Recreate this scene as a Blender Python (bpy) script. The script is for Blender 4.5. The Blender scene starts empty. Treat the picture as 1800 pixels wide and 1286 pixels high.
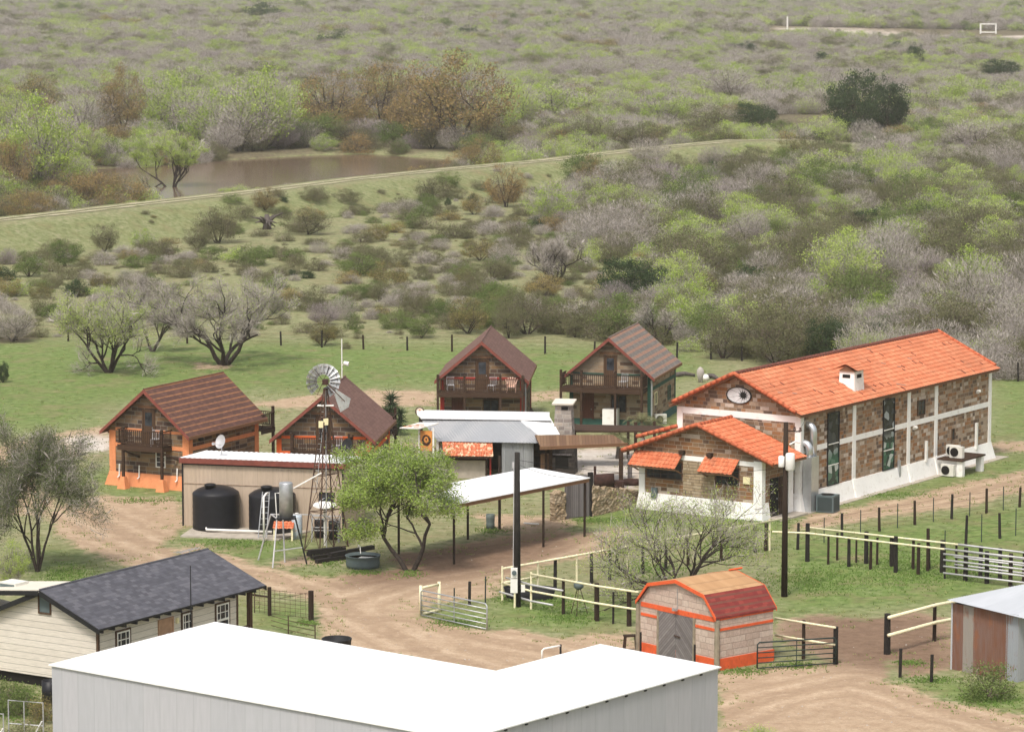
import bpy, math, random
import numpy as np
from mathutils import Vector, Matrix

# ------------------------------------------------------------------ camera, sky, sun, exposure
SC = bpy.context.scene
COL = SC.collection
CX, CY, FPX, PITCH, CAMH = 900.0, 643.0, 6097.5, math.radians(7.1597), 34.0
cd = bpy.data.cameras.new('camera')
cd.sensor_width = 36.0
cd.lens = 36.0 * FPX / 1800.0
cd.dof.use_dof = True; cd.dof.focus_distance = 205.0; cd.dof.aperture_fstop = 1.6
cd.clip_start, cd.clip_end = 1.0, 9000.0
cam = bpy.data.objects.new('camera', cd)
cam.location = (0, 0, CAMH)
cam.rotation_euler = (math.pi / 2 - PITCH, 0, 0)
COL.objects.link(cam)
SC.camera = cam
SUN_EL, SUN_AZ = math.radians(58), math.radians(200)      # azimuth measured clockwise from +Y
wd = bpy.data.worlds.new('World'); SC.world = wd; wd.use_nodes = True
wt = wd.node_tree
bgn = next(n for n in wt.nodes if n.type == 'BACKGROUND')
sky = wt.nodes.new('ShaderNodeTexSky'); sky.sky_type = 'NISHITA'; sky.sun_disc = False
sky.sun_elevation = SUN_EL; sky.sun_rotation = SUN_AZ
sky.air_density = 1.0; sky.dust_density = 4.0; sky.ozone_density = 1.0
hsv = wt.nodes.new('ShaderNodeHueSaturation'); hsv.inputs['Saturation'].default_value = 0.3
wt.links.new(sky.outputs[0], hsv.inputs['Color']); wt.links.new(hsv.outputs[0], bgn.inputs[0])
bgn.inputs[1].default_value = 0.12
sl = bpy.data.lights.new('sun', 'SUN'); sl.energy = 1.75; sl.angle = math.radians(11); sl.color = (1.0, 0.93, 0.83)
so = bpy.data.objects.new('sun', sl); COL.objects.link(so)
so.rotation_euler = (math.pi / 2 - SUN_EL, 0, math.pi - SUN_AZ)
SC.view_settings.view_transform = 'Standard'; SC.view_settings.look = 'None'
SC.view_settings.gamma = 1.0; SC.view_settings.exposure = 0.66
SC.cycles.volume_bounces = 1; SC.cycles.max_bounces = 5; SC.cycles.diffuse_bounces = 3; SC.cycles.glossy_bounces = 2
SC.cycles.transparent_max_bounces = 8; SC.cycles.caustics_reflective = False; SC.cycles.caustics_refractive = False
SC.cycles.use_denoising = True

# ------------------------------------------------------------------ where a photo pixel meets the terrain
_c, _s = math.cos(PITCH), math.sin(PITCH)
def unp(px, py, z=0.0):
    u, v = (CY - py) / FPX, (px - CX) / FPX
    dy, dz = _c + _s * u, -_s + _c * u
    t = (z - CAMH) / dz
    return Vector((v * t, dy * t, z))
def proj_np(x, y, z):
    d = y * _c - (z - CAMH) * _s; u = y * _s + (z - CAMH) * _c
    d = np.maximum(d, 1.0)
    return CX + FPX * x / d, CY - FPX * u / d
def pxm(y):            # photo pixels per metre at distance y
    return FPX / (y * _c + CAMH * _s)
LEV = [unp(a, b, 2.6) for a, b in [(-420, 437), (-120, 401), (0, 387), (130, 373), (250, 359), (450, 337), (625, 315), (800, 297), (958, 283), (1129, 263), (1297, 247), (1407, 243), (1470, 241), (1560, 238)]]
LEVW = [1, 1, 1, 1, 1, 1, 1, 1, 1, 1, 1, .9, .7, .4]
POND = [unp(a, b, -.5) for a, b in [(100, 330), (150, 312), (190, 299), (345, 289), (440, 282), (560, 275), (640, 273), (750, 281), (830, 288), (800, 305), (700, 318), (500, 343), (300, 362), (120, 368)]]
def seg_dist(x, y, pl, w=None):
    best = np.full(np.shape(x), 1e9); bw = np.zeros(np.shape(x)); side = np.zeros(np.shape(x))
    for i in range(len(pl) - 1):
        a, b = pl[i], pl[i + 1]; dx, dy = b[0] - a[0], b[1] - a[1]; L = dx * dx + dy * dy
        t = np.clip(((x - a[0]) * dx + (y - a[1]) * dy) / L, 0, 1)
        ex, ey = x - a[0] - t * dx, y - a[1] - t * dy
        d = np.hypot(ex, ey); k = d < best
        best = np.where(k, d, best)
        side = np.where(k, np.sign(dx * ey - dy * ex), side)
        if w is not None: bw = np.where(k, w[i] + (w[i + 1] - w[i]) * t, bw)
    return best, bw, side
def poly_sd(x, y, pl):          # signed distance, negative inside
    inside = np.zeros(np.shape(x), bool); n = len(pl)
    for i in range(n):
        ax, ay = pl[i][0], pl[i][1]; bx, by = pl[(i + 1) % n][0], pl[(i + 1) % n][1]
        if ay == by: continue
        inside ^= ((ay > y) != (by > y)) & (x < (bx - ax) * (y - ay) / (by - ay) + ax)
    d, _, _ = seg_dist(x, y, list(pl) + [pl[0]])
    return np.where(inside, -d, d)
def sstep(a, b, v):
    t = np.clip((v - a) / (b - a), 0, 1); return t * t * (3 - 2 * t)
def terrain(x, y):
    x = np.asarray(x, float); y = np.asarray(y, float)
    d, w, _ = seg_dist(x, y, LEV, LEVW)
    h = 2.6 * w * (1 - sstep(2.6, 12.0, d))
    amp = sstep(250, 420, y) * 0.35 + sstep(600, 1200, y) * 1.2
    h = h + amp * (np.sin(x * .021 + 1.3) * np.sin(y * .017 + .4) + .5 * np.sin(x * .063 - y * .041)) * (1 - np.clip(w, 0, 1) * (d < 14))
    pd = poly_sd(x, y, POND)
    k = sstep(7, -3, pd)
    return h * (1 - k) - 1.5 * k
def G(px, py, z=None):
    if z is not None: return unp(px, py, z)
    zz = 0.0
    for _ in range(8):
        p = unp(px, py, zz); zz = float(terrain(p.x, p.y))
    p.z = zz; return p

# ------------------------------------------------------------------ objects and tags
def tag(o, label=None, cat=None, group=None, kind=None):
    if label: o['label'] = label
    if cat: o['category'] = cat
    if group: o['group'] = group
    if kind: o['kind'] = kind
    return o
def thing(name, label, cat, loc=(0, 0, 0), rz=0.0, group=None):
    o = bpy.data.objects.new(name, None); COL.objects.link(o)
    o.location = loc; o.rotation_euler = (0, 0, rz); o.empty_display_size = .3
    return tag(o, label, cat, group)
def link_mesh(name, me, parent=None, loc=None, rz=None):
    o = bpy.data.objects.new(name, me); COL.objects.link(o)
    if parent is not None: o.parent = parent
    if loc is not None: o.location = loc
    if rz is not None: o.rotation_euler = (0, 0, rz)
    return o
def kids(o): return [c for c in COL.objects if c.parent == o]
def copy_tree(o, parent=None, ch=None):
    c = o.copy(); COL.objects.link(c)
    if parent is not None: c.parent = parent
    for k in (o.children if ch is None else ch): copy_tree(k, c)
    return c

class MB:
    """collects faces in local coordinates; build() links them as one mesh object"""
    def __init__(s): s.v = []; s.f = []; s.m = []; s.k = 0
    def add(s, vs, fs):
        b = len(s.v); s.v += [tuple(p) for p in vs]
        for f in fs: s.f.append(tuple(b + i for i in f)); s.m.append(s.k)
        return s
    def poly(s, *p): return s.add(p, [tuple(range(len(p)))])
    def box(s, x0, x1, y0, y1, z0, z1):
        v = [(x, y, z) for z in (z0, z1) for y in (y0, y1) for x in (x0, x1)]
        return s.add(v, [(0, 2, 3, 1), (4, 5, 7, 6), (0, 1, 5, 4), (2, 6, 7, 3), (0, 4, 6, 2), (1, 3, 7, 5)])
    def frustum(s, b, t):     # two quads of four points each, bottom and top, same winding (ccw from above)
        return s.add(list(b) + list(t), [(3, 2, 1, 0), (4, 5, 6, 7), (0, 1, 5, 4), (1, 2, 6, 5), (2, 3, 7, 6), (3, 0, 4, 7)])
    def prism(s, pts, ax, a, b):   # polygon extruded along an axis: ax 'y' -> pts are (x,z); 'z' -> (x,y); 'x' -> (y,z)
        def mk(p, t): return {'y': (p[0], t, p[1]), 'z': (p[0], p[1], t), 'x': (t, p[0], p[1])}[ax]
        n = len(pts); v = [mk(p, a) for p in pts] + [mk(p, b) for p in pts]
        area = sum(pts[i][0] * pts[(i + 1) % n][1] - pts[(i + 1) % n][0] * pts[i][1] for i in range(n))
        flip = (area > 0) == (ax == 'y')
        if b < a: flip = not flip
        fs = [tuple(range(n - 1, -1, -1)), tuple(range(n, 2 * n))] + [(i, (i + 1) % n, n + (i + 1) % n, n + i) for i in range(n)]
        if flip: fs = [tuple(reversed(f)) for f in fs]
        return s.add(v, fs)
    def bar(s, p, q, w, h=None, up=(0, 0, 1)):
        p, q = Vector(p), Vector(q); h = h or w; d = (q - p).normalized(); u = Vector(up)
        if abs(d.dot(u)) > .98: u = Vector((0, 1, 0))
        a = d.cross(u).normalized() * (w / 2); b = a.cross(d).normalized() * (h / 2)
        c = [-a - b, a - b, a + b, -a + b]
        return s.add([p + o for o in c] + [q + o for o in c], [(3, 2, 1, 0), (4, 5, 6, 7), (0, 1, 5, 4), (1, 2, 6, 5), (2, 3, 7, 6), (3, 0, 4, 7)][0:6])
    def tube(s, pts, r, n=6, cap=True):
        pts = [Vector(p) for p in pts]; rs = r if isinstance(r, (list, tuple)) else [r] * len(pts)
        vs = []; prev = None
        for i, p in enumerate(pts):
            d = (pts[min(i + 1, len(pts) - 1)] - pts[max(i - 1, 0)])
            d = d.normalized() if d.length > 1e-9 else Vector((0, 0, 1))
            if prev is None:
                u = Vector((1, 0, 0)) if abs(d.x) < .8 else Vector((0, 1, 0))
            else: u = prev
            u = (u - d * u.dot(d)).normalized(); prev = u; w = d.cross(u)
            vs += [p + (u * math.cos(2 * math.pi * k / n) + w * math.sin(2 * math.pi * k / n)) * rs[i] for k in range(n)]
        fs = [(i * n + k, i * n + (k + 1) % n, (i + 1) * n + (k + 1) % n, (i + 1) * n + k) for i in range(len(pts) - 1) for k in range(n)]
        if cap: fs += [tuple(range(n - 1, -1, -1)), tuple((len(pts) - 1) * n + k for k in range(n))]
        return s.add(vs, fs)
    def lathe(s, prof, n=20, c=(0, 0)):
        vs = [(c[0] + r * math.cos(2 * math.pi * k / n), c[1] + r * math.sin(2 * math.pi * k / n), z) for r, z in prof for k in range(n)]
        fs = [(i * n + k, i * n + (k + 1) % n, (i + 1) * n + (k + 1) % n, (i + 1) * n + k) for i in range(len(prof) - 1) for k in range(n)]
        if prof[0][0] > 1e-4: fs.append(tuple(range(n - 1, -1, -1)))
        if prof[-1][0] > 1e-4: fs.append(tuple((len(prof) - 1) * n + k for k in range(n)))
        return s.add(vs, fs)
    def build(s, name, mats, parent=None, smooth=False, loc=None, rz=None, label=None, uv=True):
        me = bpy.data.meshes.new(name); me.from_pydata(s.v, [], s.f)
        for m in (mats if isinstance(mats, (list, tuple)) else [mats]): me.materials.append(m)
        if max(s.m, default=0) > 0: me.polygons.foreach_set('material_index', s.m)
        if smooth: me.shade_smooth()
        if uv:
            L = me.uv_layers.new(name='UVMap').data
            for p in me.polygons:
                n = p.normal
                if abs(n.z) > .985: t, b = Vector((1, 0, 0)), Vector((0, 1, 0))
                else:
                    t = Vector((-n.y, n.x, 0)).normalized()
                    if abs(t.x) > abs(t.y):
                        if t.x < 0: t = -t
                    elif t.y < 0: t = -t
                    b = n.cross(t)
                    if b.z < 0: b = -b
                for li in p.loop_indices:
                    co = me.vertices[me.loops[li].vertex_index].co
                    L[li].uv = (co.dot(t), co.dot(b))
        me.update()
        o = link_mesh(name, me, parent, loc, rz)
        if label: o['label'] = label
        return o
# ------------------------------------------------------------------ procedural materials
class NT:
    def __init__(s, name):
        s.m = bpy.data.materials.new(name); s.m.use_nodes = True; s.t = s.m.node_tree
        s.bsdf = next(n for n in s.t.nodes if n.type == 'BSDF_PRINCIPLED')
        s.bsdf.inputs['Specular IOR Level'].default_value = .25
    def set(s, sock, v):
        if isinstance(v, bpy.types.NodeSocket): s.t.links.new(v, sock)
        elif v is not None:
            if sock.type == 'RGBA' and len(v) == 3: v = (*v, 1)
            sock.default_value = v
    def n(s, typ, ins=(), out=0, **kw):
        nd = s.t.nodes.new('ShaderNode' + typ)
        for k, v in kw.items(): setattr(nd, k, v)
        for k, v in (ins.items() if isinstance(ins, dict) else enumerate(ins)): s.set(nd.inputs[k], v)
        return nd.outputs[out]
    def M(s, op, a, b=None, c=None): return s.n('Math', [x for x in (a, b, c) if x is not None], operation=op)
    def mix(s, f, a, b, bt='MIX'):
        nd = s.t.nodes.new('ShaderNodeMix'); nd.data_type = 'RGBA'; nd.blend_type = bt
        s.set(nd.inputs[0], f); s.set(nd.inputs[6], a); s.set(nd.inputs[7], b); return nd.outputs[2]
    def ramp(s, f, stops, interp='LINEAR'):
        nd = s.t.nodes.new('ShaderNodeValToRGB'); cr = nd.color_ramp; cr.interpolation = interp
        while len(cr.elements) < len(stops): cr.elements.new(.5)
        for e, (p, c) in zip(cr.elements, stops): e.position = p; e.color = (*c, 1) if len(c) == 3 else c
        s.set(nd.inputs[0], f); return nd.outputs[0]
    def noise(s, vec, scale, detail=3, rough=.55, out=0, dist=0):
        return s.n('TexNoise', {'Vector': vec, 'Scale': scale, 'Detail': detail, 'Roughness': rough, 'Distortion': dist}, out)
    def mapr(s, v, a, b, c=0., d=1.): return s.n('MapRange', [v, a, b, c, d])
    def obj(s): return s.n('TexCoord', out=3)
    def pos(s): return s.n('NewGeometry', out=0)
    def uvs(s):
        sp = s.t.nodes.new('ShaderNodeSeparateXYZ'); s.set(sp.inputs[0], s.n('TexCoord', out=2)); return sp.outputs[0], sp.outputs[1]
    def vec(s, x, y, z=0.): return s.n('CombineXYZ', [x, y, z])
    def bump(s, h, dist=.02, st=1.):
        s.set(s.bsdf.inputs['Normal'], s.n('Bump', {'Strength': st, 'Distance': dist, 'Height': h}))
    def fin(s, col, rough=.85, metal=0.):
        s.set(s.bsdf.inputs['Base Color'], col); s.set(s.bsdf.inputs['Roughness'], rough); s.set(s.bsdf.inputs['Metallic'], metal); return s.m

def plain(name, col, rough=.8, metal=0., var=.25, scale=3., grime=None):
    k = NT(name); n = k.noise(k.obj(), scale, 4)
    lo = tuple(c * (1 - var) for c in col); hi = tuple(min(1, c * (1 + var * .6)) for c in col)
    c = k.ramp(n, [(.3, lo), (.7, hi)])
    if grime:
        g = k.noise(k.obj(), scale * 2.7, 5); c = k.mix(k.mapr(g, .55, .72), c, grime)
    return k.fin(c, rough, metal)
def blocks(name, bw, bh, cols, mortar, mt=.018, wob=.25, seed=0., bumpd=.015):
    """coursed stone blocks: every block one tone out of a list"""
    k = NT(name); u, v = k.uvs()
    nz = k.noise(k.vec(u, v, seed), 1.7, 2)
    v2 = k.M('ADD', v, k.M('MULTIPLY', k.M('SUBTRACT', nz, .5), .05))
    vv = k.M('DIVIDE', v2, bh); row = k.M('FLOOR', vv); fv = k.M('FRACT', vv)
    off = k.n('TexWhiteNoise', {'Vector': k.vec(row, seed, 3.)})
    uu = k.M('ADD', k.M('DIVIDE', u, bw), k.M('MULTIPLY', off, 7.3))
    uu = k.M('ADD', uu, k.M('MULTIPLY', k.M('SINE', k.M('MULTIPLY', uu, 2.1)), wob))
    colr = k.M('FLOOR', uu); fu = k.M('FRACT', uu)
    wn = k.n('TexWhiteNoise', {'Vector': k.vec(colr, row, seed)})
    n = len(cols); base = k.ramp(wn, [(i / n, c) for i, c in enumerate(cols)], 'CONSTANT')
    fine = k.noise(k.obj(), 9., 4)
    base = k.mix(k.mapr(fine, .3, .75), k.mix(.3, base, (.05, .03, .02)), base)
    big = k.noise(k.obj(), .5, 3)
    base = k.mix(k.mapr(big, .45, .75, 0, .25), base, mortar)
    eu = k.M('MULTIPLY', k.M('MINIMUM', fu, k.M('SUBTRACT', 1., fu)), bw); ev = k.M('MULTIPLY', k.M('MINIMUM', fv, k.M('SUBTRACT', 1., fv)), bh)
    e = k.M('ADD', k.M('MINIMUM', eu, ev), k.M('MULTIPLY', k.M('SUBTRACT', fine, .5), .012))
    mk = k.mapr(e, mt * .6, mt * 1.3)
    k.bump(mk, bumpd, .8)
    return k.fin(k.mix(mk, mortar, base), .9)
def shingles(name, cols, stripe=None, course=.2, per=.4, seed=0.):
    k = NT(name); u, v = k.uvs()
    vv = k.M('DIVIDE', v, course); row = k.M('FLOOR', vv); fv = k.M('FRACT', vv)
    off = k.n('TexWhiteNoise', {'Vector': k.vec(row, seed, 5.)})
    uu = k.M('ADD', k.M('DIVIDE', u, .3), k.M('MULTIPLY', off, 9.))
    wn = k.n('TexWhiteNoise', {'Vector': k.vec(k.M('FLOOR', uu), row, seed)})
    n = len(cols); c = k.ramp(wn, [(i / n, q) for i, q in enumerate(cols)], 'CONSTANT')
    nz = k.noise(k.obj(), 14., 3)
    c = k.mix(k.mapr(nz, .3, .7, 0, .35), c, cols[0])
    if stripe:
        w, sc = stripe
        f = k.M('FRACT', k.M('DIVIDE', k.M('ADD', v, k.M('MULTIPLY', k.M('SUBTRACT', nz, .5), .07)), per))
        c = k.mix(k.mapr(f, w, w + .12, .85, 0.), c, k.mix(k.mapr(wn, .0, 1., .0, .45), sc, cols[-1]))
    c = k.mix(k.mapr(fv, .0, .16, .45, 0), c, tuple(q * .35 for q in cols[0]))
    k.bump(fv, .012, .6)
    return k.fin(c, .92)
def clay(name, cols, tw, course, seed=0., pale=0.):
    k = NT(name); u, v = k.uvs()
    row = k.M('FLOOR', k.M('DIVIDE', v, course)); off = k.n('TexWhiteNoise', {'Vector': k.vec(row, seed, 2.)})
    col = k.M('FLOOR', k.M('ADD', k.M('DIVIDE', u, tw), k.M('MULTIPLY', k.M('FLOOR', k.M('MULTIPLY', off, 4.)), .5)))
    wn = k.n('TexWhiteNoise', {'Vector': k.vec(col, row, seed)}); n = len(cols)
    c = k.ramp(wn, [(i / n, q) for i, q in enumerate(cols)], 'CONSTANT')
    nz = k.noise(k.obj(), 6., 4); c = k.mix(k.mapr(nz, .35, .7, 0., .45), c, cols[0])
    big = k.noise(k.obj(), .35, 3); c = k.mix(k.mapr(big, .4, .7, 0., .5), c, tuple(q * .62 for q in cols[0])); c = k.mix(k.mapr(k.noise(k.obj(), 1.1, 5), .55, .75, 0., .45), c, (.30, .15, .09))
    if pale: c = k.mix(k.mapr(k.noise(k.obj(), 4.3, 2), .52, .6, 0, pale), c, (.78, .6, .42))
    return k.fin(c, .8)
def planks(name, cols, pw, along='u', rough=.85, gap=.012):
    k = NT(name); u, v = k.uvs(); a, b = (v, u) if along == 'u' else (u, v)
    q = k.M('DIVIDE', a, pw); i = k.M('FLOOR', q); f = k.M('FRACT', q)
    wn = k.n('TexWhiteNoise', {'Vector': k.vec(i, 1., 2.)}); n = len(cols)
    c = k.ramp(wn, [(j / max(1, n - 1), x) for j, x in enumerate(cols)])
    g = k.noise(k.vec(k.M('MULTIPLY', b, .6), k.M('MULTIPLY', a, 9.), 0.), 3., 4)
    c = k.mix(k.mapr(g, .35, .7, 0., .5), c, tuple(x * .55 for x in cols[0]))
    e = k.mapr(k.M('MULTIPLY', k.M('MINIMUM', f, k.M('SUBTRACT', 1., f)), pw), gap * .4, gap)
    k.bump(e, .01, .6)
    return k.fin(k.mix(e, tuple(x * .35 for x in cols[0]), c), rough)
def sheet(name, cols, sw=.9, rough=.45, metal=.0, rust=None, rustk=.6, rib=.0, seams=0.):
    """painted or galvanised sheet metal; each sheet a slightly different tone, streaks of rust"""
    k = NT(name); u, v = k.uvs()
    i = k.M('FLOOR', k.M('DIVIDE', u, sw)); wn = k.n('TexWhiteNoise', {'Vector': k.vec(i, 4., 1.)}); n = len(cols)
    c = k.ramp(wn, [(j / n, x) for j, x in enumerate(cols)], 'CONSTANT')
    st = k.noise(k.vec(k.M('MULTIPLY', u, 4.), k.M('MULTIPLY', v, .5), 0.), 1.6, 5)
    c = k.mix(k.mapr(st, .35, .7, 0., .3), c, tuple(x * .7 for x in cols[0]))
    if rust: c = k.mix(k.mapr(k.noise(k.vec(k.M('MULTIPLY', u, 2.), k.M('MULTIPLY', v, .7), 3.), 1.3, 5), rustk, rustk + .12), c, rust)
    if seams:
        f = k.M('FRACT', k.M('DIVIDE', u, seams)); c = k.mix(k.mapr(k.M('MINIMUM', f, k.M('SUBTRACT', 1., f)), .0, .03, .35, 0.), c, tuple(x * .5 for x in cols[0]))
    if rib: k.bump(k.M('SINE', k.M('MULTIPLY', u, 6.2832 / rib)), .012, 1.)
    return k.fin(c, rough, metal)
def leafm(name, cols, trans=.25, clump=1.2):
    """foliage: each leaf and each clump its own tone"""
    k = NT(name); g = k.t.nodes.new('ShaderNodeNewGeometry'); oi = k.t.nodes.new('ShaderNodeObjectInfo')
    a = k.M('ADD', k.M('MULTIPLY', g.outputs['Random Per Island'], .55), k.M('MULTIPLY', k.noise(g.outputs['Position'], clump, 2), .75))
    a = k.M('ADD', a, k.M('MULTIPLY', k.M('SUBTRACT', oi.outputs['Random'], .5), .35)); n = len(cols)
    c = k.ramp(a, [(.12 + .76 * j / (n - 1), x) for j, x in enumerate(cols)])
    df = k.n('BsdfDiffuse', {'Color': c}); tr = k.n('BsdfTranslucent', {'Color': c})
    out = next(x for x in k.t.nodes if x.type == 'OUTPUT_MATERIAL')
    k.t.links.new(k.n('MixShader', [trans, df, tr]), out.inputs[0]); k.t.nodes.remove(k.bsdf); return k.m

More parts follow.
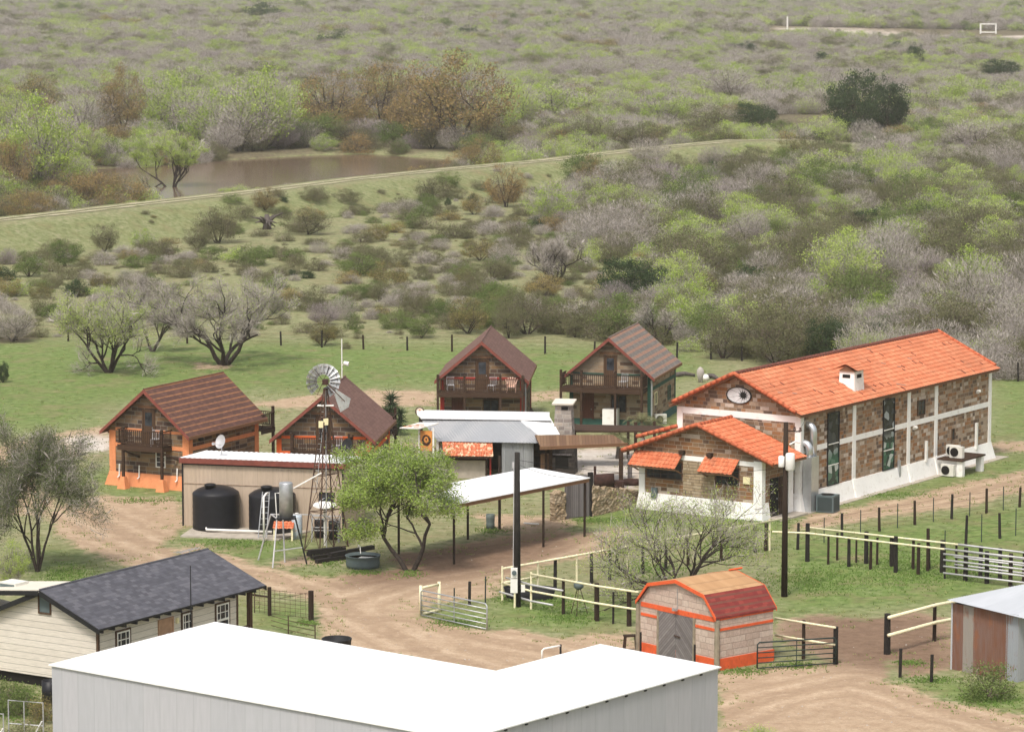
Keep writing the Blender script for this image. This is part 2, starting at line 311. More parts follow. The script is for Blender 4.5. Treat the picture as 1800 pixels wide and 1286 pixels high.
STONE = [(.10, .06, .042), (.22, .14, .08), (.062, .040, .034), (.28, .19, .115), (.15, .088, .05), (.20, .125, .07), (.085, .05, .038), (.25, .15, .075)]
STONE4 = [(.36, .27, .18), (.30, .21, .13), (.12, .075, .05), (.33, .25, .17), (.24, .15, .085), (.38, .29, .2)]
STONEL = [(.42, .30, .21), (.24, .145, .085), (.33, .155, .065), (.14, .092, .068), (.47, .36, .27), (.36, .18, .08), (.28, .19, .12), (.60, .50, .42), (.20, .115, .065), (.39, .27, .18), (.36, .20, .10), (.44, .33, .24)]
STONEA = [(.27, .125, .05), (.20, .12, .068), (.30, .15, .065), (.15, .085, .05), (.25, .15, .08), (.52, .42, .34), (.22, .11, .05), (.29, .17, .09)]
M = dict(
    stone=blocks('cabin_stone', .62, .26, STONE, (.24, .21, .17)),
    stone4=blocks('pale_cabin_stone', .62, .26, STONE4, (.27, .23, .18), seed=4.),
    stonel=blocks('hall_stone', .40, .235, STONEL, (.34, .28, .22), .014, seed=7.),
    stonea=blocks('annex_stone', .55, .235, STONEA, (.40, .34, .27), .014, seed=9.),
    limestone=blocks('shed_limestone', .62, .30, [(.56, .43, .36), (.60, .47, .39), (.52, .40, .33), (.62, .50, .42)], (.40, .31, .26), .014, seed=2., bumpd=.03),
    chimney=blocks('chimney_stone', .5, .25, [(.33, .29, .26), (.40, .35, .31), (.26, .22, .2), (.44, .37, .31)], (.38, .35, .32), seed=5.),
    hearth=blocks('hearth_stone', .5, .25, [(.05, .045, .04), (.09, .075, .065), (.035, .03, .03)], (.08, .07, .065), seed=6.),
    orange=plain('orange_paint', (.71, .27, .12), .75, var=.12, grime=(.62, .22, .09)),
    orange2=plain('deep_orange_paint', (.74, .13, .03), .75, var=.12),
    shedred=plain('orange_red_paint', (.70, .115, .035), .75, var=.15, grime=(.5, .09, .04)),
    redtrim=plain('dull_red_paint', (.21, .062, .046), .8, var=.2),
    redpost=plain('red_paint', (.36, .03, .022), .8, var=.15),
    greentrim=plain('dark_green_paint', (.02, .075, .055), .7, var=.2),
    white=plain('white_paint', (.88, .86, .83), .7, var=.04, scale=1.2, grime=(.74, .70, .65)),
    cream=plain('cream_paint', (.80, .72, .44), .6, var=.08),
    creampipe=plain('cream_pipe_paint', (.83, .76, .52), .5, var=.08, grime=(.55, .42, .25)),
    darkwood=planks('dark_brown_wood', [(.050, .027, .016), (.075, .04, .024), (.035, .02, .013)], .14),
    doorwood=planks('brown_door_wood', [(.10, .055, .03), (.085, .045, .025)], .12, 'v'),
    reddoor=planks('red_brown_door_wood', [(.13, .045, .03), (.11, .04, .025)], .12, 'v'),
    greywood=planks('weathered_grey_wood', [(.17, .15, .15), (.23, .21, .21), (.13, .11, .11)], .13, 'v'),
    roofwood=planks('brown_roof_planks', [(.20, .11, .06), (.14, .075, .045), (.26, .16, .09)], .2, 'v'),
    post=planks('old_brown_posts', [(.085, .05, .032), (.12, .07, .045)], .3, 'v', gap=.0),
    blackpost=plain('creosoted_wood', (.022, .018, .016), .85, var=.4),
    logpost=plain('peeled_log', (.26, .22, .16), .9, var=.3),
    rafter=planks('rafter_wood', [(.26, .14, .075), (.2, .1, .055)], .2),
    shA=shingles('brown_striped_shingles', [(.105, .052, .042), (.13, .066, .052), (.09, .046, .038)], (.20, (.34, .155, .072)), per=.42),
    shB=shingles('plain_brown_shingles', [(.155, .086, .07), (.18, .102, .083), (.13, .072, .06), (.17, .096, .08)], seed=2.),
    shC=shingles('grey_striped_shingles', [(.17, .15, .135), (.2, .18, .16), (.15, .13, .12)], (.36, (.37, .19, .125)), per=.52, seed=3.),
    shD=shingles('slate_grey_shingles', [(.078, .078, .092), (.10, .10, .118), (.068, .068, .082), (.122, .12, .138), (.088, .088, .105)], seed=4.),
    shRed=shingles('red_shingles', [(.21, .035, .03), (.26, .05, .04), (.18, .03, .028)], (.30, (.15, .07, .05)), per=.32, seed=5.),
    shTan=shingles('tan_roll_roofing', [(.43, .25, .125), (.47, .28, .145), (.40, .23, .115)], course=.85, seed=6.),
    clay=clay('orange_clay_tiles', [(.56, .185, .09), (.63, .235, .12), (.50, .15, .07), (.66, .28, .15), (.54, .17, .08), (.59, .21, .105)], .33, .40),
    clayan=clay('annex_clay_tiles', [(.55, .155, .07), (.61, .19, .09), (.48, .125, .055), (.64, .235, .12)], .30, .42, seed=3.),
    clayold=clay('mottled_clay_tiles', [(.55, .15, .07), (.66, .26, .14), (.48, .12, .06), (.6, .2, .1)], .2, .3, seed=5., pale=.8),
    ridge=plain('ridge_tiles', (.50, .13, .06), .8, var=.3, scale=6.),
    ridgedark=plain('dark_ridge_tiles', (.20, .07, .05), .85, var=.4, scale=7.),
    siding=planks('cream_lap_siding', [(.66, .60, .52), (.73, .67, .59), (.69, .63, .55)], .3, gap=.014),
    whitemetal=sheet('white_roof_metal', [(.87, .87, .87), (.86, .86, .86)], 1.2, .4),
    greywall=sheet('pale_grey_wall_metal', [(.45, .45, .48), (.44, .44, .47), (.46, .455, .485)], .92, .55, rib=.0, seams=.92),
    tanwall=sheet('tan_wall_metal', [(.50, .395, .30), (.52, .41, .315)], .92, .55, rib=.25, seams=.92),
    galv=sheet('old_galvanised_roof', [(.34, .35, .37), (.38, .39, .41), (.36, .37, .39), (.43, .43, .44)], .75, .5, .25),
    galvwall=sheet('galvanised_wall', [(.33, .34, .36), (.38, .39, .41)], .8, .5, .3, rib=.1),
    rustsheet=sheet('mixed_rusty_sheets', [(.34, .35, .37), (.19, .085, .052), (.31, .33, .36), (.18, .075, .043), (.30, .265, .23), (.36, .37, .39)], .62, .6, .15, rust=(.24, .105, .06), rustk=.56),
    tinroof=sheet('pale_tin_roof', [(.48, .50, .53), (.52, .54, .57)], .9, .45, .1),
    steel=plain('galvanised_steel', (.47, .48, .50), .4, .55, var=.2),
    duct=plain('shiny_duct_metal', (.60, .62, .64), .32, .75, var=.15, scale=1.5),
    pipe=plain('grey_pipe', (.52, .51, .52), .5, .3, var=.15),
    rust=plain('rusty_steel', (.085, .048, .034), .85, var=.5, scale=5.),
    rustp=plain('rusty_pit_metal', (.05, .022, .017), .8, var=.5, scale=4.),
    mill=plain('weathered_mill_blade', (.52, .53, .54), .5, .4, var=.2, grime=(.35, .25, .2)),
    tankblack=plain('black_plastic', (.012, .012, .016), .45, var=.3),
    black=plain('black_paint', (.015, .015, .017), .6, var=.3),
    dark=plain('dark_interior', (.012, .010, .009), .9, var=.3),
    acgrey=plain('ac_grey_metal', (.105, .135, .14), .55, var=.15),
    acfin=sheet('ac_fins', [(.06, .08, .083)], .5, .6, rib=.06),
    acwhite=plain('ac_white_plastic', (.68, .66, .60), .6, var=.08),
    pvc=plain('white_pvc', (.80, .78, .74), .45, var=.08),
    concrete=plain('concrete', (.42, .37, .31), .9, var=.2, scale=2.),
    rubble=blocks('rubble_stone', .24, .17, [(.42, .32, .21), (.5, .4, .28), (.34, .25, .15), (.45, .34, .22)], (.16, .12, .08), .012, .9, 11., .06),
    greenfence=plain('dark_green_gate_paint', (.02, .035, .033), .5, var=.25),
    bluebarrel=plain('pale_blue_plastic', (.48, .55, .62), .5, var=.15, grime=(.5, .3, .18)),
    can=plain('grey_green_can', (.13, .16, .15), .6, .2, var=.3),
    gold=plain('orange_sign_board', (.66, .27, .07), .7, var=.25, scale=2.),
    emblem=plain('brown_emblem_paint', (.06, .026, .018), .8, var=.4),
    insul=plain('brown_glaze', (.10, .05, .035), .4),
    skin=plain('peach_wood', (.66, .43, .33), .7, var=.1),
    membrane=plain('cream_membrane', (.64, .59, .50), .8, var=.08, scale=.8),
    bark=plain('dark_bark', (.050, .038, .032), .95, var=.5, scale=6.),
    barkg=plain('grey_bark', (.11, .092, .085), .95, var=.4, scale=6.),
    rock=plain('pale_rock', (.42, .38, .34), .9, var=.25),
    wreath=plain('pale_wicker', (.6, .5, .4), .9, var=.2),
    yucca=leafm('yucca_blades', [(.022, .045, .02), (.045, .075, .035), (.075, .105, .055)], .1, .8),
)
def glassm():
    k = NT('window_glass'); n = k.noise(k.obj(), 2.2, 2)
    return k.fin(k.ramp(n, [(.35, (.012, .014, .018)), (.65, (.05, .055, .065))]), .12)
def stainm():
    k = NT('patterned_glass'); v = k.n('TexVoronoi', {'Vector': k.obj(), 'Scale': 2.6}, 1)
    sp = k.t.nodes.new('ShaderNodeSeparateXYZ'); k.set(sp.inputs[0], v)
    zz = k.t.nodes.new('ShaderNodeSeparateXYZ'); k.set(zz.inputs[0], k.obj())
    lo = k.ramp(sp.outputs[0], [(0, (.015, .045, .035)), (.35, (.03, .11, .07)), (.7, (.08, .17, .12)), (.92, (.45, .5, .47))], 'CONSTANT')
    hi = k.ramp(sp.outputs[0], [(0, (.012, .014, .02)), (.5, (.035, .04, .05)), (.72, (.30, .33, .35)), (.88, (.05, .055, .06))], 'CONSTANT')
    return k.fin(k.mix(k.mapr(zz.outputs[2], 2.6, 3.4), lo, hi), .15)
M['glass'] = glassm(); M['stain'] = stainm()
def waterm():
    k = NT('muddy_pond_water'); p = k.pos()
    c = k.ramp(k.noise(p, .06, 3), [(.3, (.135, .092, .058)), (.7, (.165, .115, .074))])
    k.bump(k.noise(p, 1.1, 3), .03, .25); k.bsdf.inputs['IOR'].default_value = 1.33; k.bsdf.inputs['Specular IOR Level'].default_value = .3
    return k.fin(c, .12)
M['water'] = waterm()
def groundm():
    k = NT('ranch_ground'); p = k.pos()
    at = lambda nm: k.n('Attribute', out=2, attribute_name=nm)
    n1 = k.noise(p, .35, 5, .62); n2 = k.noise(p, 1.6, 5, .65); n3 = k.noise(p, 6., 3, .6); nb = k.noise(p, .07, 3)
    # grass: pale dry meadow against lush lawn
    dry = k.ramp(n2, [(.28, (.10, .105, .042)), (.45, (.20, .215, .095)), (.58, (.275, .27, .145)), (.72, (.36, .315, .20))])
    lush = k.ramp(n2, [(.28, (.055, .10, .018)), (.5, (.125, .195, .042)), (.72, (.22, .28, .09))])
    lw = k.M('ADD', at('lush'), k.M('MULTIPLY', k.M('SUBTRACT', n1, .5), 2.2))
    g = k.mix(k.mapr(lw, .1, 1.), dry, lush)
    g = k.mix(k.mapr(n1, .47, .70, 0, .7), g, k.ramp(n3, [(.3, (.20, .155, .085)), (.7, (.30, .24, .14))]))
    g = k.mix(k.mapr(n3, .52, .75, 0, .5), g, k.mix(.5, g, (.03, .04, .012)))
    sc = k.ramp(n2, [(.3, (.075, .06, .036)), (.55, (.15, .125, .075)), (.75, (.20, .18, .10))])
    g = k.mix(k.mapr(k.M('ADD', at('scrub'), k.M('MULTIPLY', k.M('SUBTRACT', n1, .5), .9)), .35, .7), g, sc)
    # bare soil
    d = k.ramp(n2, [(.25, (.33, .225, .145)), (.5, (.435, .315, .21)), (.75, (.53, .40, .28))])
    sp_ = k.t.nodes.new('ShaderNodeSeparateXYZ'); k.set(sp_.inputs[0], p)
    rut = k.noise(k.vec(k.M('MULTIPLY', sp_.outputs[0], .22), k.M('MULTIPLY', sp_.outputs[1], .9), 0.), 1.1, 5, .6)
    d = k.mix(k.mapr(rut, .5, .7, 0, .45), d, (.285, .19, .125))
    d = k.mix(k.mapr(rut, .3, .45, .35, 0.), d, (.55, .42, .30))
    rd = k.M('ADD', at('road'), k.M('MULTIPLY', k.M('SUBTRACT', n1, .5), 1.6)); wv = k.M('SINE', k.M('MULTIPLY', rd, 4.3))
    d = k.mix(k.M('MULTIPLY', k.mapr(wv, .35, .95), k.M('MULTIPLY', k.mapr(at('road'), 1., 4.5, .75, 0.), k.mapr(n2, .35, .65))), d, (.26, .17, .108))
    d = k.mix(k.M('MULTIPLY', k.mapr(wv, -.4, -.95), k.M('MULTIPLY', k.mapr(at('road'), 1., 4., .6, 0.), k.mapr(n1, .35, .65))), d, (.60, .46, .33))
    st = k.t.nodes.new('ShaderNodeTexVoronoi'); st.inputs['Scale'].default_value = 2.6; k.set(st.inputs['Vector'], p)
    d = k.mix(k.mapr(st.outputs['Distance'], .07, .11, .8, 0.), d, (.62, .54, .44))
    d = k.mix(k.mapr(n3, .45, .72, 0, .45), d, (.27, .185, .12)); d = k.mix(k.mapr(k.noise(p, 19., 2), .56, .7, 0, .5), d, (.24, .165, .11))
    d = k.mix(k.M('MULTIPLY', at('mud_shade'), .85), d, k.ramp(n2, [(.3, (.115, .066, .042)), (.7, (.205, .125, .082))]))  # brown of real mud, also the painted shade under the carport
    d = k.mix(at('pale'), d, k.ramp(n2, [(.3, (.46, .40, .34)), (.7, (.66, .61, .56))]))
    dm = k.M('ADD', at('dirt'), k.M('ADD', k.M('MULTIPLY', k.M('SUBTRACT', n1, .5), 1.5), k.M('MULTIPLY', k.M('SUBTRACT', n2, .5), 1.1)))
    c = k.mix(k.mapr(dm, .32, .70), g, d)
    c = k.mix(k.mapr(nb, .35, .7, 0, .22), c, k.mix(.5, c, (.10, .075, .05)))
    k.bump(k.M('ADD', n3, k.M('MULTIPLY', n2, 2.)), .09, .7)
    return k.fin(c, .95)
M['ground'] = groundm()
GREY = (.205, .175, .160)
LM = dict(
    G=leafm('bare_twig_buds', [(.10, .09, .065), (.16, .15, .10), (.19, .21, .10)]),
    T=leafm('dark_feathery_leaves', [(.05, .068, .028), (.09, .118, .045), (.145, .175, .07)]),
    F=leafm('fresh_green_leaves', [(.14, .21, .035), (.23, .33, .065), (.33, .42, .11)]),
    L=leafm('lime_mesquite_leaves', [(.17, .25, .04), (.30, .41, .08), (.47, .56, .15)]),
    O=leafm('olive_leaves', [(.080, .088, .042), (.145, .15, .072), (.21, .205, .11)]),
    N=leafm('mid_green_leaves', [(.065, .10, .03), (.12, .17, .05), (.19, .24, .08)]),
    D=leafm('dark_evergreen_leaves', [(.024, .042, .019), (.045, .072, .032), (.075, .105, .05)]),
    R=leafm('rust_orange_huisache', [(.15, .14, .06), (.25, .20, .09), (.37, .25, .11)]),
    Y=leafm('yellow_blossom_leaves', [(.06, .075, .028), (.13, .135, .05), (.42, .32, .13)], clump=2.),
)
def twigm(name, cols):
    k = NT(name); g = k.t.nodes.new('ShaderNodeNewGeometry')
    c = k.ramp(k.M('ADD', k.M('MULTIPLY', g.outputs['Random Per Island'], .6), k.M('MULTIPLY', k.noise(g.outputs['Position'], .9, 2), .4)), [(.1, cols[0]), (.9, cols[1])])
    return k.fin(c, .95)
TW = dict(grey=twigm('grey_twigs', [(.26, .225, .20), (.48, .435, .395)]), brown=twigm('brown_twigs', [(.11, .085, .068), (.22, .175, .14)]),
          purple=twigm('purple_grey_twigs', [(.22, .18, .18), (.37, .315, .315)]))
# ------------------------------------------------------------------ the ground, dirt, pond and embankment track
DIRT = [
 [(300,985),(330,950),(400,975),(480,1000),(540,1012),(600,1012),(690,1000),(700,975),(800,960),(850,945),(930,935),(990,930),(1040,938),(1090,925),(1130,940),(1060,970),(1000,985),(890,1012),(880,1045),(745,1065),(735,1085),(860,1110),(900,1105),(1000,1120),(1115,1112),(1130,1150),(1120,1200),(870,1200),(560,1140),(555,1060),(470,1035),(400,1005)],
 [(85,905),(110,880),(190,872),(300,872),(330,905),(318,935),(290,950),(310,985),(340,1010),(250,1010),(140,960),(100,940)],
 [(-60,800),(60,770),(110,762),(200,745),(200,790),(130,800),(70,860),(110,880),(85,905),(-60,905)],
 [(425,712),(560,692),(660,684),(765,690),(770,712),(660,716),(520,718)], [(930,690),(988,688),(988,704),(935,706)],
 [(690,780),(740,776),(775,788),(780,800),(690,802)], [(935,786),(1100,786),(1135,800),(1130,862),(1050,872),(1010,838),(940,832)],
 [(1265,1340),(1265,1180),(1480,1160),(1555,1150),(1565,1195),(1640,1222),(1720,1245),(1830,1262),(1830,1340)],
 [(1368,1090),(1440,1078),(1520,1092),(1600,1072),(1672,1085),(1685,1170),(1600,1190),(1570,1160),(1480,1170),(1365,1125)],
 [(1388,930),(1420,905),(1560,880),(1700,848),(1830,818),(1830,858),(1700,890),(1560,908),(1450,928)],
 [(1742,780),(1830,774),(1830,796),(1748,794)], [(840,905),(1000,905),(1000,935),(860,935)],
 [(680,690),(770,690),(770,705),(680,705)], [(1360,46),(1830,58),(1830,70),(1600,61),(1365,56)], [(350,640),(400,640),(400,648),(350,648)], [(700,40),(770,40),(770,46),(700,46)],
 [(480,985),(545,975),(560,990),(480,1000)], [(1310,945),(1330,940),(1340,946),(1310,950)],
]
PALE = [[(108,772),(150,765),(196,770),(196,795),(145,800)], [(1360,46),(1830,58),(1830,70),(1600,61),(1365,56)], [(935,790),(1100,790),(1130,805),(1120,860),(1050,860),(1010,835)], [(700,40),(770,40),(770,46),(700,46)]]
MUD_SHADE = [[(620,965),(700,960),(850,955),(960,935),(1010,940),(1000,965),(880,1005),(700,1030),(600,1030)], [(1368,1090),(1440,1078),(1600,1072),(1672,1085),(1685,1170),(1600,1190),(1480,1170),(1365,1125)]]  # first: shade under carport and mesquite painted into the soil; second: corral mud
LUSH = [[(-60,595),(480,598),(900,606),(1240,612),(1240,660),(980,690),(760,680),(560,690),(440,690),(0,730),(-60,740)],
 [(130,830),(200,820),(330,860),(330,880),(190,875)], [(280,930),(480,940),(560,960),(480,1000),(400,985),(330,975)], [(470,1005),(560,1000),(620,1012),(570,1035),(440,1015)],
 [(860,1045),(960,1040),(1120,1050),(1120,1090),(1010,1110),(860,1100)], [(860,915),(1000,905),(1120,870),(1400,905),(1390,940),(1150,930),(1000,925)],
 [(1370,945),(1830,880),(1830,1020),(1700,1060),(1500,1075),(1365,1085)], [(1400,900),(1760,800),(1830,790),(1830,830),(1500,890)], [(740,1070),(860,1062),(870,1110),(740,1085)],
 [(60,960),(150,970),(190,1020),(60,1040)], [(1570,1140),(1672,1110),(1672,1140),(1580,1165)], [(1560,1200),(1800,1190),(1830,1260),(1700,1240)],
 [(440,1060),(560,1060),(560,1130),(440,1100)], [(-60,660),(180,680),(180,745),(-60,770)], [(1740,640),(1830,650),(1830,775),(1740,770)], [(960,704),(1200,690),(1200,760),(960,740)], [(560,770),(800,715),(800,770)]]
SCRUB = [[(880,-200),(2400,-200),(2400,668),(1800,668),(1500,640),(1240,612),(1130,585),(1060,560),(1150,490),(1000,440),(980,390),(1060,345),(1200,300),(1470,246),(1300,232),(900,262),(700,270)],
         [(-600,-200),(900,-200),(900,262),(640,262),(360,282),(200,292),(180,345),(-50,376),(-600,420)], [(-100,560),(60,560),(60,602),(-100,602)]]
def build_land():
    xs = list(np.arange(-44, 44.01, .8)); st = .8; x = 44
    while x < 130: x += 1.4; xs += [x, -x]
    st = 1.4
    while x < 2600: st *= 1.16; x += st; xs += [x, -x]
    xs = np.array(sorted(xs))
    ys = list(np.arange(84, 262, .6)); y = 262
    while y < 640: y += 1.25; ys.append(y)
    st = 1.25
    while y < 5200: st *= 1.05; y += st; ys.append(y)
    ys = np.array([-200, -60, 20, 60] + ys)
    X, Y = np.meshgrid(xs, ys); Z = terrain(X, Y)
    px, py = proj_np(X, Y, np.zeros_like(X)); near = Y > 70
    def mask(polys, soft, ky=3.0):
        m = np.zeros(X.shape)
        for pl in polys:
            q = [(a, b * ky) for a, b in pl]
            a0, a1 = min(p[0] for p in q) - 90, max(p[0] for p in q) + 90; b0, b1 = min(p[1] for p in q) - 90, max(p[1] for p in q) + 90
            k = near & (px > a0) & (px < a1) & (py * ky > b0) & (py * ky < b1)
            if k.any():
                sd = poly_sd(px[k], py[k] * ky, q); m[k] = np.maximum(m[k], 1 - sstep(-soft, soft, sd))
        return m
    dirt, pale, mud_shade, lush, scrub = mask(DIRT, 32), mask(PALE, 26), mask(MUD_SHADE, 55), mask(LUSH, 70), mask(SCRUB, 45)
    lush[(Y < 178) & (np.abs(px - 900) > 2000)] = .3
    pd = poly_sd(X, Y, POND)
    far_bank = (pd < 2.6) & (pd > 0)
    lush[far_bank] = np.maximum(lush[far_bank], 1.); scrub[far_bank] = 0.
    wet = pd < .8; dirt[wet] = 1; mud_shade[wet] = 1
    d, w, _ = seg_dist(X, Y, LEV, LEVW); k = (d < 13) & (w > .3) & (pd > 2); scrub[k] = 0; lush[k] = np.where(d[k] < 3.6, -.25, .38)
    rp = [[unp(*q) for q in l] for l in ([(60, 870), (110, 885), (200, 930), (330, 985), (470, 1012), (560, 1045), (640, 1090), (760, 1150), (900, 1190)], [(600, 1062), (700, 1030), (880, 1005), (1000, 955), (1100, 925)], [(640, 1090), (720, 1085), (790, 1110), (1000, 1150), (1140, 1175)], [(1180, 1290), (1350, 1225), (1500, 1195), (1640, 1240), (1830, 1300)], [(1390, 925), (1560, 893), (1830, 838)])]
    road = np.full(X.shape, 9.); kk = (Y > 70) & (Y < 330)
    for l in rp: dd, _, _ = seg_dist(X[kk], Y[kk], l); road[kk] = np.minimum(road[kk], dd)
    ny, nx = X.shape
    idx = np.arange(ny * nx).reshape(ny, nx)
    quads = np.stack([idx[:-1, :-1], idx[:-1, 1:], idx[1:, 1:], idx[1:, :-1]], -1).reshape(-1, 4)
    dq = dirt.reshape(-1)[quads].mean(1)
    V = np.stack([X, Y, Z], -1).reshape(-1, 3)
    def grid_obj(name, qs, dz):
        used, inv = np.unique(qs, return_inverse=True); inv = inv.reshape(-1)
        me = bpy.data.meshes.new(name); vv = V[used].copy(); vv[:, 2] += dz
        me.vertices.add(len(used)); me.vertices.foreach_set('co', vv.reshape(-1).astype(np.float32))
        n = len(qs); me.loops.add(n * 4); me.loops.foreach_set('vertex_index', inv.astype(np.int32))
        me.polygons.add(n); me.polygons.foreach_set('loop_start', np.arange(0, n * 4, 4, dtype=np.int32)); me.polygons.foreach_set('loop_total', np.full(n, 4, np.int32))
        me.update(calc_edges=True); me.materials.append(M['ground']); me.shade_smooth()
        for nm, a in (('dirt', dirt), ('pale', pale), ('mud_shade', mud_shade), ('lush', lush), ('scrub', scrub), ('road', road)):
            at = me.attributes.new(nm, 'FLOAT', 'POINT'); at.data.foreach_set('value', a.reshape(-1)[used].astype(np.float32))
        return tag(link_mesh(name, me), kind='structure')
    grid_obj('ground', quads, 0)
    qy = Y.reshape(-1)[quads[:, 0]]
    grid_obj('dirt_yard', quads[(dq > .5) & (qy < 300) & (qy > 70)], .004)
    mb = MB(); mb.poly(*[(x, y, -.5) for x, y in [(min(p.x for p in POND) - 8, min(p.y for p in POND) - 4), (max(p.x for p in POND) + 8, min(p.y for p in POND) - 4), (max(p.x for p in POND) + 8, max(p.y for p in POND) + 8), (min(p.x for p in POND) - 8, max(p.y for p in POND) + 8)]])
    tag(mb.build('pond', M['water']), kind='structure')
    # two worn wheel ruts along the crest of the embankment
    k = NT('track_soil'); p = k.pos(); n = k.noise(p, .8, 4)
    M['rut'] = k.fin(k.ramp(n, [(.3, (.29, .29, .14)), (.5, (.42, .38, .25)), (.75, (.53, .46, .34))]), .95)
    mb = MB(); pts = []
    for i in range(len(LEV) - 1):
        a, b = LEV[i], LEV[i + 1]
        pts += [a.lerp(b, j / 14) for j in range(14)]
    rnd = random.Random(4)
    for off in (-.95, .95):
        vs = []
        for i, q in enumerate(pts):
            t = (pts[min(i + 1, len(pts) - 1)] - pts[max(i - 1, 0)]).normalized(); nn = Vector((-t.y, t.x, 0))
            w = .40 + .14 * math.sin(i * .9 + off) + rnd.uniform(-.06, .06)
            for sgn in (-1, 1):
                e = q + nn * (off + sgn * w); vs.append((e.x, e.y, float(terrain(e.x, e.y)) + .07))
        mb.add(vs, [(2 * i, 2 * i + 2, 2 * i + 3, 2 * i + 1) for i in range(len(pts) - 1)])
    tag(mb.build('embankment_track', M['rut'], uv=False), kind='structure')
build_land()
# ------------------------------------------------------------------ vegetation generators
def rdir(r):
    a = r.uniform(0, 6.2832); z = r.uniform(-1, 1); q = math.sqrt(1 - z * z); return Vector((q * math.cos(a), q * math.sin(a), z))
def rdirs(g, n):
    d = g.normal(size=(n, 3)); return d / np.linalg.norm(d, axis=1, keepdims=True)
def add_leaves(mb, P, S, g, asp=.6):
    n = len(P); d = rdirs(g, n); e = np.cross(d, rdirs(g, n)); e /= np.linalg.norm(e, axis=1, keepdims=True) + 1e-6
    d = d * (S * .5)[:, None]; e = e * (S * .5 * asp)[:, None]
    b = len(mb.v); mb.v += np.stack([P - d, P + e, P + d, P - e], 1).reshape(-1, 3).tolist()
    mb.f += (b + np.arange(4 * n).reshape(n, 4)).tolist(); mb.m += [mb.k] * n
def add_twigs(mb, P, D, L, W, g):
    n = len(P); D = D / (np.linalg.norm(D, axis=1, keepdims=True) + 1e-6); e = np.cross(D, rdirs(g, n)); e /= np.linalg.norm(e, axis=1, keepdims=True) + 1e-6
    e = e * (W * .5)[:, None]; m = P + D * (L * .55)[:, None] + rdirs(g, n) * (L * .10)[:, None]; t = P + D * L[:, None] + rdirs(g, n) * (L * .12)[:, None]
    b = len(mb.v); mb.v += np.stack([P - e, P + e, m + e * .7, t, m - e * .7], 1).reshape(-1, 3).tolist()
    mb.f += (b + np.arange(5 * n).reshape(n, 5)).tolist(); mb.m += [mb.k] * n
#            twig kind, twigs, leaves, leaf size, shape(vase 0..dome 1), leaf height bias
SK = dict(G=('grey', 2000, 600, .085, .8, 0.), L=('grey', 1100, 3000, .10, .85, .32), O=('brown', 600, 3000, .10, .9, 0.), N=('brown', 300, 3300, .11, .95, 0.),
          D=('brown', 120, 3600, .135, 1., 0.), R=('brown', 600, 3000, .10, .8, .05), Y=('brown', 450, 3000, .10, .9, .05), P=('purple', 2200, 450, .08, .85, 0.))
SK_LEAF = dict(P='G')
def shrub_mesh(kind, seed, w=3.4, h=2.5, fine=1., tall=False):
    """a rounded bush of stems, hazy twigs and leaf clumps; tall: stems go into a mesh of their own under a lifted crown"""
    r = random.Random(seed * 77 + ord(kind) + int(tall)); g = np.random.default_rng(seed * 131 + ord(kind) + int(tall))
    tk, nt, nl, ls, dome, bias = SK[kind]; nt = int(nt * fine); nl = int(nl * fine); k0 = 1.
    mb = MB(); tb = MB() if tall else mb; LD = rdirs(g, 9); LD[:, 2] = np.abs(LD[:, 2]) * .9 - .1; LA = g.uniform(.8, 1.12, 9)
    base = .12 if tall else 0.
    def ups(n, lo):
        a = g.uniform(0, 6.2832, n); z = g.uniform(lo - (.7 if tall else .3), 1, n); q = np.sqrt(np.maximum(0, 1 - z * z)); return np.stack([q * np.cos(a), q * np.sin(a), z], 1)
    def shell(D):
        s = np.maximum(.76 + .08 * g.random(len(D)), (LA * np.maximum(0, D @ LD.T) ** 1.3).max(1))
        lo_ = .75 if tall else .3; q = D * s[:, None]; return np.stack([q[:, 0] * w * .54, q[:, 1] * w * .54, base * h + np.maximum(q[:, 2] + lo_, 0) / (1 + lo_) * h * (1 - base)], 1)
    for i in range(5 if tall else 8):
        e = Vector(shell(ups(1, .3))[0]) * .8; b = Vector((r.gauss(0, .1), r.gauss(0, .1), -.05))
        m = b.lerp(e, .5) + rdir(r) * .2; m.z += .1; t0 = .085 if tall else .04
        tb.tube([b, m, e], [t0, t0 * .6, .015], 5, cap=False)
        if tall:
            for j in range(3):
                e2 = Vector(shell(ups(1, .1))[0]) * .85; tb.tube([m.lerp(e, j * .25), m.lerp(e2, .55) + rdir(r) * .15, e2], [.035, .022, .008], 4, cap=False)
    E = shell(ups(nt, .0 if not tall else .02)); K = g.uniform(.35, .93, nt); P = E * K[:, None]; P[:, :2] *= (dome + (1 - dome) * K)[:, None]
    D = E - P * .6; D /= np.linalg.norm(D, axis=1, keepdims=True); D = D + np.array([0, 0, .2]) + rdirs(g, nt) * .75
    add_twigs(mb, P, D, g.uniform(.2, .55, nt), g.uniform(.013, .026, nt), g)
    mb.k = 1; nc = int(34 * fine ** .75); C = shell(ups(nc, max(0., bias))) * g.uniform(.5, .97, nc)[:, None]; CS = g.uniform(.2, .42, nc)
    j = (g.random(nl) ** 1.2 * nc).astype(int); P = C[j] + g.normal(size=(nl, 3)) * CS[j][:, None] * [1, 1, .7]
    lo = P[:, 2] < .05; P[lo, 2] = g.uniform(.05, .3, lo.sum())
    add_leaves(mb, P, ls * k0 * g.uniform(.6, 1.4, nl), g)
    ms = [TW[tk], LM[SK_LEAF.get(kind, kind)]]
    return (tb, mb, ms) if tall else (mb, ms)
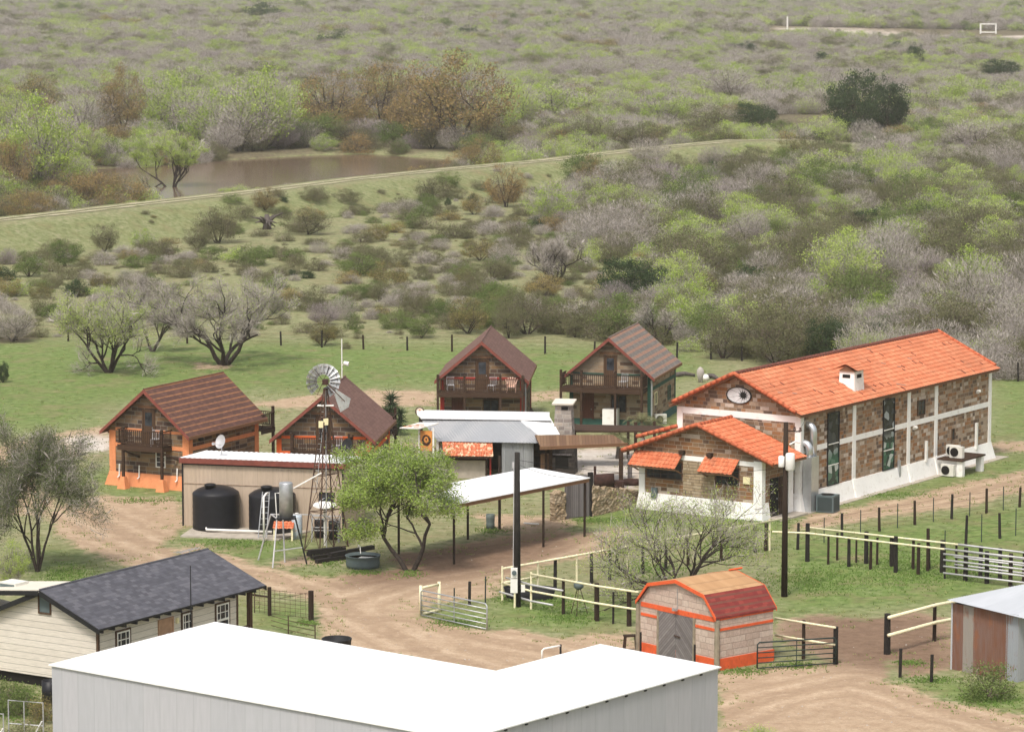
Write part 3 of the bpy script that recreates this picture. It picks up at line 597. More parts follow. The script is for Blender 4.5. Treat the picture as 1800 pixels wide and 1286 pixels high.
def tree_mesh(seed, h=5., w=6., nst=3, lean=.6, nleaf=2600, ls=.13, tw='brown', tr=.2, ntw=900, levels=3, droop=0., leaf_lo=.0, twl=1., spread=.24):
    """trunk mesh and crown mesh (twigs, leaves), scaled to stand h high and w wide"""
    r = random.Random(seed); segs = []; ends = []
    def grow(p, d, L, rad, lvl):
        pts = [p.copy()]; n = 4
        for i in range(n):
            d = (d + rdir(r) * .22 + Vector((0, 0, .05 - droop * lvl * .08))).normalized(); p = p + d * (L / n) * r.uniform(.85, 1.15); pts.append(p.copy())
        segs.append((pts, [rad * (1 - .45 * i / n) for i in range(n + 1)], lvl))
        if lvl >= levels: ends.append((pts[2], d)); ends.append((pts[-1], d)); return
        if lvl >= levels - 1: ends.append((pts[3], d))
        for i in range(r.choice((2, 3, 3)) + (lvl == 0)):
            k = r.choice((2, 3, 4, 4)); q = pts[k]
            nd = (d + rdir(r) * r.uniform(.6, 1.0) + Vector((0, 0, .12))).normalized()
            grow(q.copy(), nd, L * r.uniform(.55, .8), rad * .55, lvl + 1)
    for s in range(nst):
        a = 6.2832 * (s + r.uniform(-.25, .25)) / nst
        d = Vector((math.cos(a) * lean, math.sin(a) * lean, 1)).normalized()
        b = Vector((math.cos(a) * tr * .5, math.sin(a) * tr * .5, -.05))
        grow(b, d, h * .42, tr * (.75 if nst > 1 else 1), 0)
    mx = float(np.percentile([math.hypot(e.x, e.y) for e, _ in ends], 90)); mz = float(np.percentile([e.z for e, _ in ends], 97))
    sx, sz = (w * .45) / mx, (h * .92) / mz
    S = lambda q: Vector((q.x * sx, q.y * sx, q.z * sz))
    tb = MB()
    for pts, rs, lvl in segs: tb.tube([S(q) for q in pts], rs, 7 if lvl == 0 else 5 if lvl == 1 else 4, cap=False)
    cb = MB(); E_ = [(S(e), d) for e, d in ends]
    g = np.random.default_rng(seed); EP = np.array([tuple(e) for e, _ in E_]); ED = np.array([tuple(d) for _, d in E_])
    j = g.integers(0, len(EP), ntw)
    add_twigs(cb, EP[j] + rdirs(g, ntw) * .3, ED[j] + rdirs(g, ntw) * .8 + [0, 0, .15 - droop], g.uniform(.3, .85, ntw) * twl, g.uniform(.010, .022, ntw), g)
    cb.k = 1; hi = np.where(EP[:, 2] > h * leaf_lo)[0]
    wt = g.random(len(hi)) ** 1.3 + .12; j = hi[g.choice(len(hi), nleaf, p=wt / wt.sum())]; s = spread
    P = EP[j] + g.normal(size=(nleaf, 3)) * [s, s, s * .75] + ED[j] * .2; P[:, 2] -= droop * .2
    add_leaves(cb, P, ls * g.uniform(.6, 1.4, nleaf), g)
    return tb, cb

KD = dict(G='bare grey', L='lime green', O='olive green', N='mid green', D='dark evergreen', R='rust orange', Y='yellow blossomed', P='bare purple-grey')
KN = dict(G='bare', L='mesquite', O='olive', N='green', D='evergreen', R='huisache', Y='blossoming', P='bare')
SHR, TRE = {}, {}
def shrub_proto(kind, i):
    if (kind, i) not in SHR:
        mb, ms = shrub_mesh(kind, i); o = mb.build('shrub', ms, uv=False); SHR[kind, i] = o.data; bpy.data.objects.remove(o)
    return SHR[kind, i]
def tree_proto(kind, i):
    if (kind, i) not in TRE:
        tb, cb, ms = shrub_mesh(kind, 50 + i, 5.9, 4.8, {'G': 2.6, 'P': 2.6, 'D': 3.6}.get(kind, 3.2), True)
        a = tb.build('trunk', M['barkg'] if kind in 'GLP' else M['bark'], uv=False, smooth=True); b = cb.build('crown', ms, uv=False)
        TRE[kind, i] = (a.data, b.data); bpy.data.objects.remove(a); bpy.data.objects.remove(b)
    return TRE[kind, i]

# px, py of the foot in the photograph, width and height there, kind
PLANTS = [
 (184,442,60,62,'O'),(253,404,58,46,'L'),(383,427,108,80,'O'),(347,437,62,46,'O'),(286,452,66,42,'O'),(235,470,58,30,'N'),(275,475,22,18,'P'),(51,486,74,48,'N'),(115,468,74,58,'N'),(15,442,46,38,'P'),(10,493,44,28,'D'),
 (79,514,38,30,'N'),(138,521,50,38,'D'),(179,524,54,30,'L'),(210,509,38,28,'O'),(31,519,64,34,'L'),(22,600,112,78,'G'),(304,547,54,58,'O'),(419,460,62,32,'L'),(205,378,22,14,'G'),(60,425,40,22,'G'),(330,455,40,20,'G'),
 (28,372,26,20,'O'),(120,366,22,14,'Y'),(110,425,46,24,'G'),
 (542,412,98,56,'O'),(466,351,64,50,'R'),(499,352,18,12,'D'),(637,320,30,16,'P'),(762,356,84,56,'O'),(831,328,22,20,'D'),(833,377,58,44,'Y'),(787,361,14,18,'D'),(767,379,34,22,'O'),(787,387,54,22,'Y'),(888,364,86,92,'R'),
 (517,461,50,30,'N'),(478,451,28,24,'N'),(560,476,44,28,'O'),(632,484,94,46,'N'),(514,484,18,14,'D'),(540,489,32,20,'D'),(650,445,24,18,'N'),(606,443,38,22,'O'),(555,430,56,18,'O'),(747,402,64,28,'O'),(680,407,44,20,'L'),(619,410,48,20,'G'),
 (798,417,84,34,'O'),(859,412,64,32,'G'),(844,458,84,46,'Y'),(747,463,60,28,'G'),(700,481,34,14,'G'),(741,476,20,14,'D'),(793,474,54,28,'G'),(864,492,74,44,'O'),(665,530,48,44,'O'),(736,527,54,38,'G'),(785,515,38,28,'O'),(869,522,64,38,'N'),
 (583,515,48,20,'G'),(619,499,38,22,'G'),(568,571,80,50,'P'),(619,578,36,38,'N'),(568,607,64,56,'Y'),(741,594,66,54,'N'),(823,586,94,80,'Y'),(895,594,66,74,'O'),(652,561,38,26,'G'),(609,613,24,16,'O'),(500,560,30,16,'G'),(690,355,26,12,'D'),(610,345,30,14,'O'),(612,368,24,18,'G'),
 (1035,301,72,68,'R'),(980,354,64,38,'Y'),(1063,344,74,38,'Y'),(1085,304,18,14,'D'),(1014,403,54,32,'Y'),(986,403,44,42,'P'),(1073,394,96,44,'G'),(1135,403,64,34,'G'),(1163,375,64,34,'L'),(1216,329,96,48,'L'),(1169,326,34,28,'L'),(1203,456,112,78,'L'),(1253,469,84,58,'L'),
 (1287,478,64,42,'N'),(1315,431,104,74,'G'),(1150,503,66,68,'O'),(1079,466,64,44,'O'),(1042,438,54,34,'O'),(955,522,86,50,'Y'),(1001,525,34,28,'G'),(1079,546,84,64,'P'),(1119,537,44,34,'L'),(927,587,126,86,'O'),(1010,593,60,48,'O'),(1063,571,64,34,'L'),
 (1235,531,66,64,'Y'),(1206,550,74,50,'O'),(1272,630,112,98,'O'),(1206,608,64,48,'G'),(905,419,64,42,'O'),(886,490,54,42,'O'),(1030,470,40,22,'G'),(1110,440,50,26,'N'),(940,400,44,24,'D'),(1000,375,34,22,'N'),(1330,350,40,30,'D'),
 (1407,284,96,54,'Y'),(1550,280,136,58,'G'),(1711,262,156,64,'G'),(1425,330,74,32,'N'),(1529,316,54,28,'L'),(1336,337,96,64,'G'),(1615,355,124,54,'O'),(1665,359,28,28,'D'),(1783,334,56,50,'L'),(1529,373,54,48,'O'),(1500,412,114,48,'O'),(1364,423,64,48,'N'),
 (1729,395,156,64,'L'),(1604,430,124,64,'G'),(1661,455,54,28,'D'),(1715,463,54,42,'O'),(1439,466,104,40,'L'),(1665,502,64,54,'L'),(1740,509,60,44,'L'),(1372,545,154,84,'G'),(1532,520,74,54,'O'),(1658,563,114,64,'L'),(1364,640,130,104,'O'),(1454,630,112,88,'D'),
 (1550,573,104,50,'G'),(1586,592,24,22,'L'),(1729,602,124,84,'O'),(1790,612,80,70,'G'),(1300,603,80,60,'O'),(1420,520,90,50,'G'),(1780,440,60,50,'G'),(1500,460,80,40,'G'),(1600,520,80,50,'P'),(1780,540,60,60,'G'),(1440,390,80,40,'P'),(1640,300,90,44,'G'),(1770,380,60,40,'O'),(1690,540,70,44,'O'),
 (72,336,134,158,'L'),(158,300,64,68,'L'),(20,340,72,100,'R'),(165,348,98,43,'R'),(202,300,60,34,'D'),(90,347,64,42,'R'),(217,246,76,122,'R'),(153,246,96,88,'G'),(294,236,106,98,'L'),(256,258,96,50,'G'),(422,284,112,90,'G'),(371,262,96,100,'L'),
 (464,263,126,136,'L'),(581,246,116,122,'R'),(670,241,116,138,'R'),(809,263,180,158,'R'),(731,252,106,108,'R'),(642,255,74,48,'P'),(726,270,64,32,'P'),(876,268,106,54,'O'),(503,276,54,28,'G'),(20,250,70,90,'L'),(60,190,70,60,'Y'),(330,180,90,60,'L'),(400,225,90,50,'O'),
 (970,212,124,64,'L'),(950,272,84,43,'R'),(1125,267,124,64,'O'),(1250,243,96,60,'O'),(1325,233,96,64,'D'),(1395,192,80,40,'G'),(1275,182,104,64,'G'),(1440,117,52,32,'D'),(1610,117,38,48,'D'),(1575,97,44,28,'D'),(1760,143,84,46,'D'),(1690,188,130,64,'L'),(1597,226,64,34,'L'),
 (460,42,74,38,'D'),(583,88,64,40,'D'),(505,77,54,30,'N'),(1500,236,116,132,'D'),(1560,230,90,112,'D'),(1040,262,80,60,'O'),(1170,225,90,60,'L'),(910,225,80,80,'L'),
 (352,292,60,34,'G'),(392,288,70,52,'G'),(448,284,60,46,'O'),(492,280,70,50,'P'),(536,277,64,46,'G'),(556,268,90,60,'N'),(612,275,70,46,'O'),(652,272,60,46,'G'),(690,276,64,46,'N'),(760,279,70,46,'O'),(800,284,60,46,'G'),(845,288,70,46,'N'),(250,290,60,34,'N'),(128,330,70,60,'L'),(40,300,90,90,'L'),(110,285,90,80,'G'),(345,245,90,90,'G'),(520,240,90,90,'L'),(745,235,100,100,'R'),(870,240,80,80,'L'),

(20,1030,70,96,'L'),(5,672,28,46,'D'),
]
NUMW = ['leftmost', 'second', 'third', 'fourth', 'fifth', 'sixth', 'seventh', 'eighth', 'ninth', 'tenth', 'eleventh', 'twelfth', 'thirteenth', 'fourteenth', 'fifteenth', 'sixteenth', 'seventeenth']
def zone(px, py):
    yl = float(np.interp(px, [0, 250, 450, 800, 1129, 1407, 1560], [387, 359, 337, 297, 263, 243, 236])) if px < 1560 else 236
    if py > 640: return {20: 'in the bottom left behind the cream house', 5: 'on the lawn at the left edge'}[px]
    if py < 150: return 'far out on the plain'
    if py < yl - 2:
        if px < 345: return 'beyond the embankment, left of the pond'
        if px < 880: return 'on the far bank of the pond'
        if px < 1310: return 'beyond the embankment, right of the pond'
        return 'behind the right end of the embankment'
    if px < 440: return 'on the slope left of the dead stump' if py < 480 else 'around the mesquites on the left lawn'
    if px < 905:
        return 'just below the embankment, right of the dead stump' if py < 425 else 'in the middle of the open meadow' if py < 512 else 'near the wire fence, left of the far cabins'
    if px < 1300: return 'in the brush below the rust tree' if py < 425 else 'in the brush above the far cabins' if py < 535 else 'close behind the two far cabins'
    return 'in the thicket nearest the embankment, right side' if py < 375 else 'in the middle of the right thicket' if py < 480 else 'in the thicket behind the tiled hall'
def plant_all():
    rows = []
    for i, (px, py, w, h, k) in enumerate(PLANTS):
        tree = h >= 44
        rows.append(dict(px=px, py=py, w=w, h=h, k=k, tree=tree, key=(k, zone(px, py), tree)))
    by = {}
    for r_ in rows: by.setdefault((KD[r_['k']], r_['key'][1], r_['tree']), []).append(r_)
    for key, g in by.items():
        g.sort(key=lambda q: q['px'])
        for i, q in enumerate(g):
            what = key[0] + (' tree' if key[2] else ' shrub')
            if len(g) == 1: q['lab'] = f'the only {what} {key[1]}'.replace('the only ', 'lone ')
            elif i == 0: q['lab'] = f'leftmost {what} {key[1]}'
            elif i == len(g) - 1: q['lab'] = f'rightmost {what} {key[1]}'
            else: q['lab'] = f'{NUMW[i]} {what} from the left {key[1]}'
    rnd = random.Random(11); fillers = {}
    for i, q in enumerate(rows):
        p = G(q['px'], q['py']); s = pxm(p.y); w, h = q['w'] / s, q['h'] / s * 1.03
        if 'pond' in q['lab'] and q['tree']: w, h = w * 1.4, h * 1.22
        grp = f"{KD[q['k']]} {'trees' if q['tree'] else 'shrubs'} in the brush country"
        p.z -= .05
        if q['tree']:
            a, b = tree_proto(q['k'], i % 3)
            t = thing(KN[q['k']] + '_tree', q['lab'], 'tree', p, rnd.uniform(0, 6.28), grp); t.scale = (w / 6.2, w / 6.2, h / 5.)
            link_mesh('trunk', a, t); cw = link_mesh('crown', b, t); BIG.setdefault((q['k'], i % 3), cw)
        else:
            v = i % 4
            o = link_mesh(KN[q['k']] + '_shrub', shrub_proto(q['k'], v), None, p, rnd.uniform(0, 6.28)); o.scale = (w / 3.5, w / 3.5, h / 2.6)
            tag(o, q['lab'], 'shrub', grp); fillers.setdefault((q['k'], v), o)
    return fillers
BIG = {}
FILL = plant_all()

def scatter_object(name, pts, protos, label, cat):
    """one object of many instances: pts rows are x, y, z, kind index, rotation, scale xy, scale z"""
    a = np.array(pts, float); me = bpy.data.meshes.new(name); me.vertices.add(len(a))
    me.vertices.foreach_set('co', a[:, :3].reshape(-1).astype(np.float32))
    for nm, c in (('kind', 3), ('rz', 4), ('sxy', 5), ('sz', 6)):
        at = me.attributes.new(nm, 'FLOAT', 'POINT'); at.data.foreach_set('value', a[:, c].astype(np.float32))
    o = link_mesh(name, me); tag(o, label, cat, kind='stuff')
    ng = bpy.data.node_groups.new(name, 'GeometryNodeTree')
    ng.interface.new_socket(name='Geometry', in_out='INPUT', socket_type='NodeSocketGeometry'); ng.interface.new_socket(name='Geometry', in_out='OUTPUT', socket_type='NodeSocketGeometry')
    N = ng.nodes; gi = N.new('NodeGroupInput'); go = N.new('NodeGroupOutput'); L = ng.links.new
    def attr(nm):
        q = N.new('GeometryNodeInputNamedAttribute'); q.data_type = 'FLOAT'; q.inputs[0].default_value = nm; return q.outputs[0]
    rot = N.new('ShaderNodeCombineXYZ'); L(attr('rz'), rot.inputs[2]); sc = N.new('ShaderNodeCombineXYZ'); sxy = attr('sxy')
    L(sxy, sc.inputs[0]); L(sxy, sc.inputs[1]); L(attr('sz'), sc.inputs[2]); kd = attr('kind'); jn = N.new('GeometryNodeJoinGeometry')
    for i, pr in enumerate(protos):
        oi = N.new('GeometryNodeObjectInfo'); oi.transform_space = 'ORIGINAL'; oi.inputs['Object'].default_value = pr; oi.inputs['As Instance'].default_value = True
        cm = N.new('FunctionNodeCompare'); cm.data_type = 'FLOAT'; cm.operation = 'EQUAL'; L(kd, cm.inputs[0]); cm.inputs[1].default_value = i; cm.inputs['Epsilon'].default_value = .3
        ip = N.new('GeometryNodeInstanceOnPoints'); L(gi.outputs[0], ip.inputs['Points']); L(cm.outputs[0], ip.inputs['Selection']); L(oi.outputs['Geometry'], ip.inputs['Instance'])
        e2r = N.new('FunctionNodeEulerToRotation'); L(rot.outputs[0], e2r.inputs[0]); L(e2r.outputs[0], ip.inputs['Rotation']); L(sc.outputs[0], ip.inputs['Scale']); L(ip.outputs[0], jn.inputs[0])
    L(jn.outputs[0], go.inputs[0])
    md = o.modifiers.new('scatter', 'NODES'); md.node_group = ng
    return o
MEADOW = [(-700, 440), (-100, 402), (250, 368), (500, 342), (900, 300), (1010, 318), (960, 385), (1000, 440), (1130, 490), (1060, 545), (900, 606), (480, 600), (-100, 600), (-700, 620)]
def fill_brush():
    keys = sorted(FILL); bkeys = sorted(BIG); protos = [FILL[k] for k in keys] + [BIG[k] for k in bkeys]; byk = {}; bbk = {}
    for i, (k, v) in enumerate(keys): byk.setdefault(k, []).append(i)
    for i, (k, v) in enumerate(bkeys): bbk.setdefault(k, []).append(len(keys) + i)
    rnd = random.Random(5); rows = []
    ylist = []; y = 262.
    while y < 1900:
        st = 2.5 if y < 640 else 3.2 if y < 1000 else 4.6; ylist.append((y, st)); y += st * .9
    for y, st in ylist:
        half = y * .155 + 8
        for x in np.arange(-half, half, st): rows.append((x + rnd.uniform(-.5, .5) * st, y + rnd.uniform(-.5, .5) * st, st))
    nb = len(rows); y = 266.
    while y < 1900:
        st = 6.6 if y < 640 else 8. if y < 1000 else 10.5; half = y * .155 + 8
        for x in np.arange(-half, half, st): rows.append((x + rnd.uniform(-.6, .6) * st, y + rnd.uniform(-.5, .5) * st, st))
        y += st * .95
    A = np.array(rows); X, Y, ST = A.T; Z = terrain(X, Y); px, py = proj_np(X, Y, Z)
    pd = poly_sd(X, Y, POND); ld, lw, side = seg_dist(X, Y, LEV, LEVW); msd = poly_sd(px, py * 3, [(a, b * 3) for a, b in MEADOW])
    lim = np.interp(px, [-100, 60, 130, 900, 1130, 1240, 1500, 1640, 1800, 1900], [596, 596, 590, 598, 603, 628, 652, 662, 668, 670])
    farp = [poly_sd(px, py * 4, [(a, b * 4) for a, b in pl]) for pl in ([(1340, 46), (1850, 56), (1850, 84), (1600, 76), (1340, 70)], [(690, 38), (780, 38), (780, 48), (690, 48)], [(1290, 205), (1470, 200), (1490, 240), (1300, 250)])]
    big = np.array([(a, b, w, h) for a, b, w, h, k in PLANTS if h >= 44])
    out = []; mead = []
    def nz(x, y, s): return .5 + .25 * math.sin(x / s + 1.7 * math.sin(y / (s * 1.3))) + .25 * math.sin(y / s * 1.1 + 1.3 * math.sin(x / (s * .9)) + 2)
    for i in range(len(X)):
        x, y = X[i], Y[i]
        if pd[i] < (.8 if y > 470 else 2.5) or py[i] > lim[i]: continue
        if lw[i] > .1 and ld[i] < 4.2: continue
        dpy = py[i] - big[:, 1]
        if np.any((np.abs(px[i] - big[:, 0]) < big[:, 2] * .5) & (dpy > -2) & (dpy < big[:, 3] * .14)): continue
        onslope = lw[i] > .3 and ld[i] < 13
        if any(f[i] < 0 for f in farp): continue
        inm = msd[i] < 0
        if inm and rnd.random() > (.20 + .42 * (nz(x, y, 9) > .52) + .28 * (px[i] > 600)): continue
        if onslope and rnd.random() > (.20 if px[i] < 900 else .08): continue
        a, b = nz(x, y, 14.), nz(x + 50, y - 30, 31.); q = rnd.random() * .55 + a * .3 + b * .25
        if inm: k = 'G' if q < .30 else 'O' if q < .66 else 'N' if q < .74 else 'Y' if q < .78 else 'G'
        elif y > 560: k = 'G' if q < .46 else 'O' if q < .53 else 'L' if q < .65 else 'N' if q < .67 else 'G' if q < .87 else 'P' if q < .92 else 'Y'
        elif px[i] > 1150: k = 'G' if q < .38 else 'P' if q < .41 else 'O' if q < .60 else 'L' if q < .72 else 'N' if q < .78 else 'D' if q < .795 else 'G' if q < .92 else 'Y'
        else: k = 'G' if q < .38 else 'O' if q < .58 else 'L' if q < .70 else 'R' if q < .75 else 'N' if q < .79 else 'G'
        if side[i] > 0 and y < 700 and not inm and 345 > px[i] and rnd.random() < .3: k = rnd.choice('LRO')
        w = ST[i] * rnd.choice((1.1, 1.3, 1.5, 1.8)) * rnd.uniform(.9, 1.1); h = w * rnd.uniform(.45, .7)
        if i >= nb:
            if rnd.random() < .15: continue
            c = nz(x + 17, y * .6, 19.) * .5 + rnd.random() * .5; w = rnd.uniform(5., 9.); h = w * rnd.uniform(.52, .74) * (1.25 if y < 340 else 1.08 if y < 560 else 1.)
            if y > 640: w *= 1.12; h = w * rnd.uniform(.45, .62)
            k = 'G' if c < .36 else 'O' if c < .47 else 'L' if c < .66 else 'N' if c < .69 else 'P' if c < .74 else 'G' if c < .86 else 'D' if c < .875 else 'L'
            if y < 560 and side[i] <= 0 and not inm: k = 'G' if c < .40 else 'O' if c < .58 else 'L' if c < .66 else 'N' if c < .70 else 'P' if c < .74 else 'O' if c < .8 else 'D' if c < .83 else 'G'
            elif y > 640: k = 'G' if c < .42 else 'O' if c < .46 else 'L' if c < .61 else 'P' if c < .70 else 'G' if c < .84 else 'D' if c < .85 else 'L'
            if side[i] > 0 and y < 640 and rnd.random() < .3: k = rnd.choice('RRL')
            if inm: w *= .55; h *= .5; k = rnd.choice('OOGNY')
        if (inm or onslope) and i < nb: w = rnd.choice((.7, 1., 1.5, 2.3, 3.2)) * rnd.uniform(.8, 1.15); h = w * rnd.uniform(.35, .62)
        elif i < nb and side[i] > 0 and y < 700: w *= 1.25; h *= 1.35
        
        if i >= nb and k in bbk: (mead if inm or onslope else out).append((x, y, Z[i] - .3, rnd.choice(bbk[k]), rnd.uniform(0, 6.28), w / 6.2, h / 5.))
        else: (mead if inm or onslope else out).append((x, y, Z[i] - .05, rnd.choice(byk[k]), rnd.uniform(0, 6.28), w / 3.5, h / 2.6))
    scatter_object('brush_thicket', out, protos, 'grey and green thorn brush covering the plain beyond the ranch', 'brush')
    scatter_object('meadow_scrub', mead, protos, 'low dry scrub scattered over the pale meadow', 'scrub')
fill_brush()

def special_tree(name, label, px, py, w, h, leaf, bark='bark', off=(0, 0), cat='tree', group=None, **kw):
    p = G(px, py); s = pxm(p.y); t = thing(name, label, cat, (p.x, p.y, p.z - .03), kw.pop('rz', 0.), group)
    tb, cb = tree_mesh(h=h / s, w=w / s, **kw)
    tb.build('trunk', M[bark], t, smooth=True, uv=False); cb.build('crown', [TW[kw.get('tw', 'brown')], LM[leaf]], t, uv=False); return t
special_tree('mesquite_tree', 'lime-tipped multi-stemmed mesquite on the lawn, leftmost of the bare lawn trees', 192, 655, 192, 142, 'L', seed=3, nst=5, lean=.75, nleaf=20000, ls=.085, tw='grey', tr=.2, ntw=9000, leaf_lo=.45, levels=4)
special_tree('mesquite_tree', 'slim dark-stemmed mesquite between the two larger lawn trees', 268, 618, 110, 130, 'G', seed=8, nst=2, lean=.4, nleaf=2500, ls=.085, tw='grey', tr=.17, ntw=7000, leaf_lo=.4, levels=4)
special_tree('mesquite_tree', 'large bare grey mesquite with wide forked trunk on the lawn', 394, 641, 292, 154, 'L', seed=21, nst=4, lean=.85, nleaf=8000, ls=.08, tw='grey', tr=.27, ntw=19000, leaf_lo=.55, levels=4)
special_tree('mesquite_tree', 'bright green mesquite with twin trunks beside the stock tank', 720, 1003, 240, 214, 'F', seed=5, nst=2, lean=.35, nleaf=62000, ls=.105, tw='grey', tr=.19, ntw=5000, droop=.3, leaf_lo=.3, spread=.33, levels=4)
special_tree('thorn_tree', 'dark feathery thorn tree with bent black stems behind the cream house', 66, 1004, 205, 256, 'T', seed=17, nst=5, lean=.55, nleaf=70000, ls=.068, tw='grey', tr=.11, ntw=12000, leaf_lo=.18, droop=.15, spread=.34, levels=4)
special_tree('mesquite_tree', 'sprawling nearly bare mesquite behind the barn-roofed block shed', 1190, 1046, 420, 176, 'L', seed=33, nst=7, lean=1.0, nleaf=15000, ls=.07, tw='grey', tr=.125, ntw=6500, leaf_lo=.2, levels=4, twl=.8)
special_tree('mesquite_tree', 'dark-limbed mesquite with lime crown at the near pond edge', 302, 341, 132, 104, 'L', seed=44, nst=4, lean=.7, nleaf=24000, ls=.13, tw='grey', tr=.25, ntw=4500, leaf_lo=.4, twl=1.4)
special_tree('mesquite_tree', 'bare mesquite with black crooked limbs in the brush above the far cabins', 973, 499, 112, 80, 'G', seed=51, nst=5, lean=.9, nleaf=1200, ls=.1, tw='grey', tr=.2, ntw=7000)
special_tree('crooked_tree', 'crooked black-limbed tree leaning over the striped grey cabin roof', 1160, 606, 90, 76, 'G', seed=63, nst=2, lean=.8, nleaf=900, ls=.1, tw='grey', tr=.18, ntw=2600, droop=.5)
def dead_stump():
    p = G(469, 403); r = random.Random(2); mb = MB()
    mb.tube([(0, 0, -.05), (.1, 0, .8), (.0, .1, 1.7)], [.55, .42, .25], 8)
    for i in range(12):
        a = i * .53; d = Vector((math.cos(a), math.sin(a), r.uniform(-.1, .9))); q = d * r.uniform(1., 1.9)
        mb.tube([(0, 0, .6), q * .5 + Vector((0, 0, .7)), q + Vector((0, 0, .3))], [.22, .14, .05], 5)
    tag(mb.build('dead_stump', M['barkg'], None, True, p, uv=False), 'uprooted dead grey stump with spread roots on the open slope', 'tree stump')
dead_stump()
def yucca():
    p = G(688, 765); t = thing('yucca', 'tall dark spiky yucca with two heads beside the second cabin', 'yucca', p); r = random.Random(9); mb = MB()
    heads = [((0, 0, 0), (.0, 0, 2.6), 1.15), ((.25, 0, 0), (.65, -.1, 1.5), .95), ((-.1, 0, 0), (-.35, .1, 1.6), .8)]
    lb = MB()
    for b, c, s in heads:
        mb.tube([b, Vector(b).lerp(Vector(c), .5) + Vector((.05, 0, 0)), c], [.16, .14, .12], 6)
        for zz in (0, -.45, -.9):
            for i in range(95):
                d = rdir(r); d.z = d.z * .8 + (.25 if zz == 0 else -.15); d.normalize(); o_ = Vector(c) + Vector((0, 0, zz)); e = d.cross(rdir(r)).normalized() * .035; L = s * r.uniform(.55, .85)
                lb.add([o_ - e, o_ + e, o_ + d * L], [(0, 1, 2)])
    mb.build('trunk', M['bark'], t, uv=False); lb.build('crown', M['yucca'], t, uv=False)
yucca()
def palm(px, py, h, label):
    p = G(px, py); t = thing('palm', label, 'palm', p); r = random.Random(px); mb = MB(); mb.tube([(0, 0, 0), (.05, 0, h * .5), (0, .05, h)], [.14, .11, .1], 7); mb.build('trunk', M['barkg'], t, uv=False)
    lb = MB()
    for i in range(22):
        a = r.uniform(0, 6.28); el = r.uniform(.1, 1.2); q0 = Vector((0, .05, h)); pts = []
        for k in range(7):
            L = k * .2; el2 = el - k * .22; q0 = q0 + Vector((math.cos(a) * math.cos(el2), math.sin(a) * math.cos(el2), math.sin(el2))) * .2; pts.append(q0.copy())
        for k in range(1, 7):
            d = (pts[k] - pts[k - 1]).normalized(); sd = d.cross(Vector((0, 0, 1))).normalized()
            for sg in (-1, 1):
                for m in range(2):
                    b = pts[k - 1].lerp(pts[k], m * .5); lb.add([b, b + d * .06, b + sd * sg * .34 + d * .2 + Vector((0, 0, -.08))], [(0, 1, 2)])
    lb.build('crown', LM['O'], t, uv=False)
palm(1128, 802, 2.2, 'taller young palm between the fireplace and the hall')
palm(1085, 806, 1.4, 'low drooping palm beside the brown plank roof')
palm(1158, 790, 1.6, 'palm half hidden behind the annex tile edge')
def weeds():
    """bright weeds round posts, walls and tanks: one uncountable growth"""
    r = random.Random(8); mb = MB()
    spots = [(575, 985, 40, 14), (640, 1006, 40, 6), (720, 1008, 26, 8), (862, 932, 30, 6), (900, 1052, 40, 12), (1000, 1085, 60, 14), (800, 1095, 60, 10), (540, 1095, 20, 6), (1300, 1180, 60, 8), (1400, 1170, 50, 8),
             (1600, 1165, 30, 6), (1640, 1195, 60, 8), (1740, 1230, 70, 14), (30, 1240, 60, 40), (1100, 915, 60, 8), (1040, 915, 40, 6), (1340, 915, 60, 6), (1560, 870, 100, 6), (1430, 1020, 100, 30), (1600, 1000, 120, 40), (1720, 1000, 60, 20), (250, 880, 70, 6), (420, 955, 90, 12), (120, 1010, 60, 20), (1280, 960, 100, 30), (980, 1060, 60, 16), (1150, 1000, 80, 20)]
    for px, py, w, h in spots:
        for i in range(int(140 + w * h * .45)):
            p = unp(px + r.gauss(0, w * .45), py + r.gauss(0, h * .45)); hh = r.uniform(.03, .11)
            for j in range(3):
                d = Vector((r.uniform(-1, 1), r.uniform(-1, 1), 1.1)).normalized(); e = d.cross(rdir(r)).normalized() * .028
                mb.add([p - e, p + e, p + d * hh * 1.2], [(0, 1, 2)])
    tag(mb.build('weeds', leafm('fresh_weeds', [(.10, .18, .04), (.16, .26, .06), (.23, .33, .09)]), uv=False), 'fresh green weeds sprouting round posts, tanks and walls', 'weeds', kind='stuff')
weeds()

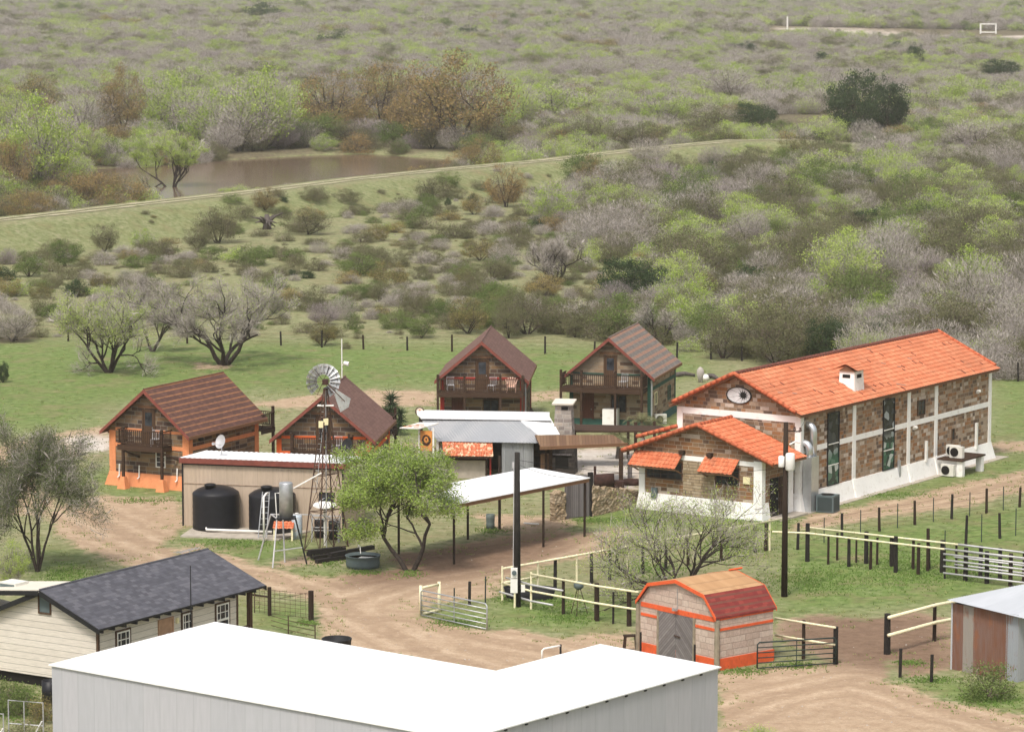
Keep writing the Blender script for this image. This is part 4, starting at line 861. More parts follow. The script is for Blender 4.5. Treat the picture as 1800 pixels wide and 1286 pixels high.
def litter():
    """stray grass tufts and stones over the yard"""
    g = np.random.default_rng(31); r = random.Random(31)
    n = 34000; px, py = g.uniform(-40, 1840, n), g.uniform(600, 1330, n); keep = g.random(n) < (700. / py) ** 2 * 1.2; px, py = px[keep], py[keep]
    sd = np.full(len(px), 1e9)
    for pl in DIRT: sd = np.minimum(sd, poly_sd(px, py * 3, [(a, b * 3) for a, b in pl]))
    mb = MB(); st = MB()
    for i in range(len(px)):
        p = unp(px[i], py[i]); nv = math.sin(p.x * .9 + 2 * math.sin(p.y * .37)) * math.sin(p.y * .8 + 1.3 * math.sin(p.x * .51))
        edge = abs(sd[i]) < 55
        if sd[i] < -55:
            if r.random() < .10:
                s = r.uniform(.02, .07); c = p; a = r.uniform(0, 3.14); ca, sa = math.cos(a) * s, math.sin(a) * s
                st.add([(c.x + ca, c.y + sa, -.01), (c.x - sa, c.y + ca, -.01), (c.x - ca, c.y - sa, -.01), (c.x + sa, c.y - ca, -.01), (c.x, c.y, s * .8)], [(0, 1, 4), (1, 2, 4), (2, 3, 4), (3, 0, 4)])
            continue
        if r.random() > (.75 if edge and nv > -.2 else .30 if nv > .1 else .08): continue
        hh = r.uniform(.05, .16)
        for j in range(5):
            d = Vector((r.uniform(-1, 1), r.uniform(-1, 1), 1.0)).normalized(); e = d.cross(rdir(r)).normalized() * .03; q = p + Vector((r.uniform(-.14, .14), r.uniform(-.14, .14), 0))
            mb.add([q - e, q + e, q + d * hh], [(0, 1, 2)])
    tag(mb.build('grass_tufts', leafm('tuft_blades', [(.16, .21, .06), (.25, .30, .10), (.38, .36, .18)], clump=.5), uv=False), 'short grass tufts along the edges of the dirt yard', 'grass', kind='stuff')
    tag(st.build('gravel', M['rock'], uv=False), 'small pale stones strewn over the dirt yard', 'gravel', kind='stuff')
litter()
# ------------------------------------------------------------------ buildings
class Frame:
    """a building's own axes: u along its front, v into its depth, z up"""
    def __init__(s, x, y, rz): s.o = Vector((x, y, 0)); s.a = Vector((math.cos(rz), math.sin(rz), 0)); s.n = Vector((-math.sin(rz), math.cos(rz), 0)); s.rz = rz
    def w(s, u, v, z=0.): return s.o + s.a * u + s.n * v + Vector((0, 0, z))
    def l(s, p): d = Vector(p) - s.o; return d.dot(s.a), d.dot(s.n)
    def lp(s, px, py, z=0.): return s.l(unp(px, py, z))
    def _t(s, P, d, px, z):
        q = (px - CX) / FPX; k = -(z - CAMH) * _s; return (P.x - q * (P.y * _c + k)) / (q * d.y * _c - d.x)
    def fu(s, px, v=0., z=2.): return s._t(s.w(0, v), s.a, px, z)
    def sv(s, px, u, z=2.): return s._t(s.w(u, 0), s.n, px, z)
    def zz(s, u, v, py):
        p = s.w(u, v); r = (CY - py) / FPX; return CAMH + (r * p.y * _c - p.y * _s) / (_c + r * _s)

def tiles(mb, O, A, Dn, tw, course, amp=.035, lift=.03, seg=4):
    O, A, Dn = Vector(O), Vector(A), Vector(Dn); La, Ld = A.length, Dn.length; a, d = A / La, Dn / Ld; n = a.cross(d)
    if n.z < 0: n = -n
    nu = max(2, int(La / tw)) * seg; nc = max(1, round(Ld / course)); vs = []
    for c in range(nc):
        for e in (0, 1):
            t = (c + e) * Ld / nc
            for i in range(nu + 1):
                h = amp * (.5 + .5 * math.cos(2 * math.pi * i / seg)) ** .7 + lift * e
                vs.append(O + a * (La * i / nu) + d * t + n * h)
    f = []
    for r_ in range(2 * nc - 1):
        for i in range(nu):
            k = r_ * (nu + 1) + i; f.append((k, k + 1, k + nu + 2, k + nu + 1))
    fn = (vs[1] - vs[0]).cross(vs[nu + 1] - vs[0])
    if fn.dot(n) < 0: f = [tuple(reversed(q)) for q in f]
    return mb.add(vs, f)
def ribbed(mb, O, A, Dn, pitch=.25, amp=.02, seg=4):
    return tiles(mb, O, A, Dn, pitch, 1e9, amp, 0., seg)
def ridge_caps(mb, p, q, r=.11, step=.38, n=8):
    p, q = Vector(p), Vector(q); L = (q - p).length; d = (q - p) / L; k = int(L / step)
    for i in range(k):
        mb.tube([p + d * (i * step), p + d * min(L, (i + 1.08) * step)], [r * .88, r], n)
def gable_roof(t, W, D, ze, zr, os, of, shingle, trim, th=.13, back=True, fas=None, fh=.2):
    mb = MB()
    mb.prism([(W / 2, zr), (-os, ze), (-os, ze - th), (W / 2, zr - th - .02)], 'y', -of, D + of)
    mb.prism([(W / 2, zr), (W / 2, zr - th - .02), (W + os, ze - th), (W + os, ze)], 'y', -of, D + of)
    rf = mb.build('roof', shingle, t)
    c = MB(); c.tube([(W / 2, -of, zr + .0), (W / 2, D + of, zr + .0)], .055, 6); c.build('ridge_cap', shingle, rf)
    for y0 in ((-of - .045, D + of + .003) if back else (-of - .045,)):
        for sgn in (0, 1):
            p = [(W / 2, zr - .01), (-os - .02, ze - .03), (-os - .02, ze - .25), (W / 2, zr - .26)]
            if sgn: p = [(W - x, z) for x, z in p]
            m = MB(); m.prism(p, 'y', y0, y0 + .042); m.build('barge_board', trim, t)
    for x0, x1 in ((-os - .03, -os - .002), (W + os + .002, W + os + .03)):
        m = MB(); m.box(x0, x1, -of, D + of, ze - fh, ze - .012); m.build('fascia', fas or M['rafter'], t)
    return rf
def door(t, u0, u1, y, z0, z1, wood, glass=True, axis='f', sgn=-1, frame=None):
    """a door leaf in its frame on the front (axis f, plane v=y) or on a side (axis s, plane u=y)"""
    def bx(mb, a, b, d0, d1, c, e):
        lo, hi = sorted((y + sgn * d0, y + sgn * d1))
        return mb.box(a, b, lo, hi, c, e) if axis == 'f' else mb.box(lo, hi, a, b, c, e)
    m = MB(); bx(m, u0, u0 + .1, 0, .07, z0, z1); bx(m, u1 - .1, u1, 0, .07, z0, z1); bx(m, u0 + .1, u1 - .1, 0, .07, z1 - .1, z1); bx(m, u0 + .1, u1 - .1, 0, .035, z0, z1 - .1)
    o = m.build('door', wood, t)
    if glass:
        g = MB(); bx(g, u0 + .22, u1 - .22, .036, .045, z0 + (z1 - z0) * .52, z1 - .2); g.build('pane', M['glass'], o)
    h = MB(); bx(h, u1 - .2, u1 - .16, .036, .08, z0 + .95, z0 + 1.05); h.build('handle', M['steel'], o)
    return o
def window(t, u0, u1, y, z0, z1, frame, axis='f', sgn=-1, nx=2, nz=2, fw=.06, glass=None, name='window'):
    def bx(mb, a, b, d0, d1, c, e):
        lo, hi = sorted((y + sgn * d0, y + sgn * d1))
        return mb.box(a, b, lo, hi, c, e) if axis == 'f' else mb.box(lo, hi, a, b, c, e)
    m = MB(); bx(m, u0, u0 + fw, 0, .06, z0, z1); bx(m, u1 - fw, u1, 0, .06, z0, z1); bx(m, u0 + fw, u1 - fw, 0, .06, z1 - fw, z1); bx(m, u0 + fw, u1 - fw, 0, .06, z0, z0 + fw)
    for i in range(1, nx): c = u0 + (u1 - u0) * i / nx; bx(m, c - .014, c + .014, .022, .04, z0 + fw, z1 - fw)
    for i in range(1, nz): c = z0 + (z1 - z0) * i / nz; bx(m, u0 + fw, u1 - fw, .022, .038, c - .014, c + .014)
    o = m.build(name, frame, t)
    g = MB(); bx(g, u0 + fw, u1 - fw, 0.002, .02, z0 + fw, z1 - fw); g.build('pane', glass or M['glass'], o); return o
def balcony(t, u0, u1, v0, v1, zd, zt, posts, name='balcony', rail=True, piers=None, feet=0., wood=None, gap=.14):
    """deck, fascia, railing with balusters and posts; v0 is the outer edge"""
    wood = wood or M['darkwood']; lo, hi = min(v0, v1), max(v0, v1)
    b = MB(); b.box(u0, u1, lo, hi, zd - .10, zd).box(u0 - .02, u1 + .02, v0 - .03, v0 + .03, zd - .32, zd + .02)
    b.box(u0 - .03, u0 + .03, lo, hi, zd - .3, zd - .102).box(u1 - .03, u1 + .03, lo, hi, zd - .3, zd - .102)
    o = b.build(name, wood, t)
    r = MB(); h = zd + .95
    def run(p, q):
        r.bar((*p, h), (*q, h), .07, .05); r.bar((*p, zd + .12), (*q, zd + .12), .05, .05); n = max(2, int((Vector(q) - Vector(p)).length / gap))
        for i in range(1, n): c = Vector(p).lerp(Vector(q), i / n); r.bar((c.x, c.y, zd + .12), (c.x, c.y, h - .02), .035)
    if rail: run((u0, v0), (u1, v0)); run((u0, v0), (u0, v1)); run((u1, v0), (u1, v1)); r.build('railing', wood, o)
    for i, (u, v) in enumerate(posts):
        m = MB(); m.box(u - .075, u + .075, v - .075, v + .075, feet, zt); m.build('post', wood, o)
        if piers:
            p = MB(); p.frustum([(u - .32, v - .3, -.05), (u + .32, v - .3, -.05), (u + .32, v + .3, -.05), (u - .32, v + .3, -.05)], [(u - .14, v - .14, feet), (u + .14, v - .14, feet), (u + .14, v + .14, feet), (u - .14, v + .14, feet)]); p.build('pier', piers, o)
    return o
def chair(F, u, v, z, rz, label, grp='chairs on the cabin balconies'):
    p = F.w(u, v, z); t = thing('patio_chair', label, 'chair', p, F.rz + rz, grp); m = MB()
    m.box(-.24, .24, -.24, .24, .40, .44); m.build('seat', M['pipe'], t)
    m = MB(); m.tube([(-.24, .24, .42), (-.24, .30, .95), (.24, .30, .95), (.24, .24, .42)], .022, 5)
    for i in range(5): x = -.16 + i * .08; m.tube([(x, .25, .44), (x, .30, .94)], .012, 4)
    m.build('backrest', M['pipe'], t)
    for x, y in ((-.22, -.22), (.22, -.22), (-.22, .22), (.22, .22)): m = MB(); m.tube([(x, y, 0), (x, y, .4)], .02, 5); m.build('leg', M['pipe'], t)
CABW, CABD = 5.71, 8.18
def cabin(x, y, rz, label, stone, trim, roofm, barge, bal, backdeck=False, plinth=None, ptop=.85, post_w=.42):
    F = Frame(x, y, rz); t = thing('stone_cabin', label, 'cabin', (x, y, 0), rz, 'two-storey stone cabins'); W, D = CABW, CABD
    m = MB(); m.prism([(0, -.1), (W, -.1), (W, 3.58), (W / 2, 5.98), (0, 3.58)], 'y', 0, D); m.build('wall', stone, t)
    gable_roof(t, W, D, 3.41, 6.15, .37, .54, roofm, barge)
    pl = plinth or trim; f = .28
    m = MB(); m.frustum([(-f, -f, -.05), (W + f, -f, -.05), (W + f, D + f, -.05), (-f, D + f, -.05)], [(-.05, -.05, ptop), (W + .05, -.05, ptop), (W + .05, D + .05, ptop), (-.05, D + .05, ptop)]); m.build('plinth', pl, t)
    for u in (0, W):
        for v in (0, D):
            a, b = (-.04, post_w) if u == 0 else (W - post_w, W + .04); c, d = (-.04, post_w) if v == 0 else (D - post_w, D + .04)
            m = MB(); m.box(a, b, c, d, ptop - .1, 3.40); m.build('corner_post', trim, t)
    for z0, z1 in ((2.42, 2.66), (3.42, 3.60)):
        m = MB(); m.box(post_w, W - post_w, -.03, .0, z0, z1)
        if z0 < 3: m.box(W, W + .03, post_w, D - post_w, z0, z1); m.box(-.03, 0, post_w, D - post_w, z0, z1)
        m.build('band', trim, t)
    m = MB()
    for i in range(9):
        v = .3 + i * (D - .6) / 8
        for sg in (0, 1):
            q = [(-.34, 3.27), (-.34, 3.12), (0, 3.42), (0, 3.54)]
            if sg: q = [(W - a, b) for a, b in q]
            m.prism(q, 'y', v - .04, v + .04)
    m.build('rafter_tails', M['rafter'], t)
    zd = 2.72
    door(t, W / 2 - .47, W / 2 + .47, 0, zd, 4.85, M['doorwood'])
    m = MB(); m.box(W / 2 - .75, W / 2 + .75, -.05, 0, 4.92, 5.06); m.build('lintel', M['rafter'], t)
    u0, u1, vo, posts, piers = bal
    balcony(t, u0, u1, vo, 0., zd, 3.95 if piers is None else 3.8, posts, piers=piers, feet=.75 if piers else 0.)
    if backdeck: balcony(t, 1.2, W + .25, D + 1.65, D, zd, 4.05, [(W + .18, D + 1.55), (1.3, D + 1.55)], name='rear_deck')
    return t, F
W = CABW
c1, F1 = cabin(-24.83, 212.05, -.47, 'orange-framed stone cabin with striped brown roof, left of the tan metal shed', M['stone'], M['orange'], M['shA'], M['redtrim'], (1.3, 4.5, -1.12, [(1.62, -1.02), (4.42, -1.02)], M['orange']), True)
window(c1, 3.35, 4.05, 0, 1.3, 2.3, M['white'], nx=2, nz=3)
for u in (.75, 2.2, 4.95):
    m = MB(); m.tube([(u, -.36, .55), (u, -.16, .62), (u, -.13, 1.35)], .045, 6); m.build('vent_pipe', M['pvc'], c1)
for u in (1.62, 4.42):
    m = MB(); m.bar((u, -.95, 2.35), (u + .55 * (1 if u < 3 else 1), -.05, 1.85), .11); m.build('brace', M['darkwood'], c1)
m = MB(); m.box(CABW, CABW + .16, 1.1, 1.5, 2.95, 3.3); m.build('wall_lamp', M['black'], c1)
c2, F2 = cabin(-14.25, 208.26, -.104, 'stone cabin with vivid orange frame and plain brown roof, behind the windmill', M['stone'], M['orange2'], M['shB'], M['redtrim'], (1.05, 4.65, -1.3, [(1.1, -1.25), (4.6, -1.25)], None), True, post_w=.27)
c3, F3 = cabin(-4.89, 235.97, -.064, 'far stone cabin with red trim and plain brown roof, behind the bar', M['stone'], M['redpost'], M['shB'], M['redtrim'], (-.1, CABW + .05, -1.5, [(-.08, -1.45), (1.75, -1.45), (4.2, -1.45), (CABW + .0, -1.45)], None), post_w=.25, plinth=M['doorwood'], ptop=.4)
c4, F4 = cabin(4.04, 238.67, -.254, 'far pale stone cabin with green trim and grey striped roof', M['stone4'], M['greentrim'], M['shC'], M['redtrim'], (-.3, CABW - .25, -1.55, [(-.3, -1.5), (1.15, -1.5), (3.55, -1.5), (CABW - .3, -1.5)], None), post_w=.22, ptop=.4)
for c, k in ((c3, 'darkwood'), (c4, 'doorwood')):
    door(c, .75, 1.7, 0, .05, 2.2, M['reddoor'], False); window(c, 2.9, 4.0, 0, .9, 2.1, M['doorwood'], nx=2, nz=1)
    m = MB(); m.tube([(CABW + .12, -.35, 3.25), (CABW + .14, -.3, 2.9), (CABW + .14, -.3, .1)], .06, 6); m.build('downpipe', M['steel'], c)
window(c4, 1.2, 2.0, CABW, 1.3, 2.2, M['cream'], 's', 1, 1, 1); window(c4, 5.6, 6.5, CABW, 1.1, 2.1, M['greentrim'], 's', 1, 2, 2)
chair(F1, 3.7, -.6, 2.72, .3, 'grey metal chair on the small balcony of the striped orange cabin')
chair(F2, 3.75, -.7, 2.72, -.2, 'grey metal chair on the balcony of the vivid orange cabin')
chair(F3, .75, -.7, 2.72, .2, 'grey metal chair at the left end of the red-trimmed cabin balcony')
chair(F3, 3.55, -.7, 2.72, -.3, 'grey metal chair right of the door on the red-trimmed cabin balcony')
chair(F4, 3.9, -.7, 2.72, -.3, 'grey metal chair on the balcony of the grey striped cabin')
t = thing('garden_chair', 'peach wooden chair with fanned back at the balcony end of red-trimmed cabin', 'chair', F3.w(4.9, -.85, 2.72), F3.rz); m = MB()
m.box(-.3, .3, -.3, .25, .32, .38); m.build('seat', M['skin'], t)
for i in range(6): m = MB(); a = (i - 2.5) * .1; m.bar((a, .25, .36), (a * 1.6, .42, 1.0 - abs(a) * .6), .085, .03, (0, 1, 0)); m.build('back_slat', M['skin'], t)
for sx in (-1, 1): m = MB(); m.box(sx * .3 - .05, sx * .3 + .05, -.3, .3, .55, .6).box(sx * .3 - .03, sx * .3 + .03, -.28, -.22, 0, .55).box(sx * .3 - .03, sx * .3 + .03, .2, .26, 0, .55); m.build('arm', M['skin'], t)
t = thing('white_fridge', 'white fridge standing under the balcony of the green-trimmed cabin', 'fridge', F4.w(3.05, -.55), F4.rz); m = MB(); m.box(-.55, .5, -.35, .35, .02, 1.22); m.build('cabinet', M['acwhite'], t)
m = MB(); m.box(-.54, .49, -.39, -.352, .06, 1.2); m.build('lid', M['white'], t)
def ac_unit(F, u, v, z, rz, label, s=1.):
    t = thing('ac_unit', label, 'air conditioner', F.w(u, v, z), F.rz + rz, 'split air conditioner units'); m = MB(); m.box(-.42 * s, .42 * s, -.16, .16, .04, .72 * s); m.build('casing', M['acwhite'], t)
    m = MB(); m.tube([(-.1 * s, -.165, .38 * s), (-.1 * s, -.185, .38 * s)], .27 * s, 18); g = m.build('fan_grille', M['dark'], t)
    m = MB(); m.box(-.3, -.24, -.14, .14, 0, .04).box(.24, .3, -.14, .14, 0, .04); m.build('foot', M['black'], t)
ac_unit(F4, CABW + .45, 1.1, 0., .6, 'white split unit on the ground beside the green-trimmed cabin')
def dish(p, label, rz, mat='steel', tilt=.7):
    t = thing('satellite_dish', label, 'satellite dish', p, rz, 'satellite dishes'); m = MB(); m.tube([(0, .1, -.1), (0, .1, .55)], .03, 6); m.build('mast', M[mat], t)
    m = MB(); vs = []; n = 16
    for j in range(4):
        for k in range(n):
            a = 2 * math.pi * k / n; r_ = .42 * j / 3; x, y_, z = r_ * math.cos(a), -.16 * (1 - (j / 3) ** 2) * -1, r_ * math.sin(a)
            vs.append((x, y_ * math.cos(tilt) - z * math.sin(tilt) * -1 * .5, .7 + z * math.cos(tilt * .5)))
    m.add(vs, [(j * n + k, j * n + (k + 1) % n, (j + 1) * n + (k + 1) % n, (j + 1) * n + k) for j in range(3) for k in range(n)]); m.build('reflector', M[mat], t, True)
    m = MB(); m.tube([(0, .05, .5), (0, -.5, .62)], .018, 5); m.box(-.06, .06, -.58, -.46, .56, .7); m.build('feed_arm', M[mat], t)

# --- the hall with the tiled roof
HW, HD, HZE, HZR, HOS, HOF = 8.37, 25.26, 5.853, 8.014, .339, .62
FH = Frame(9.97, 206.18, -.59); hall = thing('tiled_hall', 'long stone hall with orange clay tile roof and white painted frame', 'hall', FH.o, FH.rz)
sl_ = (HZR - HZE) / (HW / 2 + HOS)
m = MB(); m.prism([(0, -.1), (HW, -.1), (HW, 5.84), (HW / 2, 7.80), (0, 5.84)], 'y', 0, HD); m.build('wall', M['stonel'], hall)
mb = MB()
dz = Vector((HW / 2 + HOS, 0, HZE - HZR))
tiles(mb, (HW / 2, -HOF, HZR - .03), (0, HD + 2 * HOF, 0), dz, .33, .40); tiles(mb, (HW / 2, -HOF, HZR - .03), (0, HD + 2 * HOF, 0), (-dz.x, 0, dz.z), .33, .40)
hroof = mb.build('roof', M['clay'], hall)
mb = MB(); r_ = random.Random(3)
for i in range(34):
    k = r_.uniform(.08, .93); v = r_.uniform(.3, HD - .3); L = .2 + .14 * r_.random(); x = HW / 2 + dz.x * k; z = HZR + dz.z * k
    mb.bar((x, v, z + .035), (x + L, v, z + .035 - L * sl_), .05, .03)
mb.build('slipped_tile_gaps', M['ridgedark'], hroof)
mb = MB()
for i in range(9):
    k = r_.uniform(.05, .9); v = r_.uniform(.3, HD - .3); x = HW / 2 + dz.x * k; z = HZR + dz.z * k; mb.bar((x, v, z + .03), (x + .1, v + .3, z + .03 - .1 * sl_), .09, .03)
mb.build('mortar_patch', M['rock'], hroof)
mb = MB(); ridge_caps(mb, (HW / 2, -HOF, HZR), (HW / 2, HD + HOF, HZR), .14, .36); mb.build('ridge_cap', M['ridgedark'], hroof, True)
for sg in (1, -1):
    for v in (-HOF, HD + HOF):
        mb = MB(); ridge_caps(mb, (HW / 2, v, HZR + .02), (HW / 2 + sg * dz.x, v, HZE + .02), .125, .42); mb.build('verge_tiles', M['ridge'], hroof, True)
mb = MB()
mb.prism([(HW / 2, HZR - .07), (-HOS + .03, HZE - .06), (-HOS + .03, HZE - .17), (HW / 2, HZR - .2)], 'y', -HOF + .05, HD + HOF - .05)
mb.prism([(HW / 2, HZR - .07), (HW / 2, HZR - .2), (HW + HOS - .03, HZE - .17), (HW + HOS - .03, HZE - .06)], 'y', -HOF + .05, HD + HOF - .05)
mb.build('soffit', M['rafter'], hall)
for x0, x1 in ((-.05, .34), (HW - .34, HW + .05)):
    for y0, y1 in ((-.05, .34), (HD - .34, HD + .05)): m = MB(); m.box(x0, x1, y0, y1, 0, 5.68); m.build('column', M['white'], hall)
for px in (1500.5, 1596.5, 1644.5):
    v = FH.sv(px, HW, 3.); m = MB(); m.box(HW, HW + .05, v - .2, v + .2, 0, 5.74); m.build('column', M['white'], hall)
    m = MB(); m.frustum([(HW + .05, v - .24, 0), (HW + .42, v - .24, 0), (HW + .42, v + .24, 0), (HW + .05, v + .24, 0)], [(HW + .05, v - .24, 1.12), (HW + .1, v - .24, 1.12), (HW + .1, v + .24, 1.12), (HW + .05, v + .24, 1.12)]); m.build('buttress', M['white'], hall)
m = MB(); m.box(HW, HW + .035, .34, HD - .34, 3.44, 3.76); m.build('mid_beam', M['white'], hall)
m = MB(); m.box(HW, HW + .035, .34, HD - .34, 5.66, 5.80); m.build('top_beam', M['white'], hall)
m = MB(); m.box(.34, HW - .34, -.04, 0, 5.30, 5.68); m.build('gable_beam', M['white'], hall)
m = MB(); f = .32; m.frustum([(-f, -f, -.05), (HW + f, -f, -.05), (HW + f, HD + f, -.05), (-f, HD + f, -.05)], [(-.06, -.06, 1.1), (HW + .06, -.06, 1.1), (HW + .06, HD + .06, 1.1), (-.06, HD + .06, 1.1)]); m.build('plinth', M['white'], hall)
m = MB(); m.box(HW + .3, HW + .75, -.2, HD + 1.3, -.05, .04); m.box(-.3, HW + .3, HD + .3, HD + 1.3, -.05, .04); m.build('footing', M['concrete'], hall)
for pa, pb in ((1453.2, 1473.6), (1550.8, 1570.8)):
    a, b = FH.sv(pa, HW, 3.5), FH.sv(pb, HW, 3.5); o = window(hall, a, b, HW + .03, 1.13, 5.5, M['black'], 's', 1, 1, 1, .05, M['stain'], 'tall_window')
    m = MB()
    for z in (2.35, 3.62): m.box(HW + .055, HW + .075, a + .05, b - .05, z - .03, z + .03)
    m.build('glazing_bar', M['pvc'], o)
a, b = FH.sv(1612, HW, 4.4), FH.sv(1625.5, HW, 4.4); window(hall, a, b, HW, 3.98, 4.95, M['doorwood'], 's', 1, 2, 3, .07)
a = FH.sv(1672.5, HW, 2.3); window(hall, a, a + .35, HW, 1.9, 2.6, M['doorwood'], 's', 1, 1, 1, .05)
for px, z0, z1 in ((1625, 1.0, 2.3), (1713, .9, 2.6), (1577.5, .5, 1.55)):
    v = FH.sv(px, HW, 1.5); m = MB(); m.box(HW + .06, HW + .2, v - .1, v + .1, z0, z1); m.build('conduit_box', M['pvc'] if px > 1600 else M['steel'], hall)
for px, z in ((1606, 3.3), (1717, 4.6)):
    v = FH.sv(px, HW, z); m = MB(); m.box(HW, HW + .12, v - .12, v + .12, z - .1, z + .1); m.tube([(HW + .1, v - .1, z + .05), (HW + .3, v - .14, z + .08)], .09, 8); m.build('flood_lamp', M['pvc'], hall)
# oval gable window: white glass with a black starburst
uo, zo = FH.fu(1299.5, 0, 6.7), FH.zz(4.2, 0, 694.4); n = 36
def oval(k, y): return [(uo + .86 * k * math.cos(2 * math.pi * i / n), y, zo + .50 * k * math.sin(2 * math.pi * i / n)) for i in range(n)]
m = MB(); m.add(oval(1., -.075) + oval(.92, -.075) + oval(1., 0), [(i, n + i, n + (i + 1) % n, (i + 1) % n) for i in range(n)] + [(i, (i + 1) % n, 2 * n + (i + 1) % n, 2 * n + i) for i in range(n)])
ov = m.build('oval_window', M['black'], hall); m = MB(); m.poly(*reversed(oval(.925, -.045))); m.build('pane', plain('frosted_glass', (.66, .67, .68), .3, var=.2, scale=2.), ov)
m = MB(); cx, cz = uo + .30, zo + .03; st = []
for i in range(22): a = 2 * math.pi * i / 22; k = .16 if i % 2 else .30; st.append((cx + k * math.cos(a) * 1.1, cz + k * math.sin(a)))
m.prism(st, 'y', -.062, -.05)
for i in range(12):
    a = 2 * math.pi * i / 12 + .2; dx, dz2 = math.cos(a), math.sin(a); L = .3
    while ((cx + dx * L - uo) / .79) ** 2 + ((cz + dz2 * L - zo) / .45) ** 2 < 1: L += .02
    m.bar((cx + dx * .1, -.052, cz + dz2 * .1), (cx + dx * L, -.052, cz + dz2 * L), .012, .008)
m.build('starburst', M['black'], ov)
# roof vent turret
def roof_hit(px, py):
    P = unp(px, py, 0); O = Vector((0, 0, CAMH)); d = (P - O).normalized(); best = None
    for k in range(4000):
        q = O + d * (150 + k * .03); u, v = FH.l(q); zr_ = HZR - abs(u - HW / 2) * sl_
        if HW / 2 <= u <= HW + HOS and q.z < zr_: return u, v, zr_
rh = roof_hit(1503, 688); u2, v2 = rh[0], rh[1]; s_ = 1.12
m = MB(); zb, ztp = HZR - (u2 - HW / 2) * sl_ - .1, HZR - (u2 - HW / 2) * sl_ + 1.2
vt = MB(); vt.frustum([(u2 - s_, v2 - .08, zb), (u2, v2 - .08, zb), (u2, v2 + s_ + .08, zb), (u2 - s_, v2 + s_ + .08, zb)], [(u2 - s_ + .06, v2, ztp), (u2 - .06, v2, ztp), (u2 - .06, v2 + s_, ztp), (u2 - s_ + .06, v2 + s_, ztp)])
vt = vt.build('roof_vent', M['white'], hall); m = MB()
m.box(u2 - .03 - .01, u2 - .035 + .03, v2 + .3, v2 + .82, ztp - .42, ztp - .2); m.box(u2 - .85, u2 - .33, v2 - .035, v2 + .01, ztp - .42, ztp - .2); m.build('opening', M['dark'], vt)
m = MB(); c = u2 - s_ / 2
for sg in (1, -1): tiles(m, (c, v2 - .25, ztp + .42), (0, s_ + .5, 0), (sg * .82, 0, -.36), .3, .28, .03)
m.build('cap_roof', M['clay'], vt); m = MB(); m.prism([(c - .55, ztp), (c + .55, ztp), (c, ztp + .36)], 'y', v2 - .1, v2 + s_ + .1); m.build('cap_gable', M['rafter'], vt)
# side lean-to with a tiled edge behind the annex
m = MB(); tiles(m, (0.0, -.1, 4.45), (0, 6., 0), (-2.85, 0, -.87), .3, .42); lr = m.build('side_roof', M['clayan'], hall)
m = MB(); ridge_caps(m, (0, -.1, 4.5), (-2.85, -.1, 3.62), .13, .42); m.build('verge_tiles', M['ridge'], lr, True)
m = MB(); m.box(-2.7, -2.5, .1, .3, 0, 3.55).box(-2.7, -2.5, 5.4, 5.6, 0, 3.55); m.build('side_post', M['white'], hall)
# ducts
t = thing('duct', 'shiny galvanised air duct climbing the near corner of the hall', 'duct', FH.w(HW + .42, .55), FH.rz); m = MB()
m.box(-.3, .26, -.38, .5, .0, 3.3); m.build('riser', M['duct'], t)
for v, z0, z1, rr in ((.28, 3.25, 4.75, .21), (-.18, 3.25, 3.75, .2)):
    m = MB(); p = [(.0, v, z0), (.0, v, z1)] + [(.0 - .35 * (1 - math.cos(a)), v, z1 + .35 * math.sin(a)) for a in (.3, .6, .9, 1.2, 1.57)] + [(-.42, v, z1 + .35)]
    m.tube(p, rr, 14); m.build('elbow_pipe', M['duct'], t, True)
p = unp(1455, 899); t = thing('ac_condenser', 'big dark grey air conditioner box at the near corner of the hall', 'air conditioner', p, FH.rz + .12); m = MB()
m.box(-.55, .55, -.5, .5, .03, 1.02); m.build('casing', M['acgrey'], t); m = MB(); m.box(-.45, .45, -.515, -.5, .12, .92).box(.55, .565, -.42, .42, .12, .92); m.build('louvre', M['acfin'], t)
m = MB(); m.tube([(0, 0, 1.02), (0, 0, 1.05)], .38, 20); m.build('fan_grille', M['dark'], t)
# stand with split units
sv0 = FH.sv(1690, HW + 1.2, .8); t = thing('equipment_stand', 'white masonry stand with brown slab carrying air conditioners beside the hall', 'stand', FH.w(HW + .3, sv0), FH.rz)
m = MB(); m.box(.0, 1.75, -1.6, 1.7, .98, 1.08); m.build('slab', M['darkwood'], t)
for v in (-1.3, 1.4): m = MB(); m.box(1.3, 1.7, v - .17, v + .17, 0, .98); m.build('leg', M['white'], t)
m = MB(); m.box(.2, 1.3, -1.35, -1.2, 0, .98); m.build('back_panel', M['white'], t)
ac_unit(FH, HW + .9, sv0 - .55, 1.08, 0, 'rear white split unit on top of the stand', 1.05); ac_unit(FH, HW + 1.35, sv0 - .95, 1.08, 0, 'front white split unit on top of the stand', 1.05); ac_unit(FH, HW + 1.15, sv0 - 1.75, .02, 0, 'lower white split unit under the stand', 1.05)

